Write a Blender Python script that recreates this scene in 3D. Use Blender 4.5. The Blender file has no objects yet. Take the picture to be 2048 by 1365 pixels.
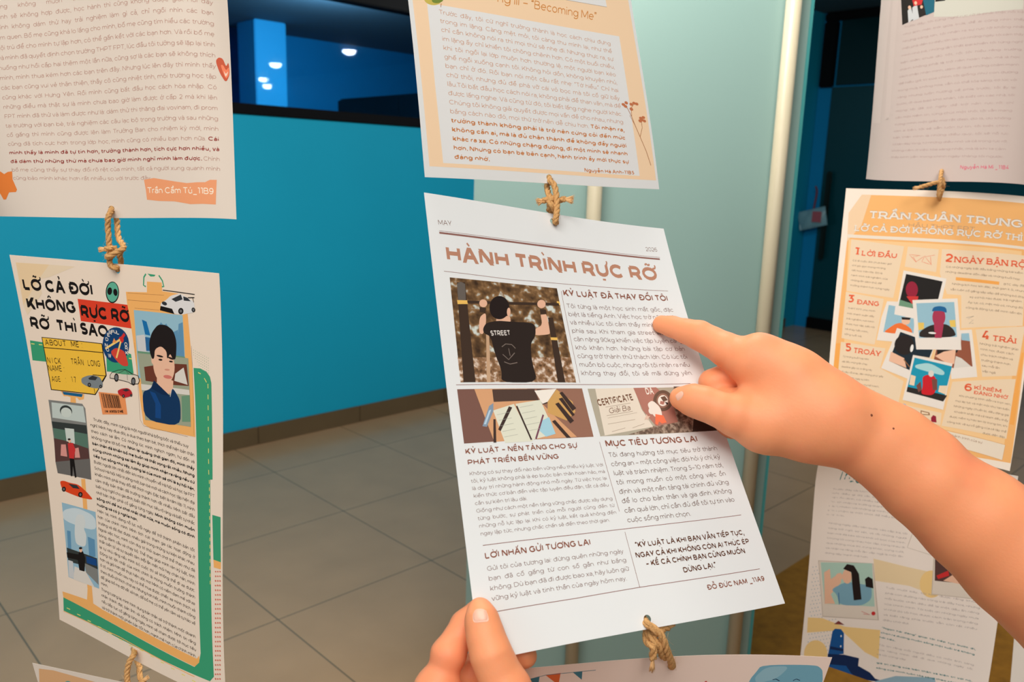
import bpy, bmesh, math, random
import numpy as np
from mathutils import Matrix, Vector
from mathutils.geometry import delaunay_2d_cdt
SC = bpy.context.scene
COL = SC.collection
random.seed(4)
# ---------------------------------------------------------------- camera
CAM_M = Matrix(((0.7173082, 0.1198743, -0.6863666, 0.0), (-0.6961190, 0.1654101, -0.6986113, 0.0), (0.0297865, 0.9789125, 0.2020968, 1.4), (0, 0, 0, 1)))
cam = bpy.data.cameras.new('camera'); cam_o = bpy.data.objects.new('camera', cam); COL.objects.link(cam_o)
cam_o.matrix_world = CAM_M
cam.sensor_width = 36.0; cam.lens = 1631.73 * 36.0 / 2048.0
cam.clip_start = 0.05; cam.clip_end = 60
cam.dof.use_dof = True; cam.dof.focus_distance = 0.575; cam.dof.aperture_fstop = 14.0
SC.camera = cam_o
# ---------------------------------------------------------------- world, lights, exposure
SC.view_settings.view_transform = 'Standard'; SC.view_settings.look = 'None'
SC.view_settings.exposure = 0.0; SC.view_settings.gamma = 1.0; SC.view_settings.use_curve_mapping = False
W = bpy.data.worlds.new('world'); SC.world = W; W.use_nodes = True
W.node_tree.nodes['Background'].inputs[0].default_value = (0.75, 0.88, 1.0, 1)
W.node_tree.nodes['Background'].inputs[1].default_value = 0.13
def area(name, loc, target, sx, sy, power, color=(1, 1, 1)):
    l = bpy.data.lights.new(name, 'AREA'); l.shape = 'RECTANGLE'; l.size = sx; l.size_y = sy; l.energy = power; l.color = color
    o = bpy.data.objects.new(name, l); COL.objects.link(o); o.location = loc
    o.rotation_euler = (Vector(target) - Vector(loc)).to_track_quat('-Z', 'Y').to_euler()
    return o
area('ceiling_lamp_light', (-0.28, -0.15, 2.8), (0.4, 0.42, 1.3), 1.6, 1.2, 36, (1.0, 0.945, 0.87))
area('front_fill_light', (-1.1, -1.2, 2.7), (0.4, 0.42, 1.2), 1.0, 0.6, 23, (1.0, 0.94, 0.86))  # unseen light, added as frontal fill for the sheet under the held one
area('left_fill_light', (-2.2, 0.2, 2.0), (0.6, 0.6, 1.3), 1.6, 1.6, 14, (0.95, 0.98, 1.0))  # no window on this side; soft fill added from the left
area('corridor_fill_light', (0.9, 1.0, 2.85), (1.7, 3.0, 0.3), 1.2, 0.6, 86, (1.0, 0.96, 0.88))  # unseen fill, aimed to lift the blue wall and the floor before it
area('hall_fill_light', (4.2, 1.8, 2.85), (4.3, 2.0, 0), 0.8, 0.5, 29, (0.95, 0.98, 0.98))  # added without a visible fixture, brightens the end wall and door
area('back_room_fill_light', (4.2, 6.6, 2.6), (4.8, 8.6, 1.6), 0.6, 0.6, 44, (0.7, 0.88, 1.0))  # unseen light put in to brighten the pillar and the wall behind it
# ---------------------------------------------------------------- helpers
def lin(c): return tuple(((x / 255) / 12.92 if x / 255 <= 0.04045 else ((x / 255 + 0.055) / 1.055) ** 2.4) for x in c)
MATS = {}
def mat(name, rgb, rough=0.6, spec=0.3, metal=0.0, noise=0.0, nscale=20.0, bump=0.0, bscale=60.0, sss=0.0, emit=0.0, coat=0.0):
    if name in MATS: return MATS[name]
    m = bpy.data.materials.new(name); m.use_nodes = True; nt = m.node_tree; b = nt.nodes['Principled BSDF']
    c = (*lin(rgb), 1)
    b.inputs['Base Color'].default_value = c; b.inputs['Roughness'].default_value = rough
    b.inputs['Specular IOR Level'].default_value = spec; b.inputs['Metallic'].default_value = metal
    b.inputs['Coat Weight'].default_value = coat
    tc = nt.nodes.new('ShaderNodeTexCoord')
    if noise:
        n = nt.nodes.new('ShaderNodeTexNoise'); n.inputs['Scale'].default_value = nscale; n.inputs['Detail'].default_value = 4
        nt.links.new(tc.outputs['Object'], n.inputs['Vector'])
        mx = nt.nodes.new('ShaderNodeMix'); mx.data_type = 'RGBA'
        mx.inputs[6].default_value = tuple(x * (1 - noise) for x in c[:3]) + (1,); mx.inputs[7].default_value = tuple(min(1, x * (1 + noise)) for x in c[:3]) + (1,)
        nt.links.new(n.outputs['Fac'], mx.inputs[0]); nt.links.new(mx.outputs[2], b.inputs['Base Color'])
    if bump:
        n = nt.nodes.new('ShaderNodeTexNoise'); n.inputs['Scale'].default_value = bscale; n.inputs['Detail'].default_value = 5
        nt.links.new(tc.outputs['Object'], n.inputs['Vector'])
        bp = nt.nodes.new('ShaderNodeBump'); bp.inputs['Strength'].default_value = bump; bp.inputs['Distance'].default_value = 0.002
        nt.links.new(n.outputs['Fac'], bp.inputs['Height']); nt.links.new(bp.outputs['Normal'], b.inputs['Normal'])
    if sss:
        b.inputs['Subsurface Weight'].default_value = sss; b.inputs['Subsurface Radius'].default_value = (0.010, 0.0035, 0.0018); b.inputs['Subsurface Scale'].default_value = 0.6
    if emit:
        b.inputs['Emission Color'].default_value = c; b.inputs['Emission Strength'].default_value = emit
    MATS[name] = m; return m
def link(name, me, m=None, parent=None):
    if m is not None and len(me.materials) == 0: me.materials.append(m)
    o = bpy.data.objects.new(name, me); COL.objects.link(o)
    if parent is not None: o.parent = parent
    return o
def tag(o, label=None, cat=None, group=None, kind=None):
    if label: o['label'] = label
    if cat: o['category'] = cat
    if group: o['group'] = group
    if kind: o['kind'] = kind
    return o
def empty(name, loc, label=None, cat=None, group=None, kind=None):
    o = bpy.data.objects.new(name, None); COL.objects.link(o); o.location = loc; o.empty_display_size = 0.05
    return tag(o, label, cat, group, kind)
def mesh_from(name, V, Fc, smooth=False):
    me = bpy.data.meshes.new(name); me.from_pydata([tuple(v) for v in V], [], [tuple(f) for f in Fc])
    if smooth: me.polygons.foreach_set('use_smooth', [True] * len(me.polygons))
    me.update(); return me
def boxes(name, items, bevel=0.0):
    bm = bmesh.new()
    for (x0, x1, y0, y1, z0, z1) in items:
        r = bmesh.ops.create_cube(bm, size=1.0, matrix=Matrix.Translation(((x0 + x1) / 2, (y0 + y1) / 2, (z0 + z1) / 2)) @ Matrix.Diagonal((abs(x1 - x0), abs(y1 - y0), abs(z1 - z0), 1)))
    if bevel: bmesh.ops.bevel(bm, geom=bm.edges[:], offset=bevel, segments=2, affect='EDGES')
    me = bpy.data.meshes.new(name); bm.to_mesh(me); bm.free(); return me
def catmull(P, n):
    P = np.array(P, float); Q = np.vstack([2 * P[0] - P[1], P, 2 * P[-1] - P[-2]]); out = []
    for i in range(len(P) - 1):
        p0, p1, p2, p3 = Q[i:i + 4]
        for t in np.linspace(0, 1, n, endpoint=False):
            out.append(0.5 * ((2 * p1) + (p2 - p0) * t + (2 * p0 - 5 * p1 + 4 * p2 - p3) * t * t + (3 * p1 - p0 - 3 * p2 + p3) * t ** 3))
    out.append(P[-1]); return np.array(out)
def tube(path, rad, seg=8):
    """verts, faces of a tube along path; rad scalar or array"""
    P = np.array(path, float); n = len(P); rad = np.broadcast_to(np.asarray(rad, float), (n,))
    T = np.gradient(P, axis=0); T /= np.linalg.norm(T, axis=1)[:, None] + 1e-12
    ref = np.array([0.3, 0.2, 0.93]); N = np.cross(T[0], ref); N /= np.linalg.norm(N)
    V = []; a = np.linspace(0, 2 * np.pi, seg, endpoint=False)
    for i in range(n):
        N = N - T[i] * (N @ T[i]); N /= np.linalg.norm(N) + 1e-12; B = np.cross(T[i], N)
        V.append(P[i] + rad[i] * (np.cos(a)[:, None] * N + np.sin(a)[:, None] * B))
    V = np.concatenate(V); Fc = []
    for i in range(n - 1):
        for j in range(seg):
            k = (j + 1) % seg; Fc.append((i * seg + j, i * seg + k, (i + 1) * seg + k, (i + 1) * seg + j))
    Fc.append(tuple(range(seg - 1, -1, -1))); Fc.append(tuple((n - 1) * seg + j for j in range(seg)))
    return V, Fc
class Acc:
    def __init__(s): s.V = []; s.F = []; s.n = 0
    def add(s, V, F): s.V += [tuple(v) for v in V]; s.F += [tuple(i + s.n for i in f) for f in F]; s.n = len(s.V)
    def tube(s, p, r, seg=8): s.add(*tube(p, r, seg))
    def mesh(s, name, smooth=True): return mesh_from(name, s.V, s.F, smooth)
def cyl(bm_items, name, smooth=True):
    """list of (center, axis 'x','y','z', r0, r1, length)"""
    bm = bmesh.new()
    for (c, ax, r0, r1, L) in bm_items:
        rot = {'x': Matrix.Rotation(math.pi / 2, 4, 'Y'), 'y': Matrix.Rotation(-math.pi / 2, 4, 'X'), 'z': Matrix.Identity(4)}[ax]
        bmesh.ops.create_cone(bm, cap_ends=True, segments=40, radius1=r0, radius2=r1, depth=L, matrix=Matrix.Translation(c) @ rot)
    me = bpy.data.meshes.new(name); bm.to_mesh(me); bm.free(); return me
# ---------------------------------------------------------------- the room
def tile_material():
    m = bpy.data.materials.new('glossy_floor_tile'); m.use_nodes = True; nt = m.node_tree; b = nt.nodes['Principled BSDF']
    geo = nt.nodes.new('ShaderNodeNewGeometry'); mp = nt.nodes.new('ShaderNodeMapping')
    mp.inputs['Location'].default_value = (-1.129, -2.161, 0); nt.links.new(geo.outputs['Position'], mp.inputs['Vector'])
    br = nt.nodes.new('ShaderNodeTexBrick'); br.offset = 0.0; br.squash = 1.0
    br.inputs['Scale'].default_value = 1.0; br.inputs['Mortar Size'].default_value = 0.0026; br.inputs['Mortar Smooth'].default_value = 0.2
    br.inputs['Brick Width'].default_value = 0.613; br.inputs['Row Height'].default_value = 0.582
    br.inputs['Color1'].default_value = (*lin((184, 150, 114)), 1); br.inputs['Color2'].default_value = (*lin((180, 147, 112)), 1)
    br.inputs['Mortar'].default_value = (*lin((112, 98, 76)), 1)
    nt.links.new(mp.outputs[0], br.inputs['Vector'])
    n = nt.nodes.new('ShaderNodeTexNoise'); n.inputs['Scale'].default_value = 5; n.inputs['Detail'].default_value = 5
    nt.links.new(geo.outputs['Position'], n.inputs['Vector'])
    mx = nt.nodes.new('ShaderNodeMix'); mx.data_type = 'RGBA'; mx.blend_type = 'MULTIPLY'; mx.inputs[0].default_value = 0.25
    nt.links.new(br.outputs['Color'], mx.inputs[6]); nt.links.new(n.outputs['Fac'], mx.inputs[7]); nt.links.new(mx.outputs[2], b.inputs['Base Color'])
    b.inputs['Roughness'].default_value = 0.24; b.inputs['Specular IOR Level'].default_value = 0.8
    return m
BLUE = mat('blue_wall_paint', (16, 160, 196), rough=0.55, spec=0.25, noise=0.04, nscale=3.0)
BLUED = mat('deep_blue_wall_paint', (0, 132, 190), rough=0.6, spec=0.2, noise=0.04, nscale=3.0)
BLACKM = mat('black_frame_metal', (7, 7, 9), rough=0.45, spec=0.15)
CEIL = mat('dark_grey_ceiling_board', (70, 96, 110), rough=0.8)
YW, XE = 3.74, 7.59
tag(link('floor', boxes('floor', [(-4, 9, -9, 9.4, -0.1, 0)]), tile_material()), kind='structure')
tag(link('ceiling', boxes('ceiling', [(-4, 9, -9, 9.4, 2.92, 3.0)]), CEIL), kind='structure')
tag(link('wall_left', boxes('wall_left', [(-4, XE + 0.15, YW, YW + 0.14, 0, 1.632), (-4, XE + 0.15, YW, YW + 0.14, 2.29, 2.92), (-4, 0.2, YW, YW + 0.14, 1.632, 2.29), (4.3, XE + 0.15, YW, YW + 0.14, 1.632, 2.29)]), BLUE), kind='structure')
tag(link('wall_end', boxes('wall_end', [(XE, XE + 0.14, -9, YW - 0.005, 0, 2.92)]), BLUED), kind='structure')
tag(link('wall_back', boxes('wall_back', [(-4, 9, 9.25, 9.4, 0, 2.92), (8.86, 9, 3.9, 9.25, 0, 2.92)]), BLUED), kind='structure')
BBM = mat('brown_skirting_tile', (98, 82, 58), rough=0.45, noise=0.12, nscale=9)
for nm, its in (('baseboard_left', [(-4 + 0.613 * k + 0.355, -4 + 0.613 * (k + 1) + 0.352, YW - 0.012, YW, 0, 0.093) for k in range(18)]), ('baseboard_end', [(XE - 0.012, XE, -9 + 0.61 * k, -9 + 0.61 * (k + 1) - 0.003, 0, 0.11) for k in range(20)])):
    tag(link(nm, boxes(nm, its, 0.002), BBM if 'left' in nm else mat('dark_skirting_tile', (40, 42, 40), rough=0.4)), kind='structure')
win = tag(empty('window_1', (2.25, YW, 1.632)), kind='structure')
fr = link('window_frame', boxes('window_frame', [(0.2, 4.3, YW - 0.012, YW + 0.08, 1.632, 1.682), (0.2, 4.3, YW - 0.012, YW + 0.08, 2.225, 2.29), (0.2, 0.25, YW - 0.01, YW + 0.08, 1.682, 2.225), (4.25, 4.3, YW - 0.01, YW + 0.08, 1.682, 2.225)], 0.004), BLACKM)
def glass_material():
    m = bpy.data.materials.new('window_glass'); m.use_nodes = True; nt = m.node_tree; nt.nodes.remove(nt.nodes['Principled BSDF'])
    out = nt.nodes['Material Output']; tr = nt.nodes.new('ShaderNodeBsdfTransparent'); gl = nt.nodes.new('ShaderNodeBsdfGlossy'); f = nt.nodes.new('ShaderNodeFresnel'); mx = nt.nodes.new('ShaderNodeMixShader')
    tr.inputs[0].default_value = (0.75, 0.9, 1.0, 1); gl.inputs['Roughness'].default_value = 0.02; f.inputs['IOR'].default_value = 1.5
    nt.links.new(f.outputs[0], mx.inputs[0]); nt.links.new(tr.outputs[0], mx.inputs[1]); nt.links.new(gl.outputs[0], mx.inputs[2]); nt.links.new(mx.outputs[0], out.inputs[0])
    return m
pn = link('window_pane', boxes('window_pane', [(0.25, 4.25, YW + 0.03, YW + 0.036, 1.682, 2.225)]), glass_material())
for o in (fr, pn): o.parent = win; o.matrix_parent_inverse = Matrix.Translation((-2.25, -YW, -1.632))
# room behind the window
tag(link('pillar', boxes('pillar', [(4.38, 4.75, 8.5, 8.9, 0, 2.92)], 0.01), mat('light_blue_pillar_paint', (40, 170, 225), rough=0.6)), 'light blue square pillar in the dark room behind the window', 'pillar')
cb = empty('tall_cabinet', (4.05, 4.75, 0), 'black tall cabinet seen through the right end of the window', 'cabinet')
c1 = link('cabinet_body', boxes('cabinet_body', [(-0.55, 0.6, -0.80, 0.75, 0, 1.905)], 0.01), mat('black_cabinet_laminate', (10, 11, 13), rough=0.4), cb)
for k in (0, 1):
    d = link('door', boxes('door', [(-0.57, -0.552, -0.78 + 0.765 * k, -0.03 + 0.765 * k, 0.08, 1.89)], 0.003), MATS['black_cabinet_laminate'], cb)
    link('handle', boxes('handle', [(-0.595, -0.57, -0.10 + 0.13 * k, -0.08 + 0.13 * k, 1.0, 1.2)], 0.003), BLACKM, d)
# ceiling downlights of the room, seen mirrored in the window pane
LAMP = mat('lit_lamp_diffuser', (235, 244, 255), emit=55.0)
for k, (x, y, r, drop) in enumerate([(6.238, -2.0, 0.085, 0), (6.374, -4.2, 0.085, 0), (7.20, -6.155, 0.08, 0.02), (6.87, -5.41, 0.07, 0.20)]):
    t = empty('ceiling_downlight', (x, y, 2.92 - drop), None, 'lamp', 'ceiling downlights reflected in the window')
    if drop: link('stem', cyl([((0, 0, drop / 2), 'z', 0.012, 0.012, drop)], 'stem'), mat('white_lamp_metal', (225, 228, 230), rough=0.4), t)
    t['label'] = 'round white ceiling downlight shining as a pale oval in the window glass'
    link('trim_ring', cyl([((0, 0, -0.012), 'z', r * 1.18, r * 1.25, 0.024)], 'trim_ring'), mat('white_lamp_metal', (225, 228, 230), rough=0.4), t)
    a = np.linspace(0, 2 * np.pi, 32, endpoint=False); V = [(0, 0, -0.075)]; Fc = []
    for i, (rr, zz) in enumerate(((0.5, -0.068), (0.85, -0.05), (1.0, -0.024))):
        V += [(r * rr * math.cos(t_), r * rr * math.sin(t_), zz) for t_ in a]
    for j in range(32):
        Fc.append((0, 1 + (j + 1) % 32, 1 + j))
        for i in range(2): Fc.append((1 + i * 32 + j, 1 + i * 32 + (j + 1) % 32, 33 + i * 32 + (j + 1) % 32, 33 + i * 32 + j))
    link('diffuser', mesh_from('diffuser', V, Fc, True), LAMP, t)
# end wall: door, fan, bag
dr = tag(empty('door_1', (XE, 2.9, 0)), kind='structure')
DG = mat('dark_teal_door_glass', (6, 62, 72), rough=0.18, spec=0.5)
link('door_leaf', boxes('door_leaf', [(-0.03, 0, -1.2, 0.69, 0.11, 2.26)], 0.004), DG, dr)
link('transom_pane', boxes('transom_pane', [(-0.03, 0, -1.2, 0.66, 2.275, 2.84)], 0.004), mat('dark_transom_glass', (8, 44, 50), rough=0.15), dr)
link('door_frame', boxes('door_frame', [(-0.06, 0, -1.25, 0.81, 2.84, 2.915), (-0.06, 0, 0.68, 0.81, 2.26, 2.84)], 0.012), BLACKM, dr)
link('bottom_rail', boxes('bottom_rail', [(-0.04, 0, -1.2, 0.70, 0.0, 0.11)], 0.004), BLACKM, dr)
link('handle', boxes('handle', [(-0.09, -0.06, 0.58, 0.63, 0.68, 1.5), (-0.07, -0.03, 0.59, 0.62, 0.72, 0.78), (-0.07, -0.03, 0.59, 0.62, 1.38, 1.44)], 0.01), mat('dark_bronze_handle', (28, 40, 38), rough=0.35, metal=0.4), dr)
ef = empty('exhaust_fan', (XE, 3.72, 2.64), 'square wall fan with dark round opening high on the far blue wall', 'fan')
fx = [(-0.05, 0, 0.10, 0.36, -0.17, 0.16)]
link('housing', boxes('housing', [(-0.05, 0, 0.07, 0.43, -0.18, 0.18)], 0.008), mat('blue_grey_fan_housing', (40, 120, 140), rough=0.5), ef)
link('fan_opening', cyl([((-0.052, 0.27, 0), 'x', 0.135, 0.135, 0.012)], 'fan_opening'), mat('fan_opening_black', (14, 26, 30), rough=0.5), ef)
link('hub', cyl([((-0.062, 0.27, 0), 'x', 0.03, 0.03, 0.014)], 'hub'), BLACKM, ef)
bl = Acc()
for k in range(5):
    a0 = k * 2 * math.pi / 5
    bl.add([(-0.060, 0.27 + q * math.cos(a0 + w), q * math.sin(a0 + w)) for q, w in ((0.03, -0.2), (0.125, -0.05), (0.125, 0.5), (0.03, 0.4))] + [(-0.064, 0.27 + q * math.cos(a0 + w), q * math.sin(a0 + w)) for q, w in ((0.03, -0.2), (0.125, -0.05), (0.125, 0.5), (0.03, 0.4))], [(0, 1, 2, 3), (7, 6, 5, 4), (0, 4, 5, 1), (1, 5, 6, 2), (2, 6, 7, 3), (3, 7, 4, 0)])
link('fan_blades', bl.mesh('fan_blades', False), mat('dark_fan_blade', (26, 40, 44), rough=0.5), ef)
# crumpled pouch on the door handle
gx, gy = 9, 9; V = []; Fc = []
for s_ in (-1, 1):
    for i in range(gx):
        for j in range(gy):
            u, v = i / (gx - 1) * 2 - 1, j / (gy - 1) * 2 - 1
            d = 0.03 * math.sqrt(max(0, (1 - u * u) * (1 - v * v))) + 0.006 * math.sin(7 * u + 3 * v)
            V.append((s_ * d, 0.13 * u + 0.02 * v, 0.085 * v - 0.018 * u * 2))
for s_ in (0, 1):
    for i in range(gx - 1):
        for j in range(gy - 1):
            a = s_ * gx * gy + i * gy + j; f_ = (a, a + 1, a + gy + 1, a + gy); Fc.append(f_ if s_ else f_[::-1])
bag = empty('hanging_pouch', (XE - 0.125, 3.60, 1.06), 'crumpled pale pouch with a red patch hanging on the far door handle', 'pouch')
link('pouch', mesh_from('pouch', V, Fc, True), mat('pale_plastic_pouch', (120, 165, 178), rough=0.35, noise=0.2, nscale=25), bag)
link('red_patch', boxes('red_patch', [(-0.036, -0.033, -0.10, -0.01, -0.03, 0.07)], 0.001), mat('red_pouch_print', (165, 90, 100), rough=0.4), bag)
sp = Acc(); sp.tube(catmull([(0.0, 0.0, 0.06), (0.02, 0.0, 0.16), (0.045, 0.005, 0.25), (0.02, 0.01, 0.30)], 6), 0.008, 8)
link('strap', sp.mesh('strap'), mat('red_strap', (120, 50, 48), rough=0.6), bag)
# brown mat
MATB = mat('brown_coir_mat', (146, 98, 26), rough=0.95, noise=0.45, nscale=28, bump=0.8, bscale=140)
fm = tag(link('floor_mat', boxes('floor_mat', [(1.7, 3.6, -1.2, 1.249, 0.0, 0.014)], 0.004), MATB), 'mottled golden brown mat lying on the tiled floor', 'mat')
# partition board with two round posts
pb = empty('partition_board', (1.55, 1.05, 0), 'tall pale green board between two cream round posts', 'partition')
pa = np.array([1.40 - 1.55, 1.18 - 1.05]); pc = np.array([1.70 - 1.55, 0.91 - 1.05])
dv = (pc - pa) / np.linalg.norm(pc - pa); nv = np.array([dv[1], -dv[0]])
if nv @ np.array([-1.55, -1.05]) < 0: nv = -nv
def slab(name, s0, s1, n0, n1, z0, z1):
    q = [pa + dv * s0 + nv * n0, pa + dv * s1 + nv * n0, pa + dv * s1 + nv * n1, pa + dv * s0 + nv * n1]
    V = [(*p, z0) for p in q] + [(*p, z1) for p in q]
    return mesh_from(name, V, [(3, 2, 1, 0), (4, 5, 6, 7), (0, 1, 5, 4), (1, 2, 6, 5), (2, 3, 7, 6), (3, 0, 4, 7)])
LP = float(np.linalg.norm(pc - pa))
link('board', slab('board', -0.265, LP + 0.045, -0.045, -0.022, 0.06, 2.3), mat('pale_mint_board', (134, 162, 157), rough=0.30, spec=0.5), pb)
link('edge_strip', slab('edge_strip', LP + 0.045, LP + 0.052, -0.047, -0.02, 0.06, 2.3), mat('teal_edge', (70, 150, 150), rough=0.4), pb)
for p in (pa, pc):
    post = link('post', cyl([((p[0], p[1], 1.17), 'z', 0.0165, 0.0165, 2.26)], 'post'), mat('cream_plastic_pipe', (186, 176, 152), rough=0.35), pb)
    link('foot', cyl([((p[0], p[1], 0.02), 'z', 0.05, 0.03, 0.04)], 'foot'), BLACKM, pb)
    post.data.polygons.foreach_set('use_smooth', [True] * len(post.data.polygons))
# ---------------------------------------------------------------- data of the sheets (cm on the paper; pose and bend in metres)
SHEETS={
'center':{"o":[0.40874,0.33929,1.25112],"m":[[0.94962,0.25449,-0.18291],[-0.29876,0.55878,-0.77364],[-0.09468,0.78931,0.60666]],"b":[0.70776,-0.1054,0.0208,0.01407],"h":[[10.83,0.68],[10.36,29.13]],"d":[[0.0,-0.007,-0.151,0.074,0.37,0.129,-0.25,-1.322,1.722,-0.227],[-0.0,0.219,0.127,-0.753,0.124,0.3,1.023,0.283,0.274,0.263],[0.0,0.109,-0.024,-0.344,0.28,0.23,0.38,-0.63,1.15,0.002]]},
'upcenter':{"o":[0.46129,0.46421,1.53585],"m":[[0.98599,0.07014,-0.15134],[-0.16556,0.3008,-0.93921],[-0.02035,0.9511,0.3082]],"b":[-1.29875,0.01148,-0.12205,-0.0492],"h":[[10.45,29.43]],"d":[[-0.0,0.023,0.512,0.957,0.792,0.554,0.164,0.728,0.241,0.466],[-0.0,-1.023,0.052,-0.196,-1.373,0.044,0.578,-0.197,0.331,0.028],[-0.0,-0.066,0.356,0.642,0.434,0.384,0.159,0.484,0.192,0.323]]},
'upleft':{"o":[0.20897,0.64135,1.48684],"m":[[0.54743,0.0631,-0.83447],[-0.82548,0.20459,-0.52605],[0.13753,0.97681,0.16409]],"b":[-0.18224,-0.08392,0.3598,0.4902],"h":[[10.47,28.75]],"d":[[-0.0,-2.319,2.168,-2.255,-1.281,0.765,-1.743,-0.502,-2.671,0.945],[0.0,-3.268,3.241,0.077,-2.365,6.279,-0.647,0.878,-4.032,8.996],[0.0,0.582,-0.547,0.529,0.328,-0.252,0.417,0.108,0.674,-0.325]]},
'lowleft':{"o":[0.19966,0.59764,1.17994],"m":[[0.25402,0.05357,-0.96571],[-0.96687,0.04004,-0.25211],[0.02516,0.99776,0.06197]],"b":[0.62781,-0.1357,0.06979,0.02945],"h":[[10.32,0.43],[10.62,29.04]],"d":[[-0.0,-0.23,0.127,-0.746,0.087,-0.363,-0.352,0.968,-1.068,0.544],[0.0,-0.126,-0.179,0.46,1.02,0.062,-0.171,-0.439,-0.2,-0.459],[0.0,0.157,-0.047,0.37,-0.215,0.206,0.237,-0.505,0.667,-0.25]]},
'upright':{"o":[1.0215,0.34947,1.54636],"m":[[0.09844,0.17483,-0.97967],[-0.98995,0.11763,-0.07848],[0.10152,0.97755,0.18465]],"b":[0.00449,0.53482,0.07202,0.29255],"h":[[10.48,28.51]],"d":[[-0.0,-1.667,-0.421,0.908,-0.472,-0.543,-1.175,-0.444,-0.457,-1.075],[-0.0,0.101,1.173,2.294,-0.007,1.106,-2.755,3.609,-8.806,1.181],[0.0,1.406,0.362,-0.752,0.398,0.464,0.974,0.397,0.332,0.913]]},
'right':{"o":[0.96575,0.31853,1.25491],"m":[[0.50637,0.26503,-0.82058],[-0.86145,0.11298,-0.49511],[-0.03851,0.9576,0.28552]],"b":[-0.51806,-0.07873,0.10634,-0.02709],"h":[[10.48,0.99],[10.49,28.66]],"d":[[0.002,-1.796,-0.329,0.744,-1.492,-2.174,-1.867,-1.155,-1.299,-0.086],[0.001,0.451,-0.996,-2.622,-2.56,-2.791,-1.317,-0.472,-0.022,1.507],[-0.001,0.489,0.015,-0.372,0.202,0.36,0.384,0.262,0.33,0.127]]},
'tru':{"o":[0.96716,0.31172,0.94392],"m":[[0.19965,-0.01086,-0.97981],[-0.97977,0.01146,-0.19977],[0.0134,0.99988,-0.00835]],"b":[0.75634,-0.04852,0.08556,-0.11563],"h":[[10.5,1.4]],"d":[[-0.0,-0.483,0.042,-0.004,0.473,-0.124,-0.481,0.007,-0.197,-0.054],[-0.0,-0.051,-0.004,-0.049,-0.005,0.007,-0.03,0.005,-0.043,0.005],[0.0,0.341,-0.028,0.015,-0.32,0.083,0.334,-0.006,0.144,0.035]]},
'lowleft2':{"o":[0.20176,0.56179,0.87749],"m":[[0.41519,-0.13496,-0.89967],[-0.90481,0.04153,-0.42379],[0.09456,0.98998,-0.10487]],"b":[4e-05,0.00022,-0.00021,0.00018],"h":[[10.64,0.6]]},
'cbottom':{"o":[0.41586,0.28531,0.96212],"m":[[0.82823,-0.10849,-0.54979],[-0.55954,-0.21424,-0.80064],[-0.03092,0.97074,-0.23815]],"b":[0.00034,-0.11988,-0.04418,0.03587],"h":[[10.49,0.85]]},
'far':{"o":[1.10462,0.11454,0.79126],"m":[[0.64691,0.08789,-0.75748],[-0.76252,0.08483,-0.64137],[0.00789,0.99251,0.1219]],"b":[-0.0,-0.0,0.0,-0.0],"h":[]}}
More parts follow.
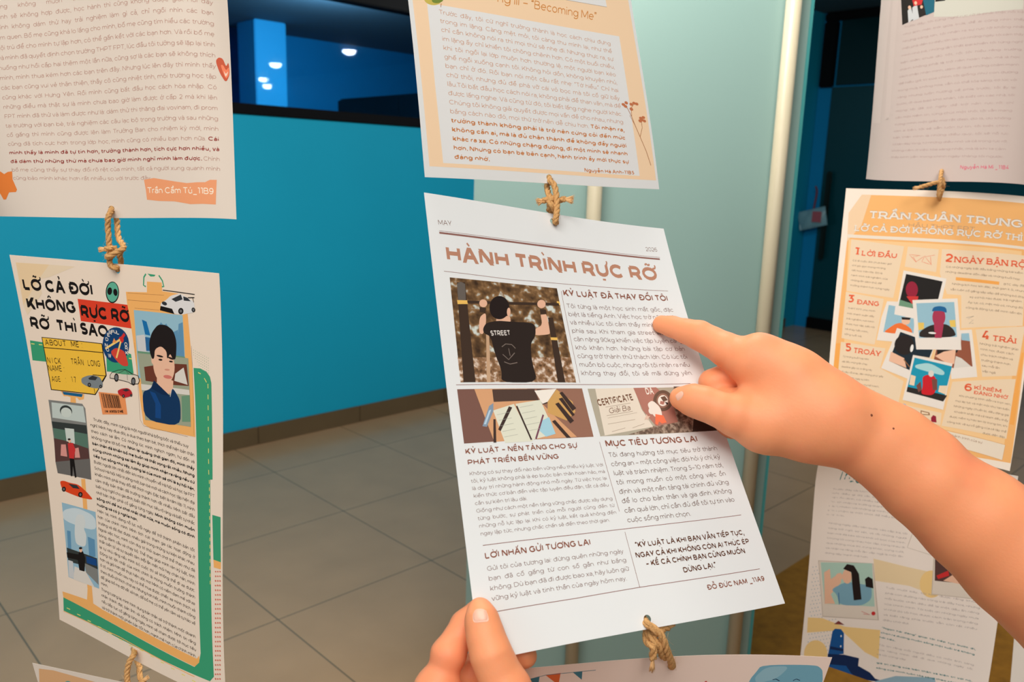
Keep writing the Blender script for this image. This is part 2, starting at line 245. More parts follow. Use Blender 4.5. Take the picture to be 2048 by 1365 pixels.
PRINTS={
'center':[
["headline",None,[["X","brownh","x",1.18,"f","HÀNH TRÌNH RỰC RỠ",[1.11,5.01,19.25,4.91],[0.0,0.0,0.0,0.0]]]],
["dateline",None,[["X","browntxt","r",0.373,"f","MAY",[0.83,2.34,1.92,2.28],[0.0,0.0,0.0,0.0]]]],
["year",None,[["X","browntxt","r",0.374,"f","2026",[18.73,2.29,19.85,2.25],[0.0,0.0,0.0,0.0]]]],
["rules",None,[["L","brownrule",0.14,[[0.83,2.94],[7.78,2.91],[13.68,2.87],[19.87,2.93]]],["L","brownrule",0.03,[[0.85,2.79],[7.81,2.75],[13.72,2.7],[19.91,2.76]]],["L","brownrule",0.035,[[0.84,5.77],[6.0,5.92],[12.33,5.83],[19.84,5.78]]],["L","brownrule",0.03,[[10.12,6.46],[10.02,13.47]]],["L","brownrule",0.04,[[0.68,13.63],[9.21,13.62],[19.36,13.6]]],["L","brownrule",0.03,[[10.45,17.73],[10.62,22.45]]],["L","brownrule",0.04,[[1.03,23.54],[7.2,23.6],[13.28,23.58],[19.95,23.57]]],["L","brownrule",0.03,[[10.63,23.78],[10.65,27.24]]],["L","brownrule",0.04,[[1.2,27.27],[6.3,27.3],[10.65,27.24],[19.94,27.27]]]]],
["photograph","photo of a person in a black shirt doing pull-ups",[["P","bokeh",[[1.21,6.19],[9.8,6.27],[9.72,13.47],[1.02,13.47]]],["P","bokehlow",[[1.04,11.8],[9.75,11.61],[9.72,13.47],[1.02,13.47]]],["P","bark2",[[3.42,9.97],[3.64,10.02],[3.18,13.48],[2.9,13.48]]],["P","ironbar",[[1.71,6.51],[2.35,6.46],[2.09,13.47],[1.23,13.47]]],["P","irontop",[[1.7,6.62],[2.01,6.44],[2.33,6.58],[2.22,7.78],[1.64,7.82]]],["P","yellowband",[[1.55,7.8],[2.33,7.77],[2.33,8.04],[1.55,8.09]]],["P","ironbar",[[8.55,8.65],[8.96,8.62],[8.86,13.47],[8.27,13.47]]],["P","yellowband",[[8.42,10.15],[8.98,10.14],[8.96,10.35],[8.42,10.35]]],["P","yellowband",[[9.56,7.3],[9.8,7.31],[9.79,7.6],[9.54,7.59]]],["L","ironbar",0.2,[[2.32,7.89],[5.91,7.75],[9.69,7.55]]],["P","armskin",[[3.08,8.92],[3.63,8.56],[3.53,9.32],[3.16,10.19],[2.86,10.05]]],["P","armskin",[[7.98,8.28],[8.5,8.31],[8.48,9.74],[8.39,9.94],[7.13,10.08],[7.3,9.57],[7.97,9.25]]],["P","ironbar",[[3.21,8.21],[3.7,8.23],[3.59,8.62],[3.15,8.57]]],["P","ironbar",[[8.01,8.03],[8.5,8.04],[8.48,8.39],[7.97,8.46]]],["E","armskin",[3.53,7.91],[0.31,-0.02],[-0.04,0.29]],["E","armskin",[8.22,7.63],[0.35,-0.02],[-0.07,0.33]],["P","armskin",[[4.41,8.84],[5.5,8.67],[5.45,9.28],[4.27,9.34]]],["P","tee",[[3.53,9.32],[4.48,9.11],[5.42,9.14],[7.09,9.11],[7.38,9.34],[7.25,10.07],[6.71,10.71],[6.56,12.02],[6.72,13.49],[3.95,13.49],[4.14,12.69],[3.84,11.55],[3.71,10.28],[3.23,10.08],[3.2,9.77]]],["E","hairb",[4.75,8.14],[0.79,-0.05],[-0.15,0.87]],["P","hairb",[[4.0,8.54],[5.46,7.89],[5.32,8.68],[4.81,8.93],[4.3,8.85]]],["E","armskin",[5.43,8.43],[0.15,-0.01],[-0.06,0.33]],["X","tprint","b",0.375,"f","STREET",[3.74,10.24,5.29,10.14],[0.0,0.0,0.0,0.0]],["L","tprintd",0.06,[[4.44,11.0],[4.77,10.78],[5.23,10.81],[5.47,11.08]]],["L","tprintd",0.06,[[4.41,11.53],[4.8,11.9],[5.35,11.4]]],["L","tprintd",0.06,[[4.43,12.06],[4.85,12.21],[5.42,12.09]]],["L","tprintd",0.05,[[4.94,11.09],[4.96,11.63]]]]],
["subheading",None,[["X","brownhd","b",0.507,"f","KỶ LUẬT ĐÃ THAY ĐỔI TÔI",[10.25,6.83,19.62,6.68],[0.0,0.0,0.0,0.0]]]],
["body_text",None,[["X","browntx2","r",0.345,"j","Tôi từng là một học sinh mất gốc, đặc|biệt là tiếng Anh. Việc học trở nên khó,|và nhiều lúc tôi cảm thấy mình bị tụt lại|phía sau. Khi tham gia street workout,|cân nặng 90kg khiến việc tập luyện càng|khó khăn hơn. Những bài tập cơ bản|cũng trở thành thử thách lớn. Có lúc tôi|muốn bỏ cuộc, nhưng rồi tôi nhận ra nếu|không thay đổi, tôi sẽ mãi đứng yên.",[10.31,7.78,19.83,7.6],[-0.003,0.644,0.0,0.663]]]],
["photograph","photo of a notebook, pens and papers on a desk",[["P","deskbrown",[[0.71,13.92],[10.08,13.9],[10.09,17.36],[0.71,17.4]]],["P","deskpeach",[[1.93,13.93],[5.8,13.93],[8.82,17.32],[2.72,17.41]]],["P","deskdark2",[[0.71,13.92],[1.93,13.93],[2.77,17.36],[0.71,17.4]]],["P","lapdark",[[3.21,13.96],[6.35,13.95],[6.52,14.73],[3.18,14.8]]],["P","lapdark2",[[6.52,13.97],[6.85,13.97],[7.15,14.94],[6.74,15.04]]],["P","paperw",[[6.33,14.06],[8.05,13.93],[7.17,14.84],[6.75,14.98]]],["P","nbk",[[7.17,14.84],[8.04,13.97],[9.09,14.85],[9.14,15.58],[8.31,16.18],[7.0,15.6]]],["P","penblk",[[8.21,14.22],[8.46,14.14],[9.26,15.32],[8.92,15.53]]],["P","penblk",[[7.71,15.0],[8.0,14.9],[8.87,16.2],[8.54,16.39]]],["P","penblk",[[8.06,14.64],[8.36,14.56],[9.03,15.79],[8.83,15.89]]],["P","notepage",[[3.04,15.37],[4.62,14.96],[5.51,17.49],[3.52,17.51]]],["P","notepage",[[4.73,14.96],[6.64,14.71],[7.27,17.06],[5.42,17.41]]],["P","noteblue",[[6.44,16.14],[7.04,15.9],[7.27,17.06],[6.53,17.23],[6.13,16.82]]],["L","penblk",0.12,[[4.79,15.11],[5.42,17.39]]],["P","penblk",[[4.22,15.12],[4.45,15.2],[3.34,16.74],[3.18,16.62]]],["P","penblue",[[2.8,15.07],[3.14,14.88],[3.05,15.41],[2.42,16.42],[2.12,16.37]]],["P","penwhite",[[2.75,15.36],[2.91,15.31],[2.39,16.26],[2.24,16.25]]],["P","penblk",[[2.96,15.94],[3.12,15.95],[2.91,17.46],[2.71,17.45]]],["P","penblk",[[7.19,16.21],[7.44,16.11],[8.36,17.38],[8.03,17.37]]],["L","penmag",0.12,[[6.64,15.74],[5.75,17.35]]],["L","notelines",0.02,[[3.27,15.66],[4.2,15.51]]],["L","notelines",0.02,[[5.0,15.21],[6.02,15.05]]],["L","notelines",0.02,[[3.33,16.03],[4.28,15.89]]],["L","notelines",0.02,[[5.08,15.61],[6.09,15.45]]],["L","notelines",0.02,[[3.39,16.4],[4.35,16.26]]],["L","notelines",0.02,[[5.15,16.01],[6.15,15.85]]],["L","notelines",0.02,[[3.45,16.77],[4.43,16.63]]],["L","notelines",0.02,[[5.22,16.4],[6.22,16.25]]],["L","notelines",0.02,[[3.51,17.13],[4.51,17.0]]],["L","notelines",0.02,[[5.29,16.8],[6.29,16.65]]]]],
["photograph","photo of a certificate beside a round medal",[["P","certbg",[[10.52,13.92],[20.68,13.84],[20.8,17.36],[10.62,17.35]]],["P","jacket",[[17.8,13.8],[20.68,13.84],[20.8,17.36],[12.83,17.31],[14.76,16.89],[17.05,15.99]]],["P","jackdark",[[18.81,16.06],[20.7,16.27],[20.8,17.36],[18.22,17.32]]],["P","cert",[[11.13,13.92],[14.36,13.86],[14.48,15.47],[15.04,16.8],[10.62,17.35],[10.98,17.29]]],["P","certred",[[14.3,13.87],[16.25,13.84],[17.27,14.98],[17.23,16.55],[15.29,16.78],[14.57,15.58]]],["X","certtxt","b",0.506,"f","CERTIFICATE",[11.06,15.21,14.08,14.8],[0.0,0.0,0.0,0.0]],["X","certtxt","i",0.392,"f","Giải Ba",[11.76,15.76,13.59,15.53],[0.0,0.0,0.0,0.0]],["L","certln",0.03,[[11.59,15.28],[13.71,15.01]]],["L","certln",0.03,[[11.52,15.9],[13.72,15.62]]],["L","certln",0.03,[[11.44,16.51],[13.73,16.23]]],["L","certln",0.02,[[11.55,16.07],[14.04,15.73]]],["L","certln",0.03,[[11.62,17.05],[12.75,16.82]]],["L","certln",0.03,[[13.33,16.84],[14.39,16.56]]],["X","certw","b",0.52,"f","DA",[15.25,14.39,15.93,14.36],[0.0,0.0,0.0,0.0]],["E","medal",[16.5,14.88],[0.83,0.02],[-0.27,0.81]],["E","medalin",[16.5,14.88],[0.55,0.01],[-0.18,0.56]],["E","paperw",[16.5,14.88],[0.43,0.01],[-0.14,0.42]],["P","medal",[[16.37,14.62],[16.78,14.53],[16.93,14.85],[16.51,14.96]]],["P","certred",[[16.28,14.9],[16.64,14.96],[16.43,15.2],[16.15,15.12]]],["P","penblk",[[16.64,14.96],[16.91,15.08],[16.73,15.25]]],["P","certw",[[15.09,15.09],[15.62,14.82],[16.12,15.4],[16.06,16.12],[15.43,16.15],[15.16,15.65]]],["P","certorange",[[15.52,15.88],[16.16,16.01],[16.26,16.54],[15.84,16.61],[15.65,16.44],[15.43,16.72],[15.29,16.59]]],["E","certw",[15.3,15.62],[0.27,0.01],[-0.09,0.27]],["P","certstar",[[14.79,15.86],[14.84,16.02],[15.04,16.03],[14.85,16.16],[14.84,16.35],[14.69,16.22],[14.47,16.29],[14.61,16.11]]]]],
["subheading",None,[["X","brownhd","b",0.341,"f","KỶ LUẬT – NỀN TẢNG CHO SỰ",[0.71,18.06,8.7,18.08],[0.0,0.0,0.0,0.0]],["X","brownhd","b",0.331,"f","PHÁT TRIỂN BỀN VỮNG",[0.76,18.74,7.16,18.73],[0.0,0.0,0.0,0.0]]]],
["body_text",None,[["X","browntx2","r",0.22,"j","Không có sự thay đổi nào bền vững nếu thiếu kỷ luật. Với|tôi, kỷ luật không phải là ép buộc bản thân hoàn hảo, mà|là duy trì những hành động nhỏ mỗi ngày. Từ việc học lại|kiến thức cơ bản đến việc tập luyện đều đặn, tất cả đều|~cần sự kiên trì lâu dài.|Giống như cách một nền tảng vững chắc được xây dựng|từng bước, sự phát triển của mỗi người cũng đến từ|những nỗ lực lặp lại. Khi có kỷ luật, kết quả không đến|~ngay lập tức, nhưng chắc chắn sẽ đến theo thời gian.",[0.8,19.38,10.29,19.41],[0.022,0.449,0.013,0.453]]]],
["subheading",None,[["X","brownhd","b",0.454,"f","MỤC TIÊU TƯƠNG LAI",[10.84,18.1,18.43,18.08],[0.0,0.0,0.0,0.0]]]],
["body_text",None,[["X","browntx3","r",0.324,"j","Tôi đang hướng tới mục tiêu trở thành|công an – một công việc đòi hỏi ý chí, kỷ|luật và trách nhiệm. Trong 5–10 năm tới,|tôi mong muốn có một công việc ổn|định và một nền tảng tài chính đủ vững|để lo cho bản thân và gia đình. Không|cần quá lớn, chỉ cần đủ để tôi tự tin vào|~cuộc sống mình chọn.",[10.87,18.82,19.86,18.83],[0.02,0.627,-0.003,0.628]]]],
["subheading",None,[["X","brownhd","b",0.371,"f","LỜI NHẮN GỬI TƯƠNG LAI",[1.05,24.32,8.06,24.32],[0.0,0.0,0.0,0.0]]]],
["body_text",None,[["X","browntx2","r",0.26,"j","Gửi tôi của tương lai: đừng quên những ngày|bạn đã cố gắng từ con số gần như bằng|không. Dù bạn đã đi được bao xa, hãy luôn giữ|~vững kỷ luật và tinh thần của ngày hôm nay.",[1.08,25.0,10.18,25.07],[0.01,0.555,0.03,0.55]]]],
["quotation",None,[["X","browndk","b",0.342,"f","“KỶ LUẬT LÀ KHI BẠN VẪN TIẾP TỤC,",[11.12,24.83,19.68,24.91],[0.0,0.0,0.0,0.0]],["X","browndk","b",0.342,"f","NGAY CẢ KHI KHÔNG CÒN AI THÚC ÉP",[10.93,25.47,19.86,25.54],[0.0,0.0,0.0,0.0]],["X","browndk","b",0.342,"f","– KỂ CẢ CHÍNH BẠN CŨNG MUỐN",[11.49,26.05,19.26,26.12],[0.0,0.0,0.0,0.0]],["X","browndk","b",0.342,"f","DỪNG LẠI.”",[14.04,26.77,16.63,26.74],[0.0,0.0,0.0,0.0]]]],
["signature",None,[["X","brownhd","b",0.328,"f","ĐỖ ĐỨC NAM _11A9",[15.39,28.04,20.04,28.07],[0.0,0.0,0.0,0.0]]]]],
'upcenter':[
["border",None,[["P","peach",[[0.34,17.51],[0.43,28.94],[20.78,28.98],[20.69,13.94],[20.09,10.56],[0.41,14.54]]],["P","whitebox",[[1.47,17.53],[1.42,23.19],[1.53,28.67],[19.15,28.68],[19.07,23.67],[19.08,17.25]]],["P","whitebox",[[10.34,14.46],[18.21,13.89],[18.25,14.93],[11.52,15.16]]],["L","greyln",0.03,[[11.52,15.16],[18.25,14.93]]]]],
["headline",None,[["X","orangehand","i",0.69,"f","“Becoming Me”",[10.54,16.36,16.93,16.29],[0.0,0.0,0.0,0.0]]]],
["headline",None,[["X","orangehand","i",0.69,"f","ng III –",[7.45,16.44,10.31,16.33],[0.0,0.0,0.0,0.0]]]],
["body_text",None,[["X","orangetx","r",0.321,"j","Trước đây, tôi cứ nghĩ trưởng thành là học cách chịu đựng|trong im lặng. Càng mệt mỏi, tôi càng thu mình lại, như thể|chỉ cần không nói ra thì mọi thứ sẽ nhẹ đi. Nhưng thực ra, sự|im lặng ấy chỉ khiến tôi chông chênh hơn. Có một buổi chiều,|khi tôi ngồi lại lớp muộn hơn thường lệ, một người bạn kéo|ghế ngồi xuống cạnh tôi. Không hỏi dồn, không khuyên nhủ,|bạn chỉ ở đó. Rồi bạn nói một câu rất nhẹ: “Tớ hiểu.” Chỉ hai|chữ thôi, nhưng đủ để phá vỡ cái vỏ bọc mà tôi cố giữ bấy|lâu.Tôi bắt đầu học cách nói ra, không phải để than vãn, mà để|được lắng nghe. Và cũng từ đó, tôi biết lắng nghe người khác.|Chúng tôi không giải quyết được mọi vấn đề cho nhau, nhưng|bằng cách nào đó, mọi thứ trở nên dễ chịu hơn. *Tôi nhận ra,|*trưởng thành không phải là trở nên cứng cỏi đến mức|*không cần ai, mà là đủ chân thành để không đẩy người|*khác ra xa. Có những chặng đường, đi một mình sẽ nhanh|*hơn. Nhưng có bạn bè bên cạnh, hành trình ấy mới thực sự|~*đáng nhớ.",[2.34,18.18,18.03,18.17],[0.007,0.635,0.012,0.639]]]],
["signature",None,[["X","orangebd","b",0.293,"f","Nguyễn Hà Anh-11B5",[13.76,28.64,18.64,28.6],[0.0,0.0,0.0,0.0]]]],
["flower_drawing",None,[["L","stem",0.06,[[20.43,27.77],[20.14,26.65],[19.69,25.49],[19.34,24.61],[19.1,23.89],[18.79,23.24],[18.41,22.99]]],["L","stem",0.05,[[19.69,25.49],[20.03,24.73],[20.06,24.15]]],["L","stem",0.05,[[19.1,23.89],[19.15,23.21],[19.52,22.77]]],["L","stem",0.04,[[19.34,24.61],[18.91,23.8]]],["E","blossom",[18.41,22.96],[0.19,0.0],[0.01,0.12]],["E","blossom",[18.73,22.79],[0.18,0.01],[0.0,0.13]],["E","blossom",[19.22,22.86],[0.18,0.0],[0.0,0.12]],["E","blossom",[19.53,22.74],[0.18,0.0],[0.0,0.12]],["E","blossom",[19.81,22.78],[0.18,0.0],[0.0,0.12]],["E","blossom",[19.17,23.26],[0.19,0.01],[0.01,0.13]],["E","blossom",[18.6,23.09],[0.19,0.0],[0.01,0.12]],["E","blossom",[20.03,23.93],[0.19,0.0],[0.01,0.12]],["E","blossom",[20.31,23.85],[0.18,0.0],[0.0,0.12]],["E","blossom",[20.12,24.06],[0.19,0.0],[0.01,0.12]],["E","blossom",[19.92,24.16],[0.18,0.01],[0.0,0.13]],["E","blossom",[20.36,24.13],[0.18,0.01],[0.0,0.12]]]],
["sticker","yellow and green painted bird, lower edge",[["E","birdy",[1.97,17.19],[0.7,-0.03],[-0.11,0.44]],["E","birdg",[2.37,17.16],[0.49,-0.15],[0.01,0.24]],["L","stem",0.05,[[2.62,17.39],[2.55,17.67]]]]]],
'upleft':[
["body_text",None,[["X","rosetx","r",0.33,"j","cũng không muốn tham gia hoạt động nào vì sợ|mình sẽ không hợp được, học hành thì cũng không được giỏi. Hồi đấy|mình không dám thử hay trải nghiệm làm gì cả, chỉ ngồi nhìn các bạn|làm quen. Bố mẹ cũng khá lo lắng cho mình, bố mẹ cũng tìm hiểu các trường|nội trú để cho mình tự lập hơn, có thể gắn kết với các bạn hơn. Và rồi bố mẹ|và mình đã quyết định chọn trường THPT FPT, lúc đầu tôi tưởng sẽ lặp lại tình|huống như hồi cấp hai thêm một lần nữa, cũng sợ là các bạn sẽ không thích|mình, mình thua kém hơn các bạn trên đây. Nhưng lúc lên đây thì mình thấy|các bạn cũng vui vẻ thân thiện, thầy cô cũng nhiệt tình, môi trường học tập|cũng khác với Hưng Yên. Rồi mình cũng bắt đầu học cách hòa nhập. Có|những điều mà thật sự là mình chưa bao giờ làm được ở cấp 2 mà khi lên|FPT mình đã thử và làm được như là: dám thử thi thăng đai vovinam, đi prom|tại trường với bạn bè, trải nghiệm các câu lạc bộ trong trường và sau những|cố gắng thì mình cũng được lên làm Trưởng Ban cho nhiệm kỳ mới, mình|cũng đã tích cực hơn trong lớp học, mình cũng có nhiều bạn hơn nữa. *Cái|*mình thấy là mình đã tự tin hơn, trưởng thành hơn, tích cực hơn nhiều, và|*đã dám thử những thứ mà chưa bao giờ mình nghĩ mình làm được.* Chính|bố mẹ cũng thấy sự thay đổi rõ rệt của mình, tất cả người xung quanh mình|~cũng bảo mình khác hơn rất nhiều so với trước đây",[2.42,12.22,19.89,12.41],[0.005,0.762,0.001,0.781]]]],
["sticker","red heart",[["P","heart1",[[19.87,17.33],[20.11,17.03],[20.42,17.08],[20.64,17.67],[20.83,17.23],[20.9,18.17],[20.57,18.87],[20.15,18.2]]],["P","heart2",[[20.22,17.6],[20.4,17.53],[20.63,17.95],[20.85,17.59],[20.85,18.18],[20.58,18.64]]],["P","heart3",[[20.43,17.94],[20.59,18.23],[20.81,17.92],[20.58,18.5]]]]],
["sticker","orange star",[["P","starori",[[1.36,25.1],[1.74,25.38],[2.13,25.19],[2.54,25.15],[2.46,25.89],[2.72,26.89],[2.57,27.13],[1.9,27.15],[1.43,27.85],[1.15,27.88],[0.89,27.21],[-0.29,27.75],[-0.49,27.49],[0.12,26.63],[-0.55,26.0],[-0.1,25.78],[0.8,25.83]]]]],
["name_tag","torn orange paper strip with a written name",[["P","tag",[[13.54,26.27],[14.4,26.16],[15.33,26.35],[16.15,26.51],[17.17,26.68],[18.08,26.62],[18.66,26.62],[19.06,26.42],[19.59,26.41],[19.49,27.57],[19.42,28.49],[18.36,28.45],[17.34,28.48],[16.0,28.22],[14.62,28.15],[13.62,28.01],[13.61,27.17]]],["X","tagtxt","e",0.533,"f","Trần Cẩm Tú_11B9",[13.72,27.45,19.31,27.63],[0.0,0.0,0.0,0.0]]]]],
'lowleft':[
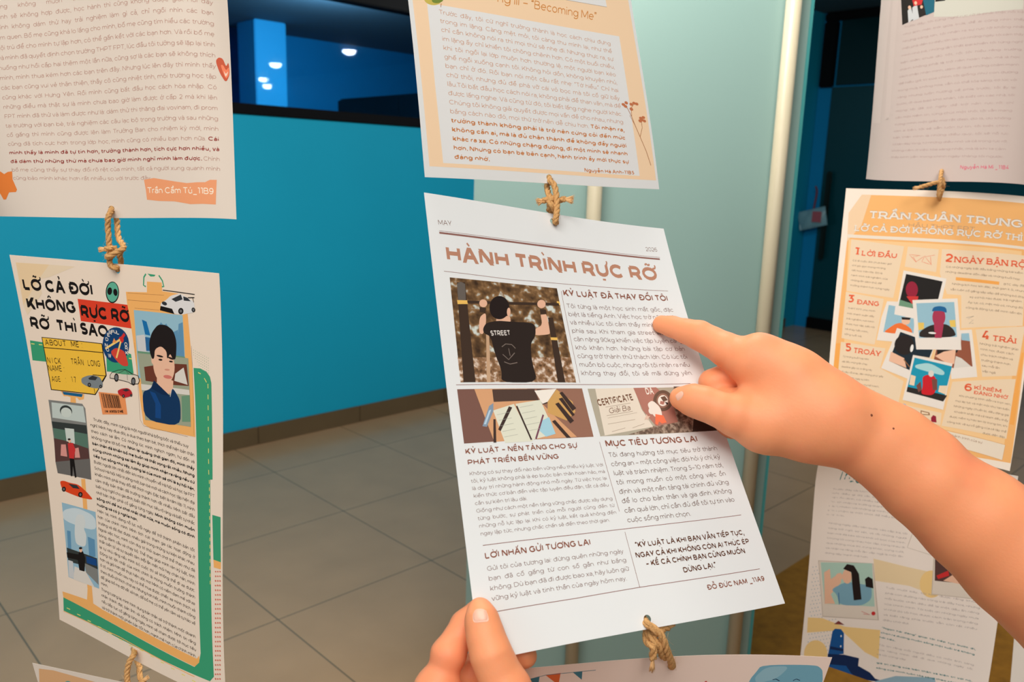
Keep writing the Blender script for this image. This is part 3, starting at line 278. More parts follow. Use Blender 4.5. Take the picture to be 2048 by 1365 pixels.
["border",None,[["P","halft1",[[0.47,0.53],[3.72,0.48],[2.41,1.66],[0.38,3.76]]],["P","halft2",[[3.72,0.48],[6.25,0.46],[3.5,1.41],[2.41,1.66]]],["P","halft2",[[0.38,3.76],[2.41,1.66],[2.51,2.7],[0.61,4.5]]],["P","orangep",[[4.27,16.97],[4.78,16.87],[4.98,25.65],[4.37,25.82]]],["P","orangep",[[0.72,27.09],[4.27,26.81],[4.45,25.54],[5.0,25.39],[5.15,26.88],[6.45,27.01],[18.17,27.23],[18.43,26.92],[18.49,27.66],[17.9,27.9],[0.81,27.57]]],["P","green",[[0.81,27.57],[17.9,27.94],[18.41,27.45],[18.6,26.69],[18.12,13.02],[19.6,12.74],[19.91,28.04],[19.49,28.52],[0.73,28.72]]],["P","green",[[19.89,16.36],[20.79,16.32],[20.84,19.46],[20.04,19.48]]],["P","orangep",[[20.04,19.48],[20.84,19.46],[20.84,19.96],[20.09,20.02]]],["E","dotred",[20.28,20.27],[0.08,-0.01],[0.0,0.06]],["E","dotred",[20.28,20.6],[0.08,-0.01],[0.0,0.07]],["E","dotred",[20.27,20.93],[0.09,-0.01],[0.0,0.07]],["E","dotred",[20.27,21.27],[0.09,-0.01],[0.0,0.06]],["E","dotred",[20.27,21.6],[0.08,-0.01],[0.0,0.07]],["E","dotred",[20.27,21.94],[0.08,-0.01],[0.0,0.06]],["E","dotred",[20.27,22.27],[0.08,-0.01],[0.0,0.07]],["E","dotred",[20.26,22.61],[0.08,-0.01],[0.0,0.07]],["E","dotred",[20.26,22.95],[0.08,-0.01],[0.0,0.07]],["E","dotred",[20.25,23.29],[0.08,-0.01],[0.0,0.07]],["E","dotred",[20.25,23.63],[0.08,-0.01],[0.0,0.07]],["E","dotred",[20.24,23.97],[0.08,-0.01],[0.0,0.07]],["E","dotred",[20.23,24.31],[0.08,-0.01],[0.0,0.07]],["E","dotred",[20.22,24.65],[0.08,-0.01],[0.0,0.07]],["E","dotred",[20.21,25.0],[0.08,-0.01],[0.0,0.07]],["E","dotred",[20.2,25.35],[0.08,-0.02],[0.0,0.06]],["E","dotred",[20.19,25.69],[0.08,-0.01],[0.0,0.07]],["E","dotred",[20.18,26.04],[0.08,-0.01],[-0.01,0.07]],["E","dotred",[20.16,26.39],[0.08,-0.01],[0.0,0.07]],["E","dotred",[20.15,26.74],[0.08,-0.01],[-0.01,0.07]],["E","dotred",[20.13,27.1],[0.08,-0.02],[0.0,0.07]],["E","dotred",[20.11,27.45],[0.08,-0.01],[0.0,0.07]],["E","dotred",[20.09,27.81],[0.08,-0.02],[0.0,0.07]],["E","dotred",[20.07,28.16],[0.08,-0.01],[0.0,0.08]],["E","dotred",[20.51,20.21],[0.08,-0.01],[0.0,0.06]],["E","dotred",[20.51,20.54],[0.08,-0.01],[0.0,0.06]],["E","dotred",[20.51,20.87],[0.08,-0.01],[0.0,0.07]],["E","dotred",[20.5,21.2],[0.09,-0.01],[0.0,0.07]],["E","dotred",[20.5,21.54],[0.08,-0.01],[0.0,0.07]],["E","dotred",[20.5,21.87],[0.08,-0.01],[0.0,0.07]],["E","dotred",[20.5,22.21],[0.08,-0.01],[0.0,0.07]],["E","dotred",[20.49,22.55],[0.08,-0.02],[0.0,0.06]],["E","dotred",[20.49,22.88],[0.08,-0.01],[0.0,0.07]],["E","dotred",[20.48,23.22],[0.08,-0.01],[0.0,0.07]],["E","dotred",[20.47,23.56],[0.08,-0.01],[0.0,0.07]],["E","dotred",[20.47,23.9],[0.08,-0.01],[-0.01,0.07]],["E","dotred",[20.46,24.25],[0.08,-0.02],[0.0,0.06]],["E","dotred",[20.45,24.59],[0.08,-0.01],[0.0,0.07]],["E","dotred",[20.44,24.93],[0.08,-0.01],[0.0,0.07]],["E","dotred",[20.43,25.28],[0.08,-0.01],[-0.01,0.07]],["E","dotred",[20.41,25.63],[0.08,-0.02],[0.0,0.07]],["E","dotred",[20.4,25.97],[0.08,-0.01],[0.0,0.07]],["E","dotred",[20.39,26.32],[0.07,-0.01],[-0.01,0.07]],["E","dotred",[20.37,26.68],[0.08,-0.02],[0.0,0.07]],["E","dotred",[20.35,27.03],[0.08,-0.01],[0.0,0.07]],["E","dotred",[20.33,27.38],[0.08,-0.01],[0.0,0.07]],["E","dotred",[20.31,27.74],[0.08,-0.01],[0.0,0.07]],["E","dotred",[20.29,28.1],[0.08,-0.02],[0.0,0.07]],["E","dotred",[20.74,20.15],[0.08,-0.01],[0.0,0.06]],["E","dotred",[20.74,20.48],[0.08,-0.01],[0.0,0.06]],["E","dotred",[20.74,20.81],[0.08,-0.01],[0.0,0.07]],["E","dotred",[20.73,21.14],[0.09,-0.01],[0.0,0.07]],["E","dotred",[20.73,21.48],[0.08,-0.02],[0.0,0.06]],["E","dotred",[20.73,21.81],[0.08,-0.01],[0.0,0.07]],["E","dotred",[20.72,22.15],[0.09,-0.02],[0.0,0.06]],["E","dotred",[20.72,22.48],[0.08,-0.01],[0.0,0.07]],["E","dotred",[20.71,22.82],[0.08,-0.01],[0.0,0.07]],["E","dotred",[20.71,23.16],[0.08,-0.01],[0.0,0.07]],["E","dotred",[20.7,23.5],[0.08,-0.01],[0.0,0.07]],["E","dotred",[20.69,23.84],[0.08,-0.01],[0.0,0.07]],["E","dotred",[20.68,24.18],[0.08,-0.01],[0.0,0.07]],["E","dotred",[20.67,24.52],[0.08,-0.01],[0.0,0.07]],["E","dotred",[20.66,24.87],[0.08,-0.01],[0.0,0.07]],["E","dotred",[20.65,25.21],[0.08,-0.01],[0.0,0.07]],["E","dotred",[20.64,25.56],[0.08,-0.01],[-0.01,0.07]],["E","dotred",[20.62,25.91],[0.08,-0.01],[0.0,0.07]],["E","dotred",[20.61,26.26],[0.08,-0.01],[-0.01,0.07]],["E","dotred",[20.59,26.61],[0.08,-0.01],[0.0,0.07]],["E","dotred",[20.57,26.96],[0.08,-0.01],[0.0,0.07]],["E","dotred",[20.55,27.32],[0.08,-0.02],[0.0,0.07]],["E","dotred",[20.53,27.67],[0.08,-0.01],[0.0,0.07]],["E","dotred",[20.51,28.03],[0.08,-0.01],[0.0,0.07]],["L","orangep",0.06,[[0.68,28.77],[8.78,28.5],[17.87,28.68]]],["L","yelw",0.07,[[1.23,28.35],[1.73,28.34]]],["L","yelw",0.07,[[2.75,28.44],[3.25,28.42]]],["L","yelw",0.07,[[4.27,28.51],[4.76,28.49]]],["L","yelw",0.07,[[5.76,28.57],[6.25,28.55]]],["L","yelw",0.07,[[7.24,28.62],[7.71,28.6]]],["L","yelw",0.07,[[8.68,28.67],[9.14,28.65]]],["L","yelw",0.07,[[10.08,28.72],[10.53,28.7]]],["L","yelw",0.07,[[11.45,28.65],[11.89,28.63]]],["L","yelw",0.07,[[12.77,28.71],[13.19,28.69]]],["L","yelw",0.07,[[14.04,28.77],[14.45,28.76]]],["L","yelw",0.07,[[15.27,28.85],[15.67,28.84]]],["L","yelw",0.07,[[16.46,28.94],[16.84,28.94]]],["L","yelw",0.07,[[17.59,29.04],[17.96,29.05]]],["P","green",[[17.86,6.55],[18.59,6.49],[19.26,6.62],[19.64,6.92],[19.78,7.31],[19.89,13.91],[18.17,14.26],[17.98,8.82]]],["L","yelw",0.07,[[19.41,7.43],[19.41,7.74]]],["L","yelw",0.07,[[19.4,8.16],[19.41,8.48]]],["L","yelw",0.07,[[19.4,8.89],[19.41,9.21]]],["L","yelw",0.07,[[19.4,9.63],[19.41,9.94]]],["L","yelw",0.07,[[19.41,10.36],[19.42,10.68]]],["L","yelw",0.07,[[19.42,11.1],[19.43,11.42]]],["L","yelw",0.07,[[19.43,11.84],[19.44,12.16]]],["L","yelw",0.07,[[19.44,12.58],[19.46,12.9]]],["L","yelw",0.07,[[19.46,13.32],[19.48,13.64]]],["L","yelw",0.07,[[18.36,6.8],[18.64,6.85]]],["L","yelw",0.07,[[19.02,7.1],[19.26,7.35]]],["L","yelw",0.06,[[19.52,14.02],[19.53,14.27]]],["L","yelw",0.06,[[19.54,14.52],[19.54,14.77]]],["L","yelw",0.06,[[19.55,15.02],[19.55,15.27]]],["L","yelw",0.06,[[19.57,15.52],[19.57,15.77]]],["L","yelw",0.06,[[19.58,16.02],[19.58,16.27]]],["L","yelw",0.06,[[19.59,16.52],[19.6,16.77]]],["L","yelw",0.06,[[19.61,17.02],[19.61,17.27]]],["L","yelw",0.06,[[19.62,17.52],[19.62,17.77]]],["L","yelw",0.06,[[19.64,18.02],[19.64,18.27]]],["L","yelw",0.06,[[19.65,18.53],[19.65,18.78]]],["L","yelw",0.06,[[19.66,19.03],[19.66,19.29]]],["L","yelw",0.06,[[19.67,19.54],[19.67,19.79]]],["L","yelw",0.06,[[19.68,20.05],[19.68,20.3]]],["L","yelw",0.06,[[19.69,20.56],[19.69,20.81]]],["L","yelw",0.06,[[19.7,21.07],[19.7,21.33]]],["P","green",[[0.39,6.47],[1.75,6.49],[1.82,8.0],[0.3,8.05]]],["P","green",[[8.4,6.07],[11.06,6.38],[11.2,7.78],[8.26,7.99]]],["L","yelw",0.07,[[0.46,6.72],[0.81,6.72]]],["L","yelw",0.07,[[1.26,6.71],[1.62,6.7]]],["L","yelw",0.07,[[10.8,6.71],[11.1,6.72]]],["E","dotgrn",[17.92,5.32],[0.03,0.0],[0.0,0.03]],["E","dotgrn",[17.91,5.49],[0.03,0.0],[0.0,0.03]],["E","dotgrn",[17.9,5.66],[0.03,-0.01],[0.0,0.03]],["E","dotgrn",[18.12,5.37],[0.03,-0.01],[-0.01,0.03]],["E","dotgrn",[18.11,5.54],[0.03,-0.01],[0.0,0.02]],["E","dotgrn",[18.1,5.7],[0.03,0.0],[0.0,0.03]],["E","dotgrn",[18.09,5.87],[0.04,0.0],[0.0,0.03]],["E","dotgrn",[18.31,5.42],[0.04,-0.01],[0.0,0.02]],["E","dotgrn",[18.31,5.58],[0.03,0.0],[-0.01,0.03]],["E","dotgrn",[18.3,5.75],[0.03,0.0],[0.0,0.03]],["E","dotgrn",[18.29,5.92],[0.03,-0.01],[0.0,0.03]],["E","dotgrn",[18.28,6.09],[0.04,-0.01],[0.0,0.02]],["E","dotgrn",[18.51,5.46],[0.04,0.0],[0.0,0.03]],["E","dotgrn",[18.5,5.63],[0.04,0.0],[0.0,0.03]],["E","dotgrn",[18.5,5.8],[0.03,-0.01],[0.0,0.03]],["E","dotgrn",[18.49,5.96],[0.03,0.0],[0.0,0.03]],["E","dotgrn",[18.48,6.13],[0.04,0.0],[0.0,0.03]],["E","dotgrn",[18.48,6.3],[0.03,0.0],[0.0,0.03]],["E","dotgrn",[18.71,5.51],[0.03,0.0],[0.0,0.03]],["E","dotgrn",[18.7,5.68],[0.04,-0.01],[0.0,0.02]],["E","dotgrn",[18.7,5.84],[0.03,0.0],[0.0,0.03]],["E","dotgrn",[18.69,6.01],[0.03,0.0],[0.0,0.03]],["E","dotgrn",[18.68,6.18],[0.04,-0.01],[0.0,0.03]],["E","dotgrn",[18.68,6.35],[0.03,-0.01],[0.0,0.02]],["E","dotgrn",[18.67,6.51],[0.03,0.0],[0.0,0.03]],["E","dotgrn",[18.91,5.56],[0.03,-0.01],[0.0,0.02]],["E","dotgrn",[18.9,5.72],[0.04,0.0],[0.0,0.03]],["E","dotgrn",[18.9,5.89],[0.03,0.0],[-0.01,0.03]],["E","dotgrn",[18.89,6.06],[0.03,-0.01],[0.0,0.02]],["E","dotgrn",[18.88,6.22],[0.04,0.0],[0.0,0.03]],["E","dotgrn",[18.88,6.39],[0.03,0.0],[0.0,0.03]],["E","dotgrn",[18.87,6.56],[0.03,-0.01],[0.0,0.03]],["E","dotgrn",[19.11,5.6],[0.03,0.0],[0.0,0.03]],["E","dotgrn",[19.1,5.77],[0.03,-0.01],[0.0,0.03]],["E","dotgrn",[19.09,5.93],[0.04,0.0],[0.0,0.03]],["E","dotgrn",[19.09,6.1],[0.03,0.0],[0.0,0.03]],["E","dotgrn",[19.08,6.27],[0.04,-0.01],[0.0,0.03]],["E","dotgrn",[19.08,6.44],[0.03,-0.01],[0.0,0.02]],["E","dotgrn",[19.07,6.6],[0.03,0.0],[0.0,0.03]],["E","dotgrn",[19.31,5.65],[0.03,-0.01],[0.0,0.03]],["E","dotgrn",[19.3,5.81],[0.03,0.0],[0.0,0.03]],["E","dotgrn",[19.29,5.98],[0.04,0.0],[0.0,0.03]],["E","dotgrn",[19.29,6.15],[0.03,-0.01],[0.0,0.02]],["E","dotgrn",[19.28,6.31],[0.04,0.0],[0.0,0.03]],["E","dotgrn",[19.28,6.48],[0.03,0.0],[0.0,0.03]],["E","dotgrn",[19.27,6.65],[0.03,-0.01],[0.0,0.02]],["E","dotgrn",[19.51,5.69],[0.03,0.0],[-0.01,0.03]],["E","dotgrn",[19.5,5.86],[0.03,0.0],[0.0,0.03]],["E","dotgrn",[19.49,6.03],[0.04,-0.01],[0.0,0.02]],["E","dotgrn",[19.49,6.19],[0.03,0.0],[0.0,0.03]],["E","dotgrn",[19.48,6.36],[0.04,-0.01],[0.0,0.02]],["E","dotgrn",[19.48,6.52],[0.03,0.0],[0.0,0.03]],["E","dotgrn",[19.47,6.69],[0.03,0.0],[0.0,0.03]],["P","orangep",[[2.9,10.17],[5.51,10.06],[5.4,10.47],[4.86,10.63],[4.66,10.46],[4.49,10.48],[4.46,11.0],[3.83,11.01],[3.91,10.52],[3.58,10.48],[3.17,10.54]]],["P","blueclip",[[3.06,10.19],[5.34,10.09],[5.19,10.34],[3.19,10.41]]]]],
["headline",None,[["X","black","x",0.908,"f","LỠ CẢ ĐỜI",[0.69,2.56,7.72,2.49],[0.0,0.0,0.0,0.0]],["X","black","x",0.908,"f","KHÔNG",[0.73,4.0,5.72,3.94],[0.0,0.0,0.0,0.0]],["P","redbox",[[6.03,2.82],[11.44,2.84],[11.41,4.51],[6.05,4.46]]],["X","black","x",0.908,"f","RỰC RỠ",[6.13,4.15,11.24,4.11],[0.0,0.0,0.0,0.0]],["X","black","x",0.908,"f","RỠ  THÌ SAO",[0.7,5.48,8.82,5.45],[0.0,0.0,0.0,0.0]]]],
["sticker","green alien head",[["E","black",[9.69,2.07],[0.69,-0.06],[-0.12,0.78]],["E","alien",[9.7,2.05],[0.6,-0.05],[-0.12,0.71]],["P","alien",[[9.07,2.37],[10.23,2.28],[9.9,2.64],[9.61,2.77],[9.35,2.7]]],["E","black",[9.43,2.0],[0.22,0.07],[-0.14,0.27]],["E","black",[10.0,2.04],[0.21,-0.08],[0.05,0.25]]]],
["clipboard_frame","orange clipboard frame",[["L","green",0.12,[[13.34,0.52],[13.1,0.76],[12.98,1.33],[13.21,1.4]]],["L","green",0.12,[[14.66,0.53],[14.98,0.87],[15.09,1.26],[14.86,1.29]]],["P","green",[[13.49,0.49],[14.33,0.52],[14.19,0.64],[13.79,0.67]]],["P","orangep",[[13.38,1.04],[14.9,1.0],[14.89,1.59],[16.54,1.63],[17.42,2.82],[17.71,6.28],[17.96,11.31],[15.74,11.4],[12.92,11.57],[12.06,11.36],[11.77,9.56],[11.26,3.77],[11.1,2.7],[11.09,1.92],[13.28,1.79]]],["L","brownln",0.025,[[11.19,2.49],[14.49,2.39]]],["L","brownln",0.02,[[11.26,1.99],[15.04,1.86]]],["L","brownln",0.02,[[11.85,3.01],[14.43,2.93]]],["L","brownln",0.02,[[11.53,5.51],[11.7,11.1],[12.09,11.49],[17.12,11.43]]],["L","brownln",0.02,[[17.71,5.07],[17.81,11.2]]]]],
["photograph","photo of a dark-haired person in a navy collared shirt by a river",[["P","skyp",[[11.74,3.15],[14.6,3.1],[16.9,3.06],[17.0,7.99],[11.69,8.03]]],["P","towerb",[[12.52,3.76],[13.0,3.86],[13.31,4.82],[12.75,4.79]]],["P","towerg",[[14.26,4.03],[14.54,3.76],[14.83,3.97],[15.1,3.79],[15.43,4.2],[15.56,5.97],[14.16,5.88]]],["P","towerg",[[16.42,3.7],[16.87,3.54],[16.9,5.9],[16.07,5.91]]],["P","towerg",[[15.8,4.32],[16.32,4.11],[16.2,5.9],[15.69,5.96]]],["P","greywh",[[11.79,4.97],[12.62,4.81],[13.33,5.31],[13.15,5.92],[11.85,6.23]]],["P","towerb2",[[12.73,4.96],[13.48,4.97],[13.4,5.89],[12.76,5.96]]],["P","greenp",[[11.8,6.06],[16.97,5.89],[16.98,6.13],[11.81,6.4]]],["P","water",[[11.79,6.22],[17.33,5.95],[17.47,10.68],[12.29,11.01]]],["P","boatbr",[[12.43,7.14],[14.88,6.59],[17.14,6.39],[17.31,7.86],[15.42,8.04],[12.52,8.13]]],["P","boatwh",[[15.86,7.19],[16.79,6.65],[17.19,7.8],[15.72,7.71]]],["P","boatwh",[[11.99,8.43],[17.35,8.13],[17.4,8.48],[12.01,8.87]]],["P","greenp",[[16.48,8.68],[17.4,8.48],[17.45,10.33],[16.5,10.48]]],["P","faceskin",[[13.81,7.52],[15.61,7.73],[15.51,8.6],[14.76,8.78],[13.77,8.11]]],["E","faceskin",[14.66,5.76],[1.1,-0.06],[-0.05,0.79]],["E","faceskin",[14.63,6.77],[1.18,-0.06],[-0.03,1.31]],["E","faceskin",[13.46,6.54],[0.19,-0.02],[-0.02,0.28]],["P","hairc",[[13.14,6.0],[13.15,5.27],[13.49,4.58],[14.21,3.94],[15.09,3.89],[15.83,4.21],[16.13,4.95],[15.97,6.18],[15.63,6.22],[15.38,5.82],[15.01,6.33],[15.0,5.72],[14.41,5.42],[13.72,5.72],[13.61,6.38],[13.38,6.48]]],["E","browd",[14.24,6.16],[0.36,0.01],[0.0,0.07]],["E","browd",[15.41,6.17],[0.32,0.04],[0.0,0.07]],["E","hairb",[14.28,6.41],[0.22,-0.01],[-0.01,0.07]],["E","hairb",[15.43,6.4],[0.21,-0.01],[0.0,0.06]],["E","noses",[14.97,7.03],[0.29,-0.02],[-0.01,0.07]],["E","lips",[15.0,7.53],[0.47,-0.02],[-0.01,0.13]],["P","navy",[[12.06,8.98],[13.06,8.65],[13.44,7.97],[13.72,8.12],[15.22,8.94],[15.47,8.25],[15.81,8.46],[16.36,9.06],[16.32,10.87],[12.23,11.01]]],["P","navyd",[[13.44,7.97],[15.22,8.86],[14.3,8.88],[13.17,8.6]]],["P","navyb",[[12.93,8.82],[13.56,8.88],[14.15,9.68],[14.11,10.64],[13.47,10.67],[13.52,9.62]]],["L","boatwh",0.05,[[15.22,8.9],[15.41,8.33]]]]],
["info_card","yellow card with typed nickname and age",[["P","black",[[1.67,6.08],[8.05,5.92],[8.2,8.31],[6.77,9.97],[1.82,10.22]]],["P","yellow",[[1.74,6.13],[7.96,5.98],[8.09,8.32],[6.73,9.9],[1.91,10.15]]],["L","black",0.06,[[1.75,6.89],[8.02,6.61]]],["L","black",0.05,[[6.66,8.44],[8.08,8.34]]],["L","black",0.05,[[6.67,9.47],[6.74,9.9]]],["L","black",0.05,[[7.59,8.85],[8.08,8.34]]],["X","black","m",0.443,"f","ABOUT ME:",[1.94,6.68,6.07,6.46],[0.0,0.0,0.0,0.0]],["X","black","m",0.463,"f","NICK",[1.88,8.08,3.4,8.01],[0.0,0.0,0.0,0.0]],["X","black","m",0.463,"f","NAME:",[1.86,8.71,3.8,8.55],[0.0,0.0,0.0,0.0]],["X","black","m",0.463,"f","TRẦN LONG",[4.43,7.9,7.63,7.72],[0.0,0.0,0.0,0.0]],["X","black","m",0.423,"f","AGE : 17",[2.07,9.53,4.85,9.24],[0.0,0.0,0.0,0.0]]]],
["sticker","round blue badge with pencils and words",[["E","badge",[9.5,5.89],[1.42,-0.05],[-0.26,1.32]],["P","redbl",[[8.8,6.48],[9.48,6.06],[10.34,6.23],[10.54,6.63],[10.73,7.29],[10.08,7.37],[9.48,7.1]]],["E","red",[10.12,5.44],[0.27,-0.01],[-0.03,0.23]],["L","red",0.22,[[10.2,5.31],[10.55,4.97]]],["L","pencil",0.15,[[8.33,6.28],[9.99,5.45]]],["L","pencil",0.15,[[9.45,6.84],[10.07,5.57]]],["P","orst",[[9.23,5.62],[9.38,5.39],[9.48,5.55],[9.67,5.57],[9.46,5.72],[9.15,5.74]]],["X","boatwh","b",0.28,"f","W",[8.56,6.9,8.91,6.89],[0.0,0.0,0.0,0.0]],["X","boatwh","b",0.28,"f","O",[8.4,6.48,8.75,6.47],[0.0,0.0,0.0,0.0]],["X","boatwh","b",0.28,"f","N",[8.3,6.15,8.65,6.14],[0.0,0.0,0.0,0.0]],["X","boatwh","b",0.28,"f","D",[8.43,5.7,8.78,5.69],[0.0,0.0,0.0,0.0]],["X","boatwh","b",0.28,"f","E",[8.64,5.36,8.99,5.35],[0.0,0.0,0.0,0.0]],["X","boatwh","b",0.28,"f","R",[8.86,5.17,9.2,5.16],[0.0,0.0,0.0,0.0]],["X","boatwh","b",0.28,"f","F",[9.11,5.09,9.46,5.08],[0.0,0.0,0.0,0.0]],["X","boatwh","b",0.28,"f","U",[9.39,5.05,9.74,5.04],[0.0,0.0,0.0,0.0]],["X","boatwh","b",0.28,"f","L",[9.67,5.09,10.02,5.08],[0.0,0.0,0.0,0.0]],["X","boatwh","b",0.28,"f","O",[10.42,5.86,10.77,5.85],[0.0,0.0,0.0,0.0]],["X","boatwh","b",0.28,"f","R",[10.45,6.13,10.8,6.12],[0.0,0.0,0.0,0.0]],["X","boatwh","b",0.28,"f","K",[10.46,6.47,10.82,6.46],[0.0,0.0,0.0,0.0]]]],
["sticker","barcode on an orange patch",[["P","orbar",[[7.13,9.67],[10.08,9.48],[10.25,10.93],[7.39,11.36]]],["P","black",[[7.39,9.75],[7.46,9.74],[7.68,10.82],[7.61,10.83]]],["P","black",[[7.52,9.74],[7.55,9.73],[7.78,10.81],[7.74,10.81]]],["P","black",[[7.61,9.73],[7.7,9.72],[7.93,10.79],[7.84,10.8]]],["P","black",[[7.76,9.73],[7.79,9.72],[8.02,10.77],[7.99,10.78]]],["P","black",[[7.85,9.72],[7.89,9.72],[8.12,10.76],[8.08,10.76]]],["P","black",[[7.94,9.71],[8.02,9.7],[8.26,10.74],[8.18,10.75]]],["P","black",[[8.08,9.71],[8.12,9.7],[8.35,10.72],[8.32,10.73]]],["P","black",[[8.17,9.7],[8.23,9.69],[8.47,10.71],[8.41,10.71]]],["P","black",[[8.29,9.7],[8.38,9.68],[8.62,10.68],[8.53,10.7]]],["P","black",[[8.44,9.69],[8.47,9.68],[8.72,10.67],[8.68,10.68]]],["P","black",[[8.53,9.68],[8.57,9.68],[8.82,10.65],[8.78,10.66]]],["P","black",[[8.63,9.68],[8.71,9.67],[8.96,10.63],[8.88,10.65]]],["P","black",[[8.77,9.67],[8.8,9.66],[9.06,10.62],[9.02,10.63]]],["P","black",[[8.86,9.66],[8.93,9.65],[9.19,10.6],[9.12,10.61]]],["P","black",[[8.99,9.66],[9.02,9.65],[9.28,10.59],[9.24,10.59]]],["P","black",[[9.08,9.65],[9.17,9.64],[9.43,10.57],[9.34,10.58]]],["P","black",[[9.23,9.64],[9.28,9.64],[9.54,10.55],[9.49,10.56]]],["P","black",[[9.33,9.64],[9.37,9.63],[9.63,10.54],[9.6,10.54]]],["X","black","b",0.201,"f","I M  AWSS 0 ME",[7.73,11.17,9.85,10.86],[0.0,0.0,0.0,0.0]]]],
["sticker","silver car",[["P","carsil",[[5.35,8.86],[6.06,8.57],[6.64,8.46],[7.42,8.48],[7.72,8.91],[7.63,9.31],[6.84,9.45],[6.05,9.44],[5.35,9.25]]],["P","carwin",[[6.15,8.76],[6.63,8.5],[7.18,8.57],[6.92,8.82],[6.25,8.86]]],["E","black",[6.19,9.26],[0.19,-0.02],[-0.02,0.17]],["E","wheelg",[6.19,9.26],[0.1,-0.01],[-0.01,0.09]],["E","black",[7.44,9.22],[0.16,-0.02],[-0.02,0.14]],["E","wheelg",[7.44,9.22],[0.08,-0.01],[-0.01,0.07]]]],
["sticker","outlined white coupe",[["P","black",[[8.57,8.22],[8.82,7.96],[9.52,7.72],[10.32,7.57],[11.08,7.79],[11.75,7.86],[11.86,8.22],[11.7,8.48],[10.9,8.61],[10.57,8.5],[9.44,8.46],[8.54,8.46]]],["P","bgcream",[[8.64,8.21],[8.87,7.99],[9.52,7.76],[10.32,7.61],[11.02,7.84],[11.68,7.9],[11.79,8.23],[11.65,8.44],[10.9,8.55],[10.59,8.46],[9.45,8.41],[8.61,8.41]]],["P","greenp2",[[8.87,7.99],[9.52,7.76],[10.32,7.61],[11.02,7.84],[11.3,7.88],[9.94,7.98]]],["L","black",0.03,[[9.49,7.99],[10.32,7.61],[10.68,7.88]]],["L","black",0.03,[[10.51,7.9],[10.52,8.35]]],["E","black",[9.29,8.31],[0.25,-0.03],[-0.04,0.31]],["E","wheelg",[9.29,8.31],[0.16,-0.02],[-0.02,0.21]],["E","black",[11.15,8.35],[0.25,-0.03],[-0.03,0.3]],["E","wheelg",[11.15,8.35],[0.16,-0.02],[-0.02,0.2]]]],
["sticker","small red car",[["P","carred",[[9.33,9.27],[9.83,9.05],[10.53,8.92],[10.86,9.07],[11.0,9.39],[10.53,9.57],[10.0,9.72],[9.39,9.53]]],["P","carwin",[[9.88,9.16],[10.35,8.98],[10.69,9.07],[10.27,9.22]]],["E","black",[9.96,9.59],[0.15,-0.02],[-0.02,0.13]],["E","wheelg",[9.96,9.59],[0.07,-0.01],[-0.01,0.07]],["E","black",[10.83,9.41],[0.12,-0.02],[-0.01,0.1]],["E","wheelg",[10.83,9.41],[0.06,-0.01],[0.0,0.05]]]],
["sticker","white racing car with a rear wing",[["P","carwh",[[14.64,2.42],[15.25,2.17],[15.78,1.81],[16.79,1.61],[17.51,1.83],[18.23,2.05],[18.24,2.75],[17.42,2.9],[16.65,3.08],[14.56,2.91]]],["P","carwin",[[15.82,2.06],[16.84,1.67],[17.0,1.99],[16.24,2.21]]],["E","black",[16.74,2.8],[0.28,-0.03],[-0.02,0.22]],["E","wheelg",[16.74,2.8],[0.14,-0.01],[-0.01,0.11]],["E","black",[18.09,2.6],[0.2,-0.01],[-0.01,0.16]],["E","wheelg",[18.09,2.6],[0.1,0.0],[-0.01,0.09]],["P","black",[[14.62,2.62],[15.82,2.72],[16.03,3.06],[14.51,2.93]]],["L","black",0.06,[[14.96,1.51],[18.3,1.56]]],["L","black",0.06,[[18.26,1.77],[17.57,1.83]]],["L","black",0.05,[[18.07,1.79],[18.17,2.09]]],["E","carwin",[15.04,2.42],[0.27,0.02],[-0.01,0.13]],["P","carwin",[[17.08,1.78],[17.51,1.83],[17.86,2.04],[17.12,2.06]]]]],
["sticker","red sports car",[["P","carorr",[[1.57,17.67],[2.07,17.51],[2.83,17.56],[3.89,17.48],[4.91,17.91],[5.55,18.28],[5.44,18.4],[4.07,18.52],[2.33,18.42],[1.77,18.27]]],["P","carwin",[[2.63,17.66],[3.69,17.58],[4.05,17.83],[3.17,17.91]]],["E","black",[2.01,18.23],[0.26,-0.05],[-0.03,0.21]],["E","wheelg",[2.01,18.23],[0.13,-0.03],[-0.01,0.11]],["E","black",[4.06,18.27],[0.28,-0.06],[-0.02,0.22]],["E","wheelg",[4.06,18.27],[0.14,-0.03],[-0.01,0.12]]]],
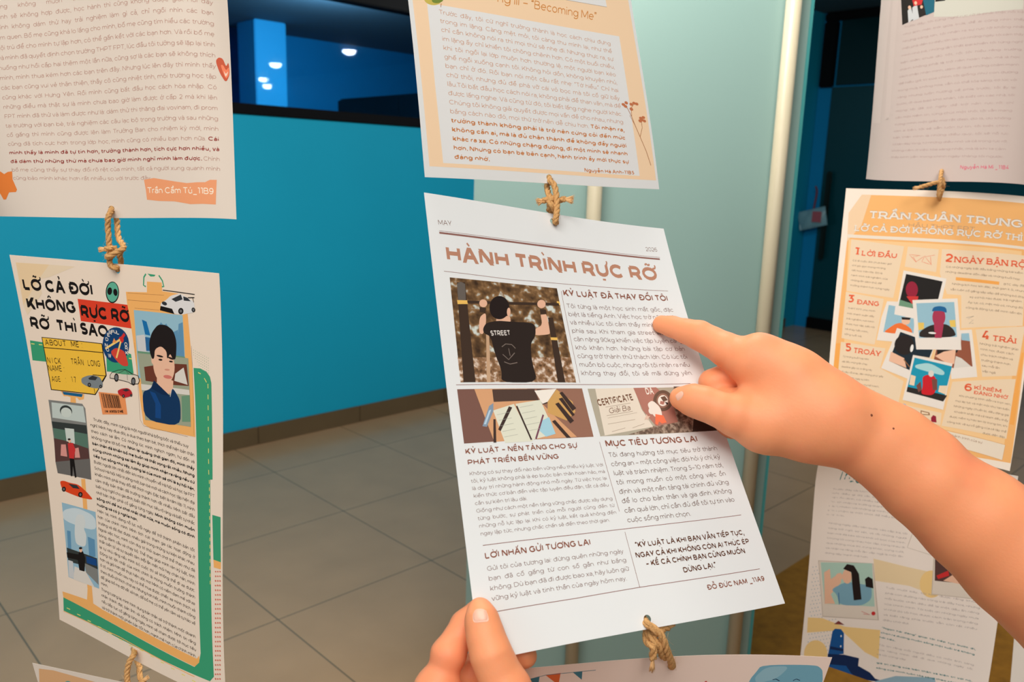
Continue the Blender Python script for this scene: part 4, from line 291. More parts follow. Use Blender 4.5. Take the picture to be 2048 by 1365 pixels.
["photograph","photo of a person in a red shirt before a crowd",[["P","greyph",[[1.38,11.06],[5.17,10.86],[5.47,11.18],[5.54,16.78],[1.44,17.01]]],["P","lightph",[[1.69,11.22],[5.26,11.05],[5.38,12.31],[1.57,12.47]]],["P","darkph",[[1.42,12.79],[5.42,12.51],[5.45,13.19],[1.48,13.32]]],["P","greenph",[[1.48,13.32],[5.45,13.19],[5.42,14.48],[1.52,14.14]]],["P","lightph2",[[2.87,13.11],[3.94,13.02],[3.87,14.34],[2.92,14.33]]],["E","darkph",[3.23,11.7],[0.7,-0.05],[-0.07,0.46]],["E","lightph2",[3.24,11.82],[0.61,-0.04],[-0.06,0.4]],["P","crowd",[[1.45,14.15],[2.59,14.14],[5.44,14.32],[5.5,15.44],[1.31,16.11]]],["P","floorph",[[1.31,16.11],[5.54,15.11],[5.54,16.78],[1.44,17.01]]],["P","pinkp",[[2.23,14.53],[2.78,14.44],[2.82,15.43],[2.02,15.48]]],["P","pinkp",[[3.84,14.59],[4.28,14.44],[4.37,15.24],[3.74,15.35]]],["P","redp",[[3.04,14.31],[3.66,14.17],[3.89,14.67],[3.61,15.45],[3.05,15.51]]],["E","faceskin",[3.29,14.07],[0.17,-0.03],[-0.02,0.17]],["E","black",[3.26,13.95],[0.18,-0.03],[-0.01,0.08]],["P","black",[[3.11,15.5],[3.63,15.45],[3.74,16.92],[3.54,17.0],[3.41,16.07],[3.23,16.93],[3.04,16.97]]]]],
["photograph","photo of a white fountain statue and a person in black",[["P","skyp2",[[1.58,19.41],[5.87,19.29],[6.03,25.43],[1.77,25.6]]],["P","cloudp",[[1.57,20.06],[3.39,19.42],[5.84,19.65],[5.87,20.89],[1.62,20.95]]],["P","statue",[[3.18,20.48],[3.53,19.96],[4.34,19.85],[4.52,20.57],[4.24,21.01],[4.57,21.44],[4.37,22.5],[3.08,22.56],[2.96,21.69]]],["P","towerg",[[1.98,21.65],[2.45,21.61],[2.39,23.24],[1.93,23.22]]],["P","towerg",[[4.71,21.54],[5.62,21.57],[5.65,22.95],[4.8,23.16]]],["P","darkph",[[1.77,23.13],[5.85,23.02],[5.92,23.89],[1.86,24.28]]],["P","navyb",[[4.38,23.2],[5.74,23.11],[5.82,23.66],[4.45,23.76]]],["P","greywh",[[1.87,24.14],[2.52,24.11],[2.61,25.52],[1.84,25.56]]],["P","boatwh",[[2.7,24.46],[4.19,24.46],[5.42,25.47],[2.49,25.61]]],["P","greyph",[[4.13,23.84],[5.92,23.89],[5.97,25.13],[4.29,24.56]]],["P","black",[[1.73,23.53],[3.33,23.33],[3.57,22.95],[3.99,22.92],[4.26,23.42],[4.08,24.55],[3.37,24.61],[3.22,23.81],[1.78,23.97]]],["E","faceskin",[3.7,22.86],[0.21,-0.04],[-0.02,0.21]],["E","black",[3.69,22.72],[0.23,-0.06],[-0.01,0.1]]]],
["body_text",None,[["X","blacktx","r",0.23,"j","~    Trước đây, mình từng là một người khá bồng bột và thiếu suy|nghĩ. Mình hay đua đòi, a dua theo bạn bè, thích thể hiện bản thân|theo cách sai lầm. Có những lúc mình nghịch ngợm, hư đốn và|không nghe lời bố mẹ. *Nhìn lại quãng thời gian đó, mình thấy|*bản thân đã khiến bố mẹ buồn và thất vọng rất nhiều. Nhưng|*cũng chính những sai lầm ấy giúp mình nhận ra rằng nếu cứ|*tiếp tục sống như vậy, tương lai của mình sẽ chỉ là sự hối hận.|Bước ngoặt lớn nhất đến khi mình chuyển về Hà Nội và học tại FPT|School Hà Nội. Môi trường mới, bạn bè mới và cách học tập hiện đại|khiến mình phải thay đổi để thích nghi. Đặc biệt là năm lớp 11, mình|cảm thấy bản thân đã trưởng thành hơn rất nhiều. Mình bắt đầu|biết suy nghĩ cho gia đình, biết đặt mục tiêu rõ ràng và biết tự nhắc|nhở bản thân phải cố gắng từng ngày. *Mình không còn muốn|*sống chỉ để vui chơi nhất thời nữa, mà muốn sống có định|~*hướng và có ý nghĩa hơn.|Hiện tại, mình đang nỗ lực mỗi ngày để trở thành phiên bản tốt|hơn của chính mình. Mình tích cực tham gia các hoạt động ở|trường và đã đạt được nhiều giải trong những sự kiện khác nhau.|Ngoài việc học, mình còn duy trì thói quen chơi thể thao như đá|bóng, đánh cầu và chạy bộ. Thể thao giúp mình rèn kỷ luật, tinh|thần bền bỉ và sự quyết tâm. Mỗi lần mệt mỏi hay chán nản, mình|lại tự nhủ rằng nếu mình bỏ cuộc thì sẽ không thể đi xa được.|Động lực lớn nhất của mình chính là mong muốn trưởng thành|hơn và giỏi hơn để thực hiện ước mơ. Mình có niềm đam mê với xe|ô tô, mình muốn sau này có thể mua được chiếc xe mình thích và|theo đuổi sở thích chơi xe. Nhưng hơn hết, mình muốn thành công|để giúp bố mẹ đỡ vất vả hơn, để bố mẹ có thể yên tâm và tự hào về|~mình.|Trong tương lai, mình hình dung bản thân sẽ trở thành một doanh|nhân thành đạt, bản lĩnh và sống có trách nhiệm. Mình tin rằng|nếu tiếp tục cố gắng từng ngày, mình sẽ chạm được tới mục tiêu|và trở thành một phiên bản tốt hơn, mạnh mẽ hơn của chính mình.",[5.88,12.0,17.85,12.21],[0.016,0.481,0.009,0.483]]]]],
'upright':[
["border",None,[["P","palegrn",[[8.12,7.24],[17.15,8.61],[17.2,10.71],[11.37,10.93],[8.25,10.27]]],["P","palegr",[[-0.01,5.99],[2.24,6.68],[2.01,21.87],[0.48,21.68]]],["P","palegr2",[[2.65,6.81],[3.54,7.07],[3.54,21.66],[2.79,21.56]]]]],
["photograph","small group photo cut off by the top edge",[["P","grpdark",[[3.78,6.06],[8.19,7.08],[8.25,9.7],[4.4,10.25]]],["P","grpteal",[[6.85,7.98],[8.17,7.96],[8.25,9.7],[7.36,9.88]]],["P","greywh",[[5.0,8.74],[5.36,8.3],[5.88,9.86],[5.23,10.23]]],["P","greywh",[[5.58,8.53],[6.13,8.24],[6.55,10.03],[5.81,10.11]]],["P","redp",[[5.5,7.62],[6.84,7.89],[6.71,8.47],[5.76,8.41]]],["E","faceskin",[5.21,8.4],[0.2,0.05],[0.02,0.22]],["E","faceskin",[5.97,8.1],[0.19,0.06],[0.02,0.22]],["E","faceskin",[6.73,8.75],[0.17,0.04],[0.01,0.2]],["P","black",[[8.24,7.8],[10.53,7.8],[9.31,8.66],[8.3,8.55]]]]],
["body_text",None,[["X","paletx","r",0.24,"j","Trước đây, tôi từng nghĩ rực rỡ là phải thật nổi bật,|như ánh mặt trời giữa trưa, để ai cũng nhìn thấy.|Nhưng càng lớn, tôi nhận ra sự rực rỡ không nhất|thiết phải đến từ điều lớn lao, có những ngày tôi cảm thấy|mình nhỏ bé, những lần thất bại khiến tôi từng nghĩ|bản thân chưa đủ tốt, rồi tôi hiểu rằng trưởng|thành không phải là trở nên hoàn hảo, mà là học|cách chấp nhận mình, dám đi qua những chậm mạnh|để hiểu giá trị của chính tôi giống như con đường|trong mưa, không hoa, vẫn có thể tỏa sáng, có lúc vội|vàng nhưng luôn hướng về phía trước, tôi ấy lại|bước, đi qua bao khó khăn, tôi biết ơn các nhà, tôi|mong tôi đã có ngày để trở nên rực rỡ, chỉ|cần một niềm tin, từng chút một thôi, tôi vẫn mang|trong mình một giấc mơ rất đẹp, đó là, dù không|còn ai bên, tôi sẽ vẫn luôn tự tin, tôi biết chính|bản thân mình là những điều quý, tôi sẽ nỗ lực|từ tận đáy lòng, từ những điều nhỏ và cả trong rực rỡ,|không nằm ở việc tỏa sáng nhất, mà là khi ta cảm|~thấy bình yên trong chính ngày tháng tôi ngước.",[4.65,10.71,17.61,11.14],[-0.019,0.841,-0.051,0.836]]]],
["signature",None,[["X","pinktx","b",0.442,"f","Nguyễn Hà Mi _11B4",[12.33,28.27,17.21,28.25],[0.0,0.0,0.0,0.0]]]]],
'right':[
["border",None,[["P","orangebg",[[1.94,0.76],[19.25,0.83],[20.43,5.06],[20.96,28.88],[0.9,30.1],[0.53,24.15],[0.75,6.67],[0.66,3.8]]],["P","orangel",[[0.6,3.12],[1.94,0.76],[3.02,0.8],[2.23,4.68],[0.75,6.67]]],["P","cream2",[[0.73,5.79],[19.58,5.81],[19.56,6.12],[0.76,6.19]]],["P","orangelite",[[0.91,6.39],[19.29,6.35],[20.02,28.18],[2.14,28.91]]],["P","orangest",[[0.62,18.9],[1.15,18.83],[1.15,23.22],[0.58,23.05]]],["P","orangest",[[20.07,21.7],[20.69,21.22],[20.67,24.94],[20.2,24.93]]],["P","orangest",[[20.4,17.3],[20.63,17.26],[20.6,21.35],[20.17,21.56]]],["P","cream3",[[1.24,6.37],[7.2,6.88],[6.58,12.99],[1.27,12.62]]],["P","cream3",[[7.61,6.89],[10.86,6.99],[10.81,9.65],[7.47,9.27]]],["P","cream3",[[11.2,6.94],[19.66,6.79],[20.18,14.46],[14.0,15.63],[13.63,12.0],[12.17,12.03],[11.21,9.74]]],["P","cream3",[[1.22,12.75],[5.58,13.21],[5.07,18.52],[1.22,18.2]]],["P","cream3",[[1.2,18.64],[6.32,18.81],[5.95,21.09],[8.66,22.24],[8.26,25.6],[5.37,25.14],[1.18,23.6]]],["P","cream3",[[15.47,15.61],[20.41,14.46],[20.16,19.81],[16.73,20.56]]],["P","cream3",[[13.77,21.58],[20.15,20.16],[20.1,26.52],[13.23,26.46]]],["P","cream3",[[8.77,24.79],[13.06,25.11],[13.11,26.42],[9.16,26.08]]],["P","cream4",[[9.96,26.81],[20.09,27.16],[20.03,28.8],[9.87,28.03]]],["L","orln",0.04,[[9.87,28.03],[20.03,28.8],[20.09,27.16],[9.95,26.69]]]]],
["headline",None,[["X","brownout","o",0.914,"f","TRẦN XUÂN TRUNG",[2.96,3.69,19.21,3.72],[0.0,0.0,0.0,0.0]],["X","brownout","o",0.753,"f","LỠ CẢ ĐỜI KHÔNG RỰC RỠ THÌ SAO",[1.46,5.34,22.13,5.19],[0.0,0.0,0.0,0.0]],["X","titlew","s",0.914,"f","TRẦN XUÂN TRUNG",[2.96,3.69,19.21,3.72],[0.0,0.0,0.0,0.0]],["X","titlew","s",0.753,"f","LỠ CẢ ĐỜI KHÔNG RỰC RỠ THÌ SAO",[1.46,5.34,22.13,5.19],[0.0,0.0,0.0,0.0]],["X","brownout","r",0.5,"f","HẬU THPT FPT",[7.41,4.56,14.4,4.62],[0.0,0.0,0.0,0.0]]]],
["subheading",None,[["X","orred","s",0.91,"f","1",[1.65,8.22,2.29,8.23],[0.0,0.0,0.0,0.0]],["X","orred","s",0.62,"f","LỜI ĐẦU",[2.57,8.29,6.56,8.36],[0.0,0.0,0.0,0.0]]]],
["subheading",None,[["X","orred","s",0.973,"f","2",[11.55,8.38,12.46,8.39],[0.0,0.0,0.0,0.0]],["X","orred","s",0.7,"f","NGÀY BẬN RỘN",[12.53,8.38,20.68,8.13],[0.0,0.0,0.0,0.0]]]],
["subheading",None,[["X","orred","s",0.91,"f","3",[1.49,13.97,2.3,13.93],[0.0,0.0,0.0,0.0]],["X","orred","s",0.55,"f","ĐANG",[2.57,14.06,5.14,14.1],[0.0,0.0,0.0,0.0]]]],
["subheading",None,[["X","orred","s",0.961,"f","4",[16.17,16.57,17.03,16.48],[0.0,0.0,0.0,0.0]],["X","orred","s",0.6,"f","TRẢI",[17.24,16.55,19.74,16.48],[0.0,0.0,0.0,0.0]]]],
["subheading",None,[["X","orred","s",0.954,"f","5",[1.73,19.66,2.54,19.65],[0.0,0.0,0.0,0.0]],["X","orred","s",0.6,"f","TROÁY",[2.74,19.72,5.88,19.79],[0.0,0.0,0.0,0.0]]]],
["subheading",None,[["X","orred","s",0.827,"f","6",[15.03,22.34,15.9,22.31],[0.0,0.0,0.0,0.0]],["X","orred","s",0.36,"f","KỈ NIỆM",[16.05,21.99,18.89,21.88],[0.0,0.0,0.0,0.0]],["X","orred","s",0.36,"f","ĐÁNG NHỚ",[16.06,22.52,19.62,22.43],[0.0,0.0,0.0,0.0]]]],
["body_text",None,[["X","brntx","r",0.2,"l","Có lẽ cuộc đời chưa bao giờ|chỉ gói gọn trong những|tiết học trên lớp. Đó là|hành trình trải nghiệm, của|những lần dám thử, để|trưởng thành hơn từng ngày.",[1.62,9.02,6.21,9.16],[0.002,0.594,0.022,0.604]],["X","brntx","r",0.22,"l","Có những ngày bắt đầu bằng những bài kiểm tra|những deadline dồn dập và những buổi họp",[11.78,9.05,20.18,8.86],[-0.01,0.57,0.06,0.72]],["X","brntx","r",0.22,"l","BTC dày đặc.",[17.79,10.35,20.3,10.21],[0.0,0.0,0.0,0.0]],["X","brntx","r",0.22,"l","Những lịch học kín đặc, thời gian ít ỏi, nhưng|vẫn luôn cố gắng sắp xếp để không bỏ lỡ bất",[12.57,10.93,20.36,10.83],[-0.11,0.63,0.07,0.65]],["X","brntx","r",0.22,"l","kỳ cơ hội nào được trải nghiệm.|Áp lực có, mệt mỏi có, nhưng đó|cũng là động lực để mình tiến lên.",[14.5,12.21,20.03,11.97],[-0.14,0.6,-0.015,0.665]],["X","brntx","r",0.2,"l","THPT FPT cho mình|một thanh xuân đầy|trải nghiệm, nơi mình|được học tập, kết nối|và cháy hết mình,|sống tuổi trẻ.",[1.61,14.74,4.94,14.8],[-0.02,0.608,-0.01,0.622]],["L","orangest",0.36,[[12.9,10.21],[17.33,10.22]]],["X","brntx","r",0.2,"l","Từ những buổi họp kéo|dài đến những lần chạy|deadline gấp rút, lo lắng này|nối tiếp nỗi khác, đến những phút giây|hồi hộp trước ngày sự kiện.|Có lúc mọi thứ không như kế hoạch,|từng tháng trôi, niềm vui nỗi lo cả|nghĩa lại nên muôn màu, Chính|những điều đó đã giúp mình.",[1.56,20.38,5.5,20.34],[-0.032,0.589,0.306,0.586]],["X","brntx","r",0.22,"l","Những trải nghiệm giúp|mình học được cách|chịu trách nhiệm và|trưởng thành hơn|sau mỗi lần|vấp ngã.",[16.03,17.15,20.04,17.13],[0.126,0.578,-0.062,0.576]],["X","brntx","r",0.21,"r","Khi chương trình diễn ra trọn vẹn,|mọi áp lực và mệt mỏi như tan biến.|Những ngày chuẩn bị, đều đáng giá.|Khoảnh khắc mà cả team đều thấy|được niềm tự hào len lỏi trong tim, khi|công sức và sự cố gắng của cả tập thể|được đền đáp.",[13.84,23.07,20.03,22.99],[-0.02,0.592,-0.008,0.583]],["X","brownln","r",0.24,"l","Trưởng thành là một hành trình của sự|không ngừng bước tiếp.",[10.49,27.21,19.88,27.68],[-0.15,0.75,-0.06,0.71]]]],
["doodle",None,[["L","orred",0.04,[[8.64,8.67],[7.84,7.82],[9.04,7.86],[8.24,8.05],[8.64,8.6],[9.5,7.83],[9.21,8.56],[10.28,8.86],[9.51,7.96],[10.52,7.69]]],["L","orred",0.04,[[10.08,7.92],[10.22,8.8]]]]],
["doodle",None,[["L","greyln",0.04,[[14.38,14.43],[15.14,14.15],[14.56,14.53],[15.13,14.57],[14.73,15.05],[15.17,14.93]]]]],
["polaroid","polaroid of a face in red light on black",[["P","polw",[[7.39,9.72],[11.95,10.3],[11.69,12.95],[11.23,15.23],[6.82,14.87],[7.14,13.26]]],["P","black",[[7.7,10.11],[11.58,10.65],[11.32,12.68],[8.8,13.99],[7.25,13.82]]],["E","redface",[8.47,11.87],[0.64,-0.05],[0.09,0.94]],["P","greenp",[[7.3,13.12],[8.75,13.49],[8.74,13.99],[7.27,13.82]]],["P","redp",[[7.97,12.68],[9.24,12.56],[9.18,13.2],[8.63,13.5]]]]],
["polaroid","polaroid of a person in an orange shirt",[["P","polw",[[5.96,13.43],[7.15,13.38],[6.82,14.87],[9.25,15.07],[9.36,17.79],[8.03,17.94],[5.26,17.99],[5.54,15.31]]],["P","skyp",[[6.18,13.85],[6.9,13.91],[6.88,14.86],[9.09,15.15],[9.14,16.82],[7.22,17.03],[5.89,16.98]]],["P","orshirt",[[6.22,16.7],[7.1,15.91],[7.8,15.72],[8.79,16.24],[9.08,16.83],[6.98,17.06],[5.95,16.98]]],["E","faceskin",[8.19,15.49],[0.46,-0.05],[0.04,0.43]],["P","hairb",[[7.68,15.1],[8.67,15.07],[8.58,15.33],[7.76,15.37]]]]],
["polaroid","polaroid of a dark head beside a hand",[["P","polw",[[7.33,16.38],[9.38,16.85],[11.51,17.83],[11.21,19.33],[9.34,19.2],[9.29,21.97],[6.07,21.08],[6.88,18.37]]],["P","nightp",[[7.73,16.78],[9.42,17.21],[11.41,18.03],[11.09,19.29],[9.34,19.2],[9.17,20.94],[6.83,20.18],[7.26,18.57]]],["P","faceskin",[[6.95,19.11],[7.7,19.39],[8.45,19.68],[8.8,20.74],[6.83,20.18]]],["E","hairb",[8.29,18.21],[1.04,-0.12],[0.12,1.1]],["E","whitep",[9.14,18.48],[0.17,0.03],[-0.04,0.44]],["L","brownln",0.1,[[8.4,19.81],[9.13,20.58]]]]],
["polaroid","polaroid of a person with eyes lowered",[["P","polw",[[13.92,15.88],[15.08,15.66],[16.23,20.65],[13.62,21.3],[13.34,19.9],[11.58,19.53],[11.69,17.93]]],["P","brickp",[[14.07,16.22],[14.84,16.08],[15.61,19.61],[13.6,20.1],[13.22,19.79],[11.57,19.47],[11.75,17.92],[14.16,17.6]]],["P","skyp",[[14.07,16.22],[14.84,16.08],[15.03,16.94],[14.17,16.94]]],["P","hairb",[[11.75,17.92],[14.1,17.55],[13.85,18.37],[12.72,18.41],[11.85,18.89]]],["P","faceskin",[[11.64,19.04],[12.49,18.44],[13.7,18.03],[13.71,19.6],[13.22,19.79]]],["P","boatwh",[[13.78,18.75],[14.37,18.9],[15.48,19.64],[13.71,20.08]]]]],
["polaroid","polaroid of a person in a blue cap and black shirt",[["P","polw",[[8.65,13.06],[13.28,12.41],[14.12,17.2],[14.27,18.02],[9.62,18.56],[9.26,16.81]]],["P","skyp",[[9.09,13.39],[12.98,12.84],[13.66,16.65],[9.77,17.25]]],["P","yellowp",[[9.48,15.54],[10.11,15.48],[10.18,16.21],[9.62,16.4]]],["P","yellowp",[[12.68,14.94],[13.29,14.81],[13.43,15.58],[12.87,15.65]]],["P","tee",[[9.75,16.51],[10.82,15.65],[12.39,15.34],[13.23,15.85],[13.64,16.68],[9.77,17.25]]],["E","redface2",[11.58,14.7],[0.67,-0.08],[0.1,1.03]],["P","redface2",[[11.14,15.49],[12.16,15.37],[12.1,16.97],[11.42,17.06]]],["P","capblue",[[10.78,14.16],[10.9,13.65],[11.51,13.44],[12.2,13.52],[12.38,14.18],[11.79,13.99],[11.11,14.07]]],["E","whitep",[11.08,16.54],[0.4,-0.02],[0.01,0.11]]]],
["polaroid","polaroid of a person in red against a blue sky",[["P","polw",[[9.34,19.2],[13.54,19.63],[13.18,24.73],[8.78,24.3]]],["P","tealsky",[[9.54,19.48],[13.52,19.93],[13.07,23.85],[9.09,23.34]]],["P","cloudp2",[[9.69,20.26],[11.15,19.83],[12.85,20.57],[12.79,21.06],[11.39,20.9],[9.73,20.63]]],["P","grpdark",[[9.14,22.79],[13.39,23.14],[13.07,23.85],[9.09,23.34]]],["P","cream3",[[9.34,21.41],[9.89,21.52],[9.83,22.57],[9.29,22.52]]],["P","cream3",[[12.47,22.2],[13.31,22.07],[13.2,23.05],[12.43,22.87]]],["P","redp2",[[10.58,21.49],[11.07,21.18],[11.88,21.19],[12.22,22.11],[12.02,23.35],[10.63,23.43],[10.75,22.44]]],["P","brownface",[[10.06,22.54],[10.47,22.0],[10.69,22.94],[10.37,23.23]]],["P","brownface",[[11.58,21.6],[12.15,21.52],[12.3,22.71],[11.84,22.77]]],["E","boatwh",[11.46,21.01],[0.28,-0.04],[0.04,0.36]]]],
["sticker","small printed badges under the photos",[["E","greyln2",[9.01,25.0],[0.28,-0.04],[0.04,0.31]],["P","brownln",[[10.84,25.16],[11.79,25.26],[11.88,25.54],[10.89,25.64]]],["P","cream3",[[10.94,25.26],[11.68,25.33],[11.72,25.47],[10.98,25.53]]],["P","redface",[[12.03,25.76],[12.23,25.46],[12.53,25.56],[12.67,26.2],[12.09,26.23]]],["E","teald",[10.9,26.15],[0.21,-0.03],[0.02,0.15]],["E","teald",[11.72,26.15],[0.18,-0.03],[0.02,0.14]]]]],
'tru':[
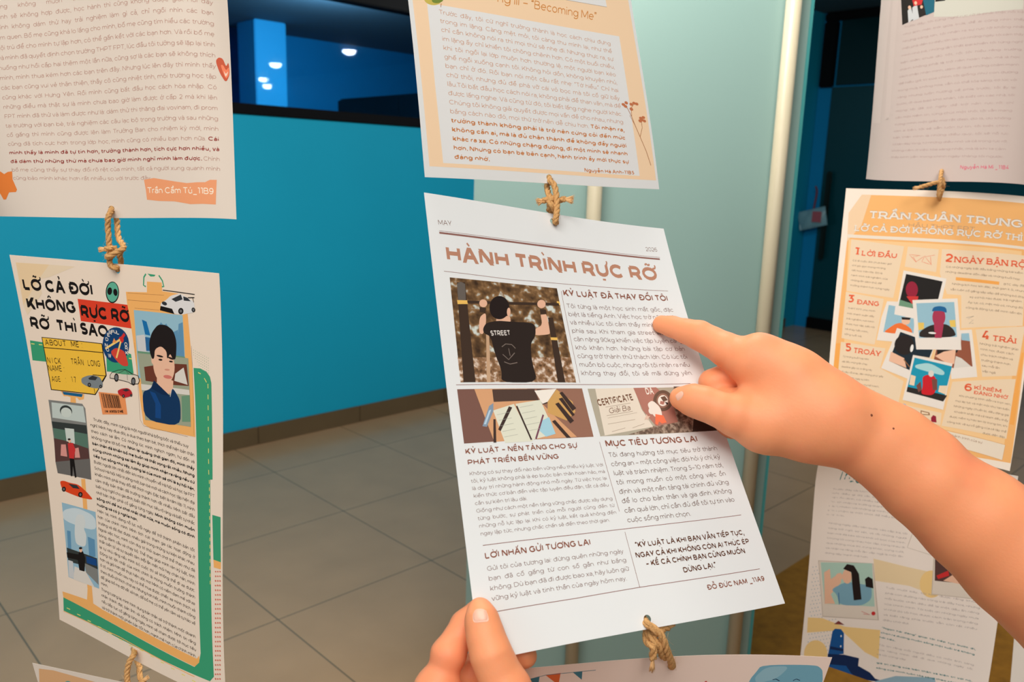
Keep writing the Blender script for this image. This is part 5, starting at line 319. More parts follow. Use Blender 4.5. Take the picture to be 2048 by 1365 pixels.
["dot_pattern",None,[["E","dotblue",[0.51,16.81],[0.06,-0.02],[0.01,0.07]],["E","dotblue",[0.71,17.28],[0.06,-0.02],[0.0,0.07]],["E","dotblue",[0.53,17.86],[0.07,-0.02],[0.01,0.07]],["E","dotblue",[0.73,18.32],[0.06,-0.02],[0.01,0.07]],["E","dotblue",[0.56,18.9],[0.06,-0.02],[0.01,0.07]],["E","dotblue",[0.76,19.36],[0.06,-0.02],[0.01,0.07]],["E","dotblue",[0.59,19.94],[0.06,-0.02],[0.0,0.07]],["E","dotblue",[0.79,20.4],[0.06,-0.02],[0.0,0.07]],["E","dotblue",[0.62,20.98],[0.06,-0.02],[0.0,0.07]],["E","dotblue",[0.82,21.44],[0.06,-0.02],[0.0,0.07]],["E","dotblue",[0.65,22.03],[0.06,-0.02],[0.0,0.07]],["E","dotblue",[0.85,22.49],[0.06,-0.03],[0.01,0.07]],["E","dotblue",[0.68,23.07],[0.06,-0.02],[0.0,0.07]],["E","dotblue",[0.88,23.53],[0.06,-0.02],[0.01,0.07]],["E","dotblue",[0.71,24.12],[0.06,-0.03],[0.01,0.07]],["E","dotblue",[0.91,24.57],[0.07,-0.02],[0.01,0.07]],["E","dotblue",[0.74,25.16],[0.07,-0.02],[0.01,0.07]],["E","dotblue",[0.95,25.62],[0.06,-0.02],[0.01,0.07]],["E","dotblue",[0.78,26.21],[0.06,-0.02],[0.0,0.07]],["E","dotblue",[0.98,26.67],[0.07,-0.02],[0.01,0.07]],["E","dotblue",[0.81,27.26],[0.07,-0.02],[0.01,0.07]],["E","dotblue",[1.02,27.72],[0.06,-0.02],[0.01,0.07]],["E","dotblue",[0.85,28.32],[0.06,-0.02],[0.0,0.07]],["E","dotblue",[1.06,28.78],[0.06,-0.03],[0.0,0.07]],["E","dotblue",[0.88,29.38],[0.07,-0.03],[0.01,0.07]],["E","dotblue",[1.09,29.83],[0.07,-0.02],[0.01,0.07]],["E","dotblue",[0.88,16.64],[0.06,-0.02],[0.0,0.07]],["E","dotblue",[1.07,17.1],[0.06,-0.01],[0.01,0.07]],["E","dotblue",[0.9,17.68],[0.06,-0.02],[0.01,0.07]],["E","dotblue",[1.1,18.14],[0.06,-0.02],[0.0,0.07]],["E","dotblue",[0.93,18.72],[0.06,-0.02],[0.0,0.07]],["E","dotblue",[1.13,19.18],[0.06,-0.02],[0.0,0.07]],["E","dotblue",[0.95,19.76],[0.07,-0.02],[0.01,0.07]],["E","dotblue",[1.15,20.22],[0.07,-0.02],[0.01,0.07]],["E","dotblue",[0.98,20.79],[0.07,-0.02],[0.01,0.07]],["E","dotblue",[1.19,21.25],[0.06,-0.02],[0.0,0.07]],["E","dotblue",[1.01,21.83],[0.07,-0.02],[0.01,0.07]],["E","dotblue",[1.22,22.29],[0.06,-0.02],[0.0,0.07]],["E","dotblue",[1.05,22.87],[0.06,-0.02],[0.0,0.07]],["E","dotblue",[1.25,23.33],[0.06,-0.02],[0.01,0.07]],["E","dotblue",[1.08,23.92],[0.06,-0.03],[0.01,0.07]],["E","dotblue",[1.28,24.37],[0.07,-0.02],[0.01,0.07]],["E","dotblue",[1.11,24.96],[0.07,-0.02],[0.01,0.07]],["E","dotblue",[1.32,25.42],[0.06,-0.03],[0.01,0.07]],["E","dotblue",[1.15,26.01],[0.06,-0.03],[0.01,0.07]],["E","dotblue",[1.36,26.46],[0.06,-0.02],[0.0,0.07]],["E","dotblue",[1.18,27.06],[0.07,-0.03],[0.01,0.07]],["E","dotblue",[1.39,27.51],[0.06,-0.02],[0.01,0.07]],["E","dotblue",[1.22,28.11],[0.06,-0.03],[0.01,0.07]],["E","dotblue",[1.43,28.56],[0.06,-0.02],[0.0,0.07]],["E","dotblue",[1.26,29.16],[0.06,-0.02],[0.0,0.07]],["E","dotblue",[1.47,29.62],[0.06,-0.03],[0.0,0.07]],["E","dotblue",[1.24,16.46],[0.06,-0.01],[0.0,0.07]],["E","dotblue",[1.44,16.93],[0.06,-0.02],[0.0,0.07]],["E","dotblue",[1.26,17.5],[0.07,-0.02],[0.01,0.07]],["E","dotblue",[1.46,17.96],[0.06,-0.02],[0.01,0.07]],["E","dotblue",[1.29,18.54],[0.06,-0.02],[0.01,0.07]],["E","dotblue",[1.49,19.0],[0.06,-0.02],[0.01,0.07]],["E","dotblue",[1.32,19.57],[0.06,-0.02],[0.01,0.07]],["E","dotblue",[1.52,20.03],[0.06,-0.02],[0.01,0.07]],["E","dotblue",[1.35,20.61],[0.06,-0.02],[0.01,0.07]],["E","dotblue",[1.55,21.06],[0.06,-0.02],[0.01,0.07]],["E","dotblue",[1.38,21.64],[0.06,-0.02],[0.01,0.07]],["E","dotblue",[1.58,22.1],[0.07,-0.02],[0.01,0.07]],["E","dotblue",[1.41,22.68],[0.07,-0.02],[0.01,0.07]],["E","dotblue",[1.62,23.14],[0.06,-0.03],[0.0,0.06]],["E","dotblue",[1.45,23.72],[0.06,-0.02],[0.0,0.07]],["E","dotblue",[1.65,24.17],[0.06,-0.02],[0.01,0.07]],["E","dotblue",[1.48,24.76],[0.07,-0.02],[0.01,0.07]],["E","dotblue",[1.69,25.21],[0.06,-0.02],[0.0,0.07]],["E","dotblue",[1.52,25.8],[0.06,-0.02],[0.01,0.07]],["E","dotblue",[1.72,26.26],[0.07,-0.03],[0.01,0.07]],["E","dotblue",[1.55,26.85],[0.07,-0.02],[0.01,0.07]],["E","dotblue",[1.76,27.3],[0.06,-0.02],[0.01,0.07]],["E","dotblue",[1.59,27.9],[0.06,-0.03],[0.01,0.07]],["E","dotblue",[1.8,28.35],[0.06,-0.02],[0.0,0.07]],["E","dotblue",[1.63,28.95],[0.06,-0.02],[0.01,0.07]],["E","dotblue",[1.84,29.4],[0.06,-0.02],[0.0,0.07]],["E","dotblue",[1.71,20.42],[0.07,-0.02],[0.01,0.07]],["E","dotblue",[1.75,21.45],[0.06,-0.02],[0.0,0.07]],["E","dotblue",[1.78,22.48],[0.06,-0.02],[0.01,0.07]],["E","dotblue",[1.98,22.94],[0.07,-0.02],[0.01,0.07]],["E","dotblue",[1.82,23.52],[0.06,-0.02],[0.0,0.07]],["E","dotblue",[2.02,23.98],[0.06,-0.03],[0.0,0.06]],["E","dotblue",[1.85,24.56],[0.06,-0.02],[0.01,0.07]],["E","dotblue",[2.05,25.01],[0.07,-0.02],[0.01,0.07]],["E","dotblue",[1.89,25.6],[0.06,-0.02],[0.0,0.07]],["E","dotblue",[2.09,26.05],[0.06,-0.02],[0.01,0.07]],["E","dotblue",[1.92,26.64],[0.07,-0.02],[0.01,0.07]],["E","dotblue",[2.13,27.1],[0.06,-0.03],[0.0,0.07]],["E","dotblue",[1.96,27.69],[0.06,-0.02],[0.01,0.07]],["E","dotblue",[2.17,28.14],[0.06,-0.02],[0.0,0.07]],["E","dotblue",[2.0,28.74],[0.06,-0.03],[0.0,0.07]],["E","dotblue",[2.2,29.19],[0.07,-0.02],[0.01,0.07]],["E","dotblue",[2.18,23.32],[0.06,-0.02],[0.01,0.07]],["E","dotblue",[2.38,23.78],[0.06,-0.02],[0.01,0.07]],["E","dotblue",[2.22,24.36],[0.06,-0.02],[0.0,0.07]],["E","dotblue",[2.42,24.81],[0.06,-0.02],[0.01,0.07]],["E","dotblue",[2.25,25.4],[0.06,-0.03],[0.01,0.07]],["E","dotblue",[2.46,25.85],[0.06,-0.02],[0.0,0.07]],["E","dotblue",[2.29,26.44],[0.06,-0.03],[0.01,0.07]],["E","dotblue",[2.49,26.89],[0.07,-0.02],[0.01,0.07]],["E","dotblue",[2.33,27.48],[0.06,-0.02],[0.0,0.07]],["E","dotblue",[2.53,27.93],[0.06,-0.02],[0.01,0.07]],["E","dotblue",[2.37,28.53],[0.06,-0.03],[0.0,0.07]],["E","dotblue",[2.57,28.98],[0.06,-0.02],[0.01,0.07]],["E","dotblue",[2.74,23.58],[0.07,-0.02],[0.01,0.07]],["E","dotblue",[2.58,24.16],[0.06,-0.02],[0.01,0.07]],["E","dotblue",[2.78,24.61],[0.06,-0.02],[0.01,0.07]],["E","dotblue",[2.62,25.2],[0.06,-0.03],[0.0,0.07]],["E","dotblue",[2.82,25.65],[0.06,-0.02],[0.01,0.07]],["E","dotblue",[2.65,26.23],[0.06,-0.02],[0.01,0.07]],["E","dotblue",[2.86,26.69],[0.06,-0.03],[0.0,0.06]],["E","dotblue",[2.69,27.27],[0.06,-0.02],[0.01,0.07]],["E","dotblue",[2.9,27.73],[0.06,-0.03],[0.0,0.06]],["E","dotblue",[2.73,28.32],[0.06,-0.03],[0.01,0.07]],["E","dotblue",[2.94,28.77],[0.06,-0.03],[0.0,0.07]],["E","dotblue",[3.1,23.39],[0.07,-0.02],[0.01,0.06]],["E","dotblue",[2.94,23.96],[0.06,-0.02],[0.01,0.07]],["E","dotblue",[3.14,24.41],[0.06,-0.02],[0.01,0.07]],["E","dotblue",[2.98,25.0],[0.06,-0.03],[0.0,0.06]],["E","dotblue",[3.18,25.45],[0.06,-0.03],[0.01,0.07]],["E","dotblue",[3.02,26.03],[0.06,-0.02],[0.0,0.07]],["E","dotblue",[3.22,26.48],[0.06,-0.02],[0.01,0.07]],["E","dotblue",[3.05,27.07],[0.07,-0.03],[0.01,0.07]],["E","dotblue",[3.26,27.52],[0.06,-0.02],[0.0,0.07]],["E","dotblue",[3.09,28.11],[0.06,-0.03],[0.01,0.07]],["E","dotblue",[3.3,28.56],[0.06,-0.03],[0.0,0.07]],["E","dotblue",[3.46,23.19],[0.06,-0.02],[0.01,0.07]],["E","dotblue",[3.3,23.77],[0.06,-0.02],[0.01,0.07]],["E","dotblue",[3.5,24.22],[0.06,-0.02],[0.01,0.07]],["E","dotblue",[3.34,24.8],[0.06,-0.03],[0.0,0.07]],["E","dotblue",[3.54,25.25],[0.06,-0.03],[0.01,0.07]],["E","dotblue",[3.38,25.83],[0.06,-0.02],[0.0,0.07]],["E","dotblue",[3.58,26.28],[0.06,-0.02],[0.0,0.07]],["E","dotblue",[3.42,26.86],[0.06,-0.02],[0.0,0.07]],["E","dotblue",[3.62,27.31],[0.06,-0.02],[0.0,0.07]],["E","dotblue",[3.45,27.9],[0.07,-0.02],[0.01,0.07]],["E","dotblue",[3.66,28.35],[0.06,-0.02],[0.0,0.07]],["E","dotblue",[3.82,23.0],[0.06,-0.02],[0.01,0.07]],["E","dotblue",[3.66,23.57],[0.06,-0.02],[0.0,0.07]],["E","dotblue",[3.86,24.02],[0.06,-0.02],[0.0,0.07]],["E","dotblue",[3.7,24.6],[0.06,-0.02],[0.0,0.07]],["E","dotblue",[3.9,25.05],[0.06,-0.02],[0.0,0.07]],["E","dotblue",[3.73,25.63],[0.07,-0.02],[0.01,0.07]],["E","dotblue",[3.94,26.08],[0.06,-0.03],[0.0,0.06]],["E","dotblue",[3.77,26.66],[0.06,-0.02],[0.01,0.07]],["E","dotblue",[3.98,27.11],[0.06,-0.03],[0.0,0.07]],["E","dotblue",[3.81,27.69],[0.07,-0.02],[0.01,0.07]],["E","dotblue",[4.02,28.14],[0.06,-0.02],[0.0,0.07]]]],
["paint_patch",None,[["P","yelsoft",[[0.46,23.89],[2.24,23.4],[4.97,23.63],[9.06,22.64],[9.26,26.47],[7.64,26.16],[4.61,24.23],[0.54,26.03]]]]],
["paint_patch",None,[["P","yelsoft2",[[7.4,13.69],[11.2,13.67],[13.75,13.55],[14.04,16.27],[11.62,15.96],[7.87,16.47]]],["E","yelsoft",[13.91,15.01],[1.22,-0.38],[0.18,1.68]]]],
["paint_patch",None,[["E","yelsoft",[1.86,28.57],[1.44,-0.54],[0.17,1.88]]]],
["lighthouse_drawing","dark blue painted lighthouse on a rock",[["P","lhred",[[3.7,23.72],[4.19,23.08],[4.95,23.4]]],["P","lhblue",[[3.62,24.7],[3.89,24.29],[4.6,24.11],[4.99,24.51],[5.22,27.31],[3.37,28.24]]],["P","lhdark",[[3.55,26.86],[5.11,26.64],[5.13,26.99],[3.55,27.27]]],["P","lhdark",[[3.34,28.01],[5.33,27.38],[7.05,27.2],[7.05,28.25],[8.5,28.61],[9.15,29.16],[10.72,29.08],[3.49,31.08]]],["P","lhblue",[[3.54,29.38],[5.67,28.79],[6.6,29.84],[3.47,30.85]]],["P","seab",[[9.19,29.49],[11.37,27.91],[15.55,26.4],[15.88,27.55],[9.29,30.37]]],["E","whitep",[4.69,25.02],[0.08,-0.03],[0.01,0.14]],["E","whitep",[4.78,26.41],[0.08,-0.03],[0.01,0.13]]]],
["headline",None,[["X","tealtx","i",1.856,"f","Trưởng",[2.37,3.99,6.78,4.24],[0.0,0.0,0.0,0.0]]]],
["headline",None,[["X","tealtx","i",0.5,"f","thành",[10.45,4.09,13.98,3.78],[0.0,0.0,0.0,0.0]]]],
["body_text",None,[["X","greytx","r",0.22,"j","Trước đây tôi luôn nghĩ rằng trưởng thành là|một điều gì đó rất xa vời, là khi có công|việc ổn định, có nhiều tiền, nhưng càng lớn|lên, tôi nhận ra trưởng thành là khi biết chịu|trách nhiệm với những gì mình chọn và biết|sống chậm lại một chút để hiểu bản thân|~mình hơn.",[2.08,5.39,11.62,5.02],[-0.075,0.635,-0.158,0.56]],["X","greytx","r",0.22,"j","Những ngày đầu tiên bước vào cấp ba, tôi|từng bỡ ngỡ, sợ sệt, và rồi những người|bạn mới đã kéo tôi ra khỏi vỏ bọc của mình.|Chúng tôi cùng nhau học tập, cùng nhau đi|qua những mùa thi, cùng khóc, cùng cười,|và nhận ra rằng mỗi lần vấp ngã là một lần|~đứng dậy mạnh mẽ hơn.",[1.96,10.35,10.79,9.65],[-0.027,0.702,-0.033,0.592]],["X","greytx","r",0.22,"j","Tuổi mười bảy, tôi học được rằng không|phải con đường nào cũng trải đầy hoa, nhưng|mỗi bước chân đều để lại một dấu ấn riêng|của chính mình. Tôi biết ơn những ngày mưa|vì nhờ đó tôi học được cách trân trọng nắng|và biết rằng phía trước vẫn còn rất nhiều|~điều chờ đợi.",[9.12,17.08,19.11,15.76],[0.017,0.708,0.003,0.647]],["X","tealtx","b",0.2,"j","“Ngọn hải đăng” giúp tôi tiếp tục bước đi,|chọn ra đường muốn sống một tuổi trẻ không|~hối tiếc.",[9.23,22.36,19.26,21.44],[-0.08,0.655,-0.005,0.65]],["X","greytx","r",0.2,"j","Tôi tin rằng mỗi người đều có một ánh sáng|của riêng mình để đi qua những ngày tối.|~và tôi cũng vậy.",[9.08,24.7,19.33,23.34],[-0.035,0.645,-0.02,0.525]],["X","tealtx","b",0.2,"j","giá trị riêng của bản thân và kiên trì với nó,|sống của mình luôn tỏa sáng theo cách riêng.",[9.09,27.11,19.41,25.27],[0.02,0.68,-0.01,0.62]]]],
["polaroid","polaroid of a long-haired person in a pale blue shirt",[["P","polsh",[[1.06,15.7],[7.46,14.3],[8.79,21.44],[2.22,23.22]]],["P","polw2",[[1.17,15.79],[7.38,14.41],[8.64,21.38],[2.29,23.05]]],["P","palegreen2",[[1.38,15.9],[7.31,14.34],[8.14,19.82],[2.33,21.36]]],["P","faceskin",[[1.9,17.13],[2.56,16.46],[2.78,17.8],[3.9,16.54],[4.02,17.89],[2.96,19.85],[3.58,20.94],[2.33,21.36]]],["P","shirtb",[[2.9,19.17],[4.6,17.59],[6.38,17.38],[7.55,17.24],[7.72,19.0],[6.66,20.22],[4.1,20.94],[3.67,19.63]]],["E","faceskin",[4.64,16.89],[0.55,-0.12],[0.09,0.94]],["P","hairb",[[4.1,16.01],[4.49,15.25],[5.29,15.21],[5.97,16.14],[6.58,19.38],[5.71,19.78],[5.32,17.72],[5.08,16.18]]],["E","faceskin",[3.75,17.16],[0.44,-0.13],[0.04,0.45]],["P","hairb",[[6.71,16.6],[7.06,16.16],[7.56,16.34],[7.77,17.51],[6.9,17.57]]],["L","lhblue",0.08,[[4.09,20.89],[3.85,19.34]]],["E","redp",[8.09,20.75],[0.23,-0.08],[0.03,0.26]],["L","redp",0.05,[[6.73,20.93],[7.73,21.05],[6.95,21.2]]]]],
["polaroid","polaroid half hidden behind the forearm",[["P","polsh",[[13.75,10.98],[18.0,8.92],[19.91,15.18],[14.04,16.27]]],["P","polw2",[[13.84,10.95],[17.93,9.04],[19.81,15.1],[14.12,16.16]]],["P","crowd",[[13.88,11.05],[17.86,9.17],[19.04,13.59],[14.21,14.48]]],["P","redp",[[14.32,13.8],[15.46,12.81],[15.62,13.4],[14.54,14.17]]],["P","faceskin",[[15.08,14.21],[16.34,12.75],[17.32,13.72],[16.84,14.08]]],["L","polsh",0.06,[[11.31,9.3],[10.92,11.25],[13.53,11.47]]]]]],
'lowleft2':[
["border",None,[["P","peach2",[[0.58,0.41],[2.16,0.28],[13.52,0.95],[9.97,14.28],[-5.03,18.62]]]]],
["teal_mark",None,[["E","tealp",[3.43,1.47],[0.52,0.01],[-0.15,0.48]]]]],
'cbottom':[
["bunting",None,[["P","bunteal",[[1.05,0.97],[1.9,0.76],[1.9,1.68]]],["P","bunor",[[2.25,0.69],[3.21,0.64],[3.21,1.49],[3.05,1.51]]],["P","bunteal",[[3.99,0.68],[4.61,0.7],[4.67,1.4]]],["L","bunteal",0.04,[[0.11,1.17],[2.3,0.7],[4.81,0.68],[5.47,0.68]]]]],
["cloud_drawing","pale blue painted cloud with closed eyes",[["P","cloudb",[[16.51,0.88],[20.13,0.72],[20.54,1.0],[20.73,1.29],[21.75,5.28],[16.79,5.52],[15.97,3.01],[16.05,2.09],[16.31,1.48]]],["P","cloudl",[[16.89,1.02],[18.46,0.89],[17.83,2.05],[16.56,2.54],[16.3,1.94]]],["L","navyd",0.06,[[17.57,2.15],[17.78,2.08],[18.05,2.23]]],["L","navyd",0.06,[[18.95,2.16],[19.15,2.02],[19.41,2.13]]]]],
["red_dot",None,[["E","redp",[13.11,2.38],[0.1,0.01],[0.02,0.13]]]]],
'far':[
]}
HANDS={"R":{"o":[0.52133,0.24694,1.25324],"m":[[0.5363,0.49121,-0.68637],[-0.6739,-0.24041,-0.69861],[-0.50817,0.83721,0.2021]],"c":{"body":[[-0.04082,0.00444,-0.005,0.01524],[-0.01386,0.00748,0.002,0.02052],[0.01814,-0.00136,0.007,0.02372]],"body2":[[-0.03141,0.01123,-0.01,0.01397],[-0.00308,0.00604,-0.002,0.02135],[0.01851,-0.00053,0.005,0.02415]],"body3":[[0.01833,-0.00094,0.006,0.02411],[0.03317,-0.00036,0.008,0.02402],[0.05521,0.00134,0.01,0.02562],[0.09447,-0.00188,0.015,0.03006],[0.13369,-0.00616,0.02,0.03508],[0.1725,-0.01093,0.025,0.04066],[0.23087,-0.01713,0.03,0.04742],[0.31946,-0.02234,0.03,0.04872]],"body4":[[-0.02738,-0.02821,0.002,0.01436],[-0.00926,-0.02274,0.004,0.02181],[0.0061,-0.01264,0.005,0.02449],[0.01888,-0.0018,0.006,0.02445]],"knuckle":[[-0.04118,0.01538,-0.002,0.00586],[-0.02667,0.01466,0.002,0.00684]],"ulna":[[0.04767,0.01148,0.008,0.01759],[0.06594,0.01488,0.011,0.01682],[0.0851,0.01441,0.013,0.01609]],"index":[[-0.10225,-0.00363,-0.04,0.00662],[-0.09509,-0.00126,-0.036,0.00749],[-0.08606,0.0006,-0.03,0.00868],[-0.07754,0.00264,-0.025,0.0104],[-0.06773,0.00304,-0.02,0.01066],[-0.05813,0.00299,-0.014,0.01196],[-0.04029,0.00351,-0.006,0.01526]],"thumb":[[-0.06885,-0.04357,-0.001,0.00791],[-0.06215,-0.04059,0.002,0.01094],[-0.05439,-0.03814,0.005,0.01156],[-0.04439,-0.03621,0.008,0.01184],[-0.03367,-0.03409,0.008,0.01387],[-0.01623,-0.02933,0.007,0.0183],[-0.00205,-0.01944,0.006,0.02037]],"middle":[[-0.02915,0.01255,-0.015,0.01269],[-0.03895,-0.00384,-0.023,0.01143],[-0.05064,-0.02056,-0.026,0.00934],[-0.04626,-0.02578,-0.025,0.0086],[-0.03782,-0.02585,-0.015,0.0081],[-0.02943,-0.0198,-0.008,0.00766]],"ring":[[-0.01961,0.01302,-0.022,0.01213],[-0.02768,-0.00991,-0.032,0.01016],[-0.03203,-0.03023,-0.034,0.00874],[-0.03054,-0.042,-0.028,0.00829],[-0.0227,-0.04019,-0.02,0.00818]],"pinky":[[-0.007,0.01239,-0.028,0.01153],[-0.01185,-0.01096,-0.038,0.00953],[-0.01869,-0.0307,-0.038,0.0077],[-0.01834,-0.03629,-0.032,0.00689],[-0.01395,-0.03472,-0.025,0.00681]]},"nail":[[-0.07713,-0.04383,0.007],[0.00147,0.00459,0.0],[-0.00374,0.00202,0.0]],"moles":[[0.03284,0.01228,0.0009],[0.04888,0.01263,0.0007]]},"L":{"o":[0.27273,0.29518,1.1447],"m":[[-0.11987,0.71731,-0.68637],[-0.16541,-0.69612,-0.69861],[-0.97891,0.02979,0.2021]],"c":{"body":[[0.04665,0.02177,0.005,0.02319],[0.05805,-0.00027,-0.007,0.0277],[0.05642,-0.0175,-0.015,0.02537]],"body2":[[0.05705,0.00532,-0.005,0.03034],[0.09566,0.00808,-0.005,0.03089],[0.13978,0.01084,-0.005,0.03254]],"thumb":[[-0.02198,-0.00035,-0.002,0.00548],[-0.01871,0.00056,0.0005,0.00817],[-0.01396,0.00173,0.0025,0.00922],[-0.00747,0.00372,0.0055,0.0101],[-0.0002,0.0065,0.009,0.01096],[0.00741,0.00999,0.01,0.0112],[0.01712,0.01426,0.011,0.0133],[0.03667,0.02039,0.009,0.01924]],"index":[[-0.01419,-0.00298,-0.018,0.00681],[-0.00751,-0.00882,-0.016,0.00833],[-0.00078,-0.01391,-0.012,0.0077],[0.00542,-0.01773,-0.007,0.00956],[0.0136,-0.02041,-0.006,0.00802],[0.02243,-0.02327,-0.004,0.01266],[0.0442,-0.01967,-0.007,0.01717]],"middle":[[0.01224,0.0249,-0.0225,0.00688],[0.01465,0.01688,-0.025,0.00749],[0.01774,0.00617,-0.027,0.00839],[0.02237,-0.0054,-0.027,0.00897],[0.03165,-0.01094,-0.023,0.01033],[0.05173,-0.01341,-0.017,0.01699]],"ring":[[0.03645,0.01923,-0.037,0.00709],[0.0373,0.00737,-0.039,0.00801],[0.04059,-0.00441,-0.037,0.00886],[0.06131,-0.00962,-0.025,0.01584]]},"nail":[[-0.02639,-0.00018,0.009],[0.00668,0.00094,0.0],[-0.0008,0.00641,0.0]]}}
TWINES={"l1":{"s":[[[0.20866,0.6271,1.36693],[0.20473,0.61773,1.36572],[0.20137,0.60929,1.36475],[0.19894,0.60781,1.36125],[0.19867,0.6091,1.35491],[0.19853,0.60858,1.34767],[0.19843,0.60829,1.34137],[0.199,0.60594,1.3352],[0.19685,0.60428,1.33205],[0.19673,0.6033,1.32824],[0.19824,0.60128,1.32641],[0.20055,0.60189,1.32646],[0.20342,0.60981,1.32398]],[[0.20854,0.62693,1.36595],[0.20831,0.62011,1.36137],[0.20754,0.61665,1.35667],[0.206,0.61225,1.35109],[0.20504,0.60731,1.34561],[0.20472,0.59953,1.34234],[0.20332,0.59594,1.34003],[0.19923,0.5965,1.33799],[0.19616,0.5988,1.33551],[0.1949,0.60247,1.33402],[0.19904,0.61162,1.33517]],[[0.20484,0.60025,1.34033],[0.20486,0.60638,1.33686],[0.20498,0.60809,1.33324],[0.20687,0.61224,1.32927],[0.20528,0.61355,1.32348]],[[0.20304,0.60745,1.3393],[0.20024,0.6074,1.33952],[0.1974,0.60587,1.33943],[0.19496,0.60684,1.33945]]],"f":[[[0.19531,0.6065,1.33946],[0.19089,0.6078,1.33881],0.00219]],"r":0.0019},"c1":{"s":[[[0.46344,0.43711,1.39731],[0.45623,0.42953,1.39611],[0.45098,0.42276,1.39446],[0.45087,0.41917,1.39158],[0.44964,0.4161,1.38671],[0.44779,0.41337,1.38086],[0.44578,0.41094,1.37553],[0.44321,0.40892,1.36973],[0.44306,0.40956,1.36648],[0.44986,0.41505,1.364]],[[0.46493,0.43851,1.3973],[0.46055,0.43552,1.39193],[0.45571,0.43077,1.38873],[0.45008,0.4236,1.38442],[0.44669,0.41867,1.38062],[0.4459,0.41844,1.37715],[0.44751,0.42011,1.37355],[0.45342,0.42198,1.37035],[0.4573,0.42209,1.36416]],[[0.45177,0.4187,1.38312],[0.44489,0.41632,1.38123],[0.44289,0.41643,1.37974],[0.44329,0.41392,1.37738],[0.44659,0.4141,1.37437]],[[0.44931,0.41684,1.37821],[0.44671,0.42007,1.38056],[0.44421,0.42122,1.38101],[0.44158,0.42215,1.38023]],[[0.44837,0.42,1.37605],[0.45245,0.41845,1.37962],[0.45258,0.41317,1.38161],[0.45403,0.41042,1.38197]]],"f":[[[0.44233,0.42149,1.38051],[0.43711,0.42338,1.37919],0.00378],[[0.45366,0.41076,1.38186],[0.45697,0.4046,1.38173],0.00429]],"r":0.0022},"c2":{"s":[[[0.38286,0.26662,1.13301],[0.37545,0.26073,1.13699],[0.36944,0.25487,1.14085],[0.3702,0.2522,1.13915],[0.37191,0.25002,1.13742],[0.37439,0.24807,1.13416],[0.37691,0.24701,1.12915],[0.38046,0.24736,1.12262],[0.38754,0.24909,1.11306],[0.39517,0.25179,1.10378],[0.40498,0.2581,1.09459]],[[0.38277,0.26591,1.13028],[0.37806,0.26074,1.13104],[0.3743,0.25583,1.131],[0.37331,0.25205,1.1294],[0.37635,0.24941,1.12563],[0.38118,0.25102,1.11791],[0.38829,0.25343,1.11083]],[[0.37823,0.26038,1.13037],[0.37444,0.25784,1.12851],[0.373,0.25575,1.1263],[0.37201,0.25255,1.12671],[0.37193,0.25098,1.12598],[0.37314,0.25128,1.1212],[0.37401,0.25198,1.11671]],[[0.37432,0.25291,1.13084],[0.37793,0.25279,1.13281],[0.38158,0.25211,1.13298],[0.38731,0.25196,1.13209]]],"f":[[[0.37358,0.25163,1.11896],[0.37439,0.252,1.10816],0.00374],[[0.38574,0.2521,1.1322],[0.39334,0.25037,1.13225],0.00076]],"r":0.0023},"l2":{"s":[[[0.19303,0.59791,1.03478],[0.18914,0.58713,1.03877],[0.18633,0.58036,1.04046],[0.18321,0.57975,1.03765],[0.18132,0.57994,1.03188],[0.18027,0.57922,1.02585],[0.18021,0.57631,1.0205],[0.18282,0.56901,1.01897],[0.18698,0.57951,1.01003]],[[0.19372,0.59939,1.03237],[0.19194,0.59162,1.02913],[0.19097,0.58344,1.02728],[0.18898,0.57861,1.02363],[0.18872,0.57355,1.02009],[0.18456,0.57405,1.0176],[0.18117,0.57769,1.01866],[0.18386,0.57991,1.01072]],[[0.18014,0.57938,1.02101],[0.18159,0.57354,1.0206],[0.18601,0.57085,1.02134],[0.18933,0.56974,1.02383]]],"f":[[[0.18837,0.5705,1.02319],[0.19151,0.56707,1.02695],0.00154]],"r":0.002},"r1":{"s":[[[0.99991,0.3365,1.41678],[0.98528,0.33151,1.41414],[0.9774,0.32908,1.40869],[0.97484,0.3281,1.40155],[0.97436,0.32794,1.39441],[0.97646,0.32827,1.38783],[0.99292,0.33257,1.38439]],[[1.00204,0.33676,1.415],[0.99545,0.33219,1.40651],[0.99156,0.32963,1.39929],[0.98707,0.32943,1.39323],[0.99418,0.33318,1.38583]],[[0.98738,0.32801,1.3993],[0.97375,0.32967,1.40327],[0.96441,0.33531,1.40097],[0.95518,0.34197,1.39757]]],"f":[[[0.95609,0.34119,1.39796],[0.94982,0.34677,1.39594],0.00265]],"r":0.0021}}

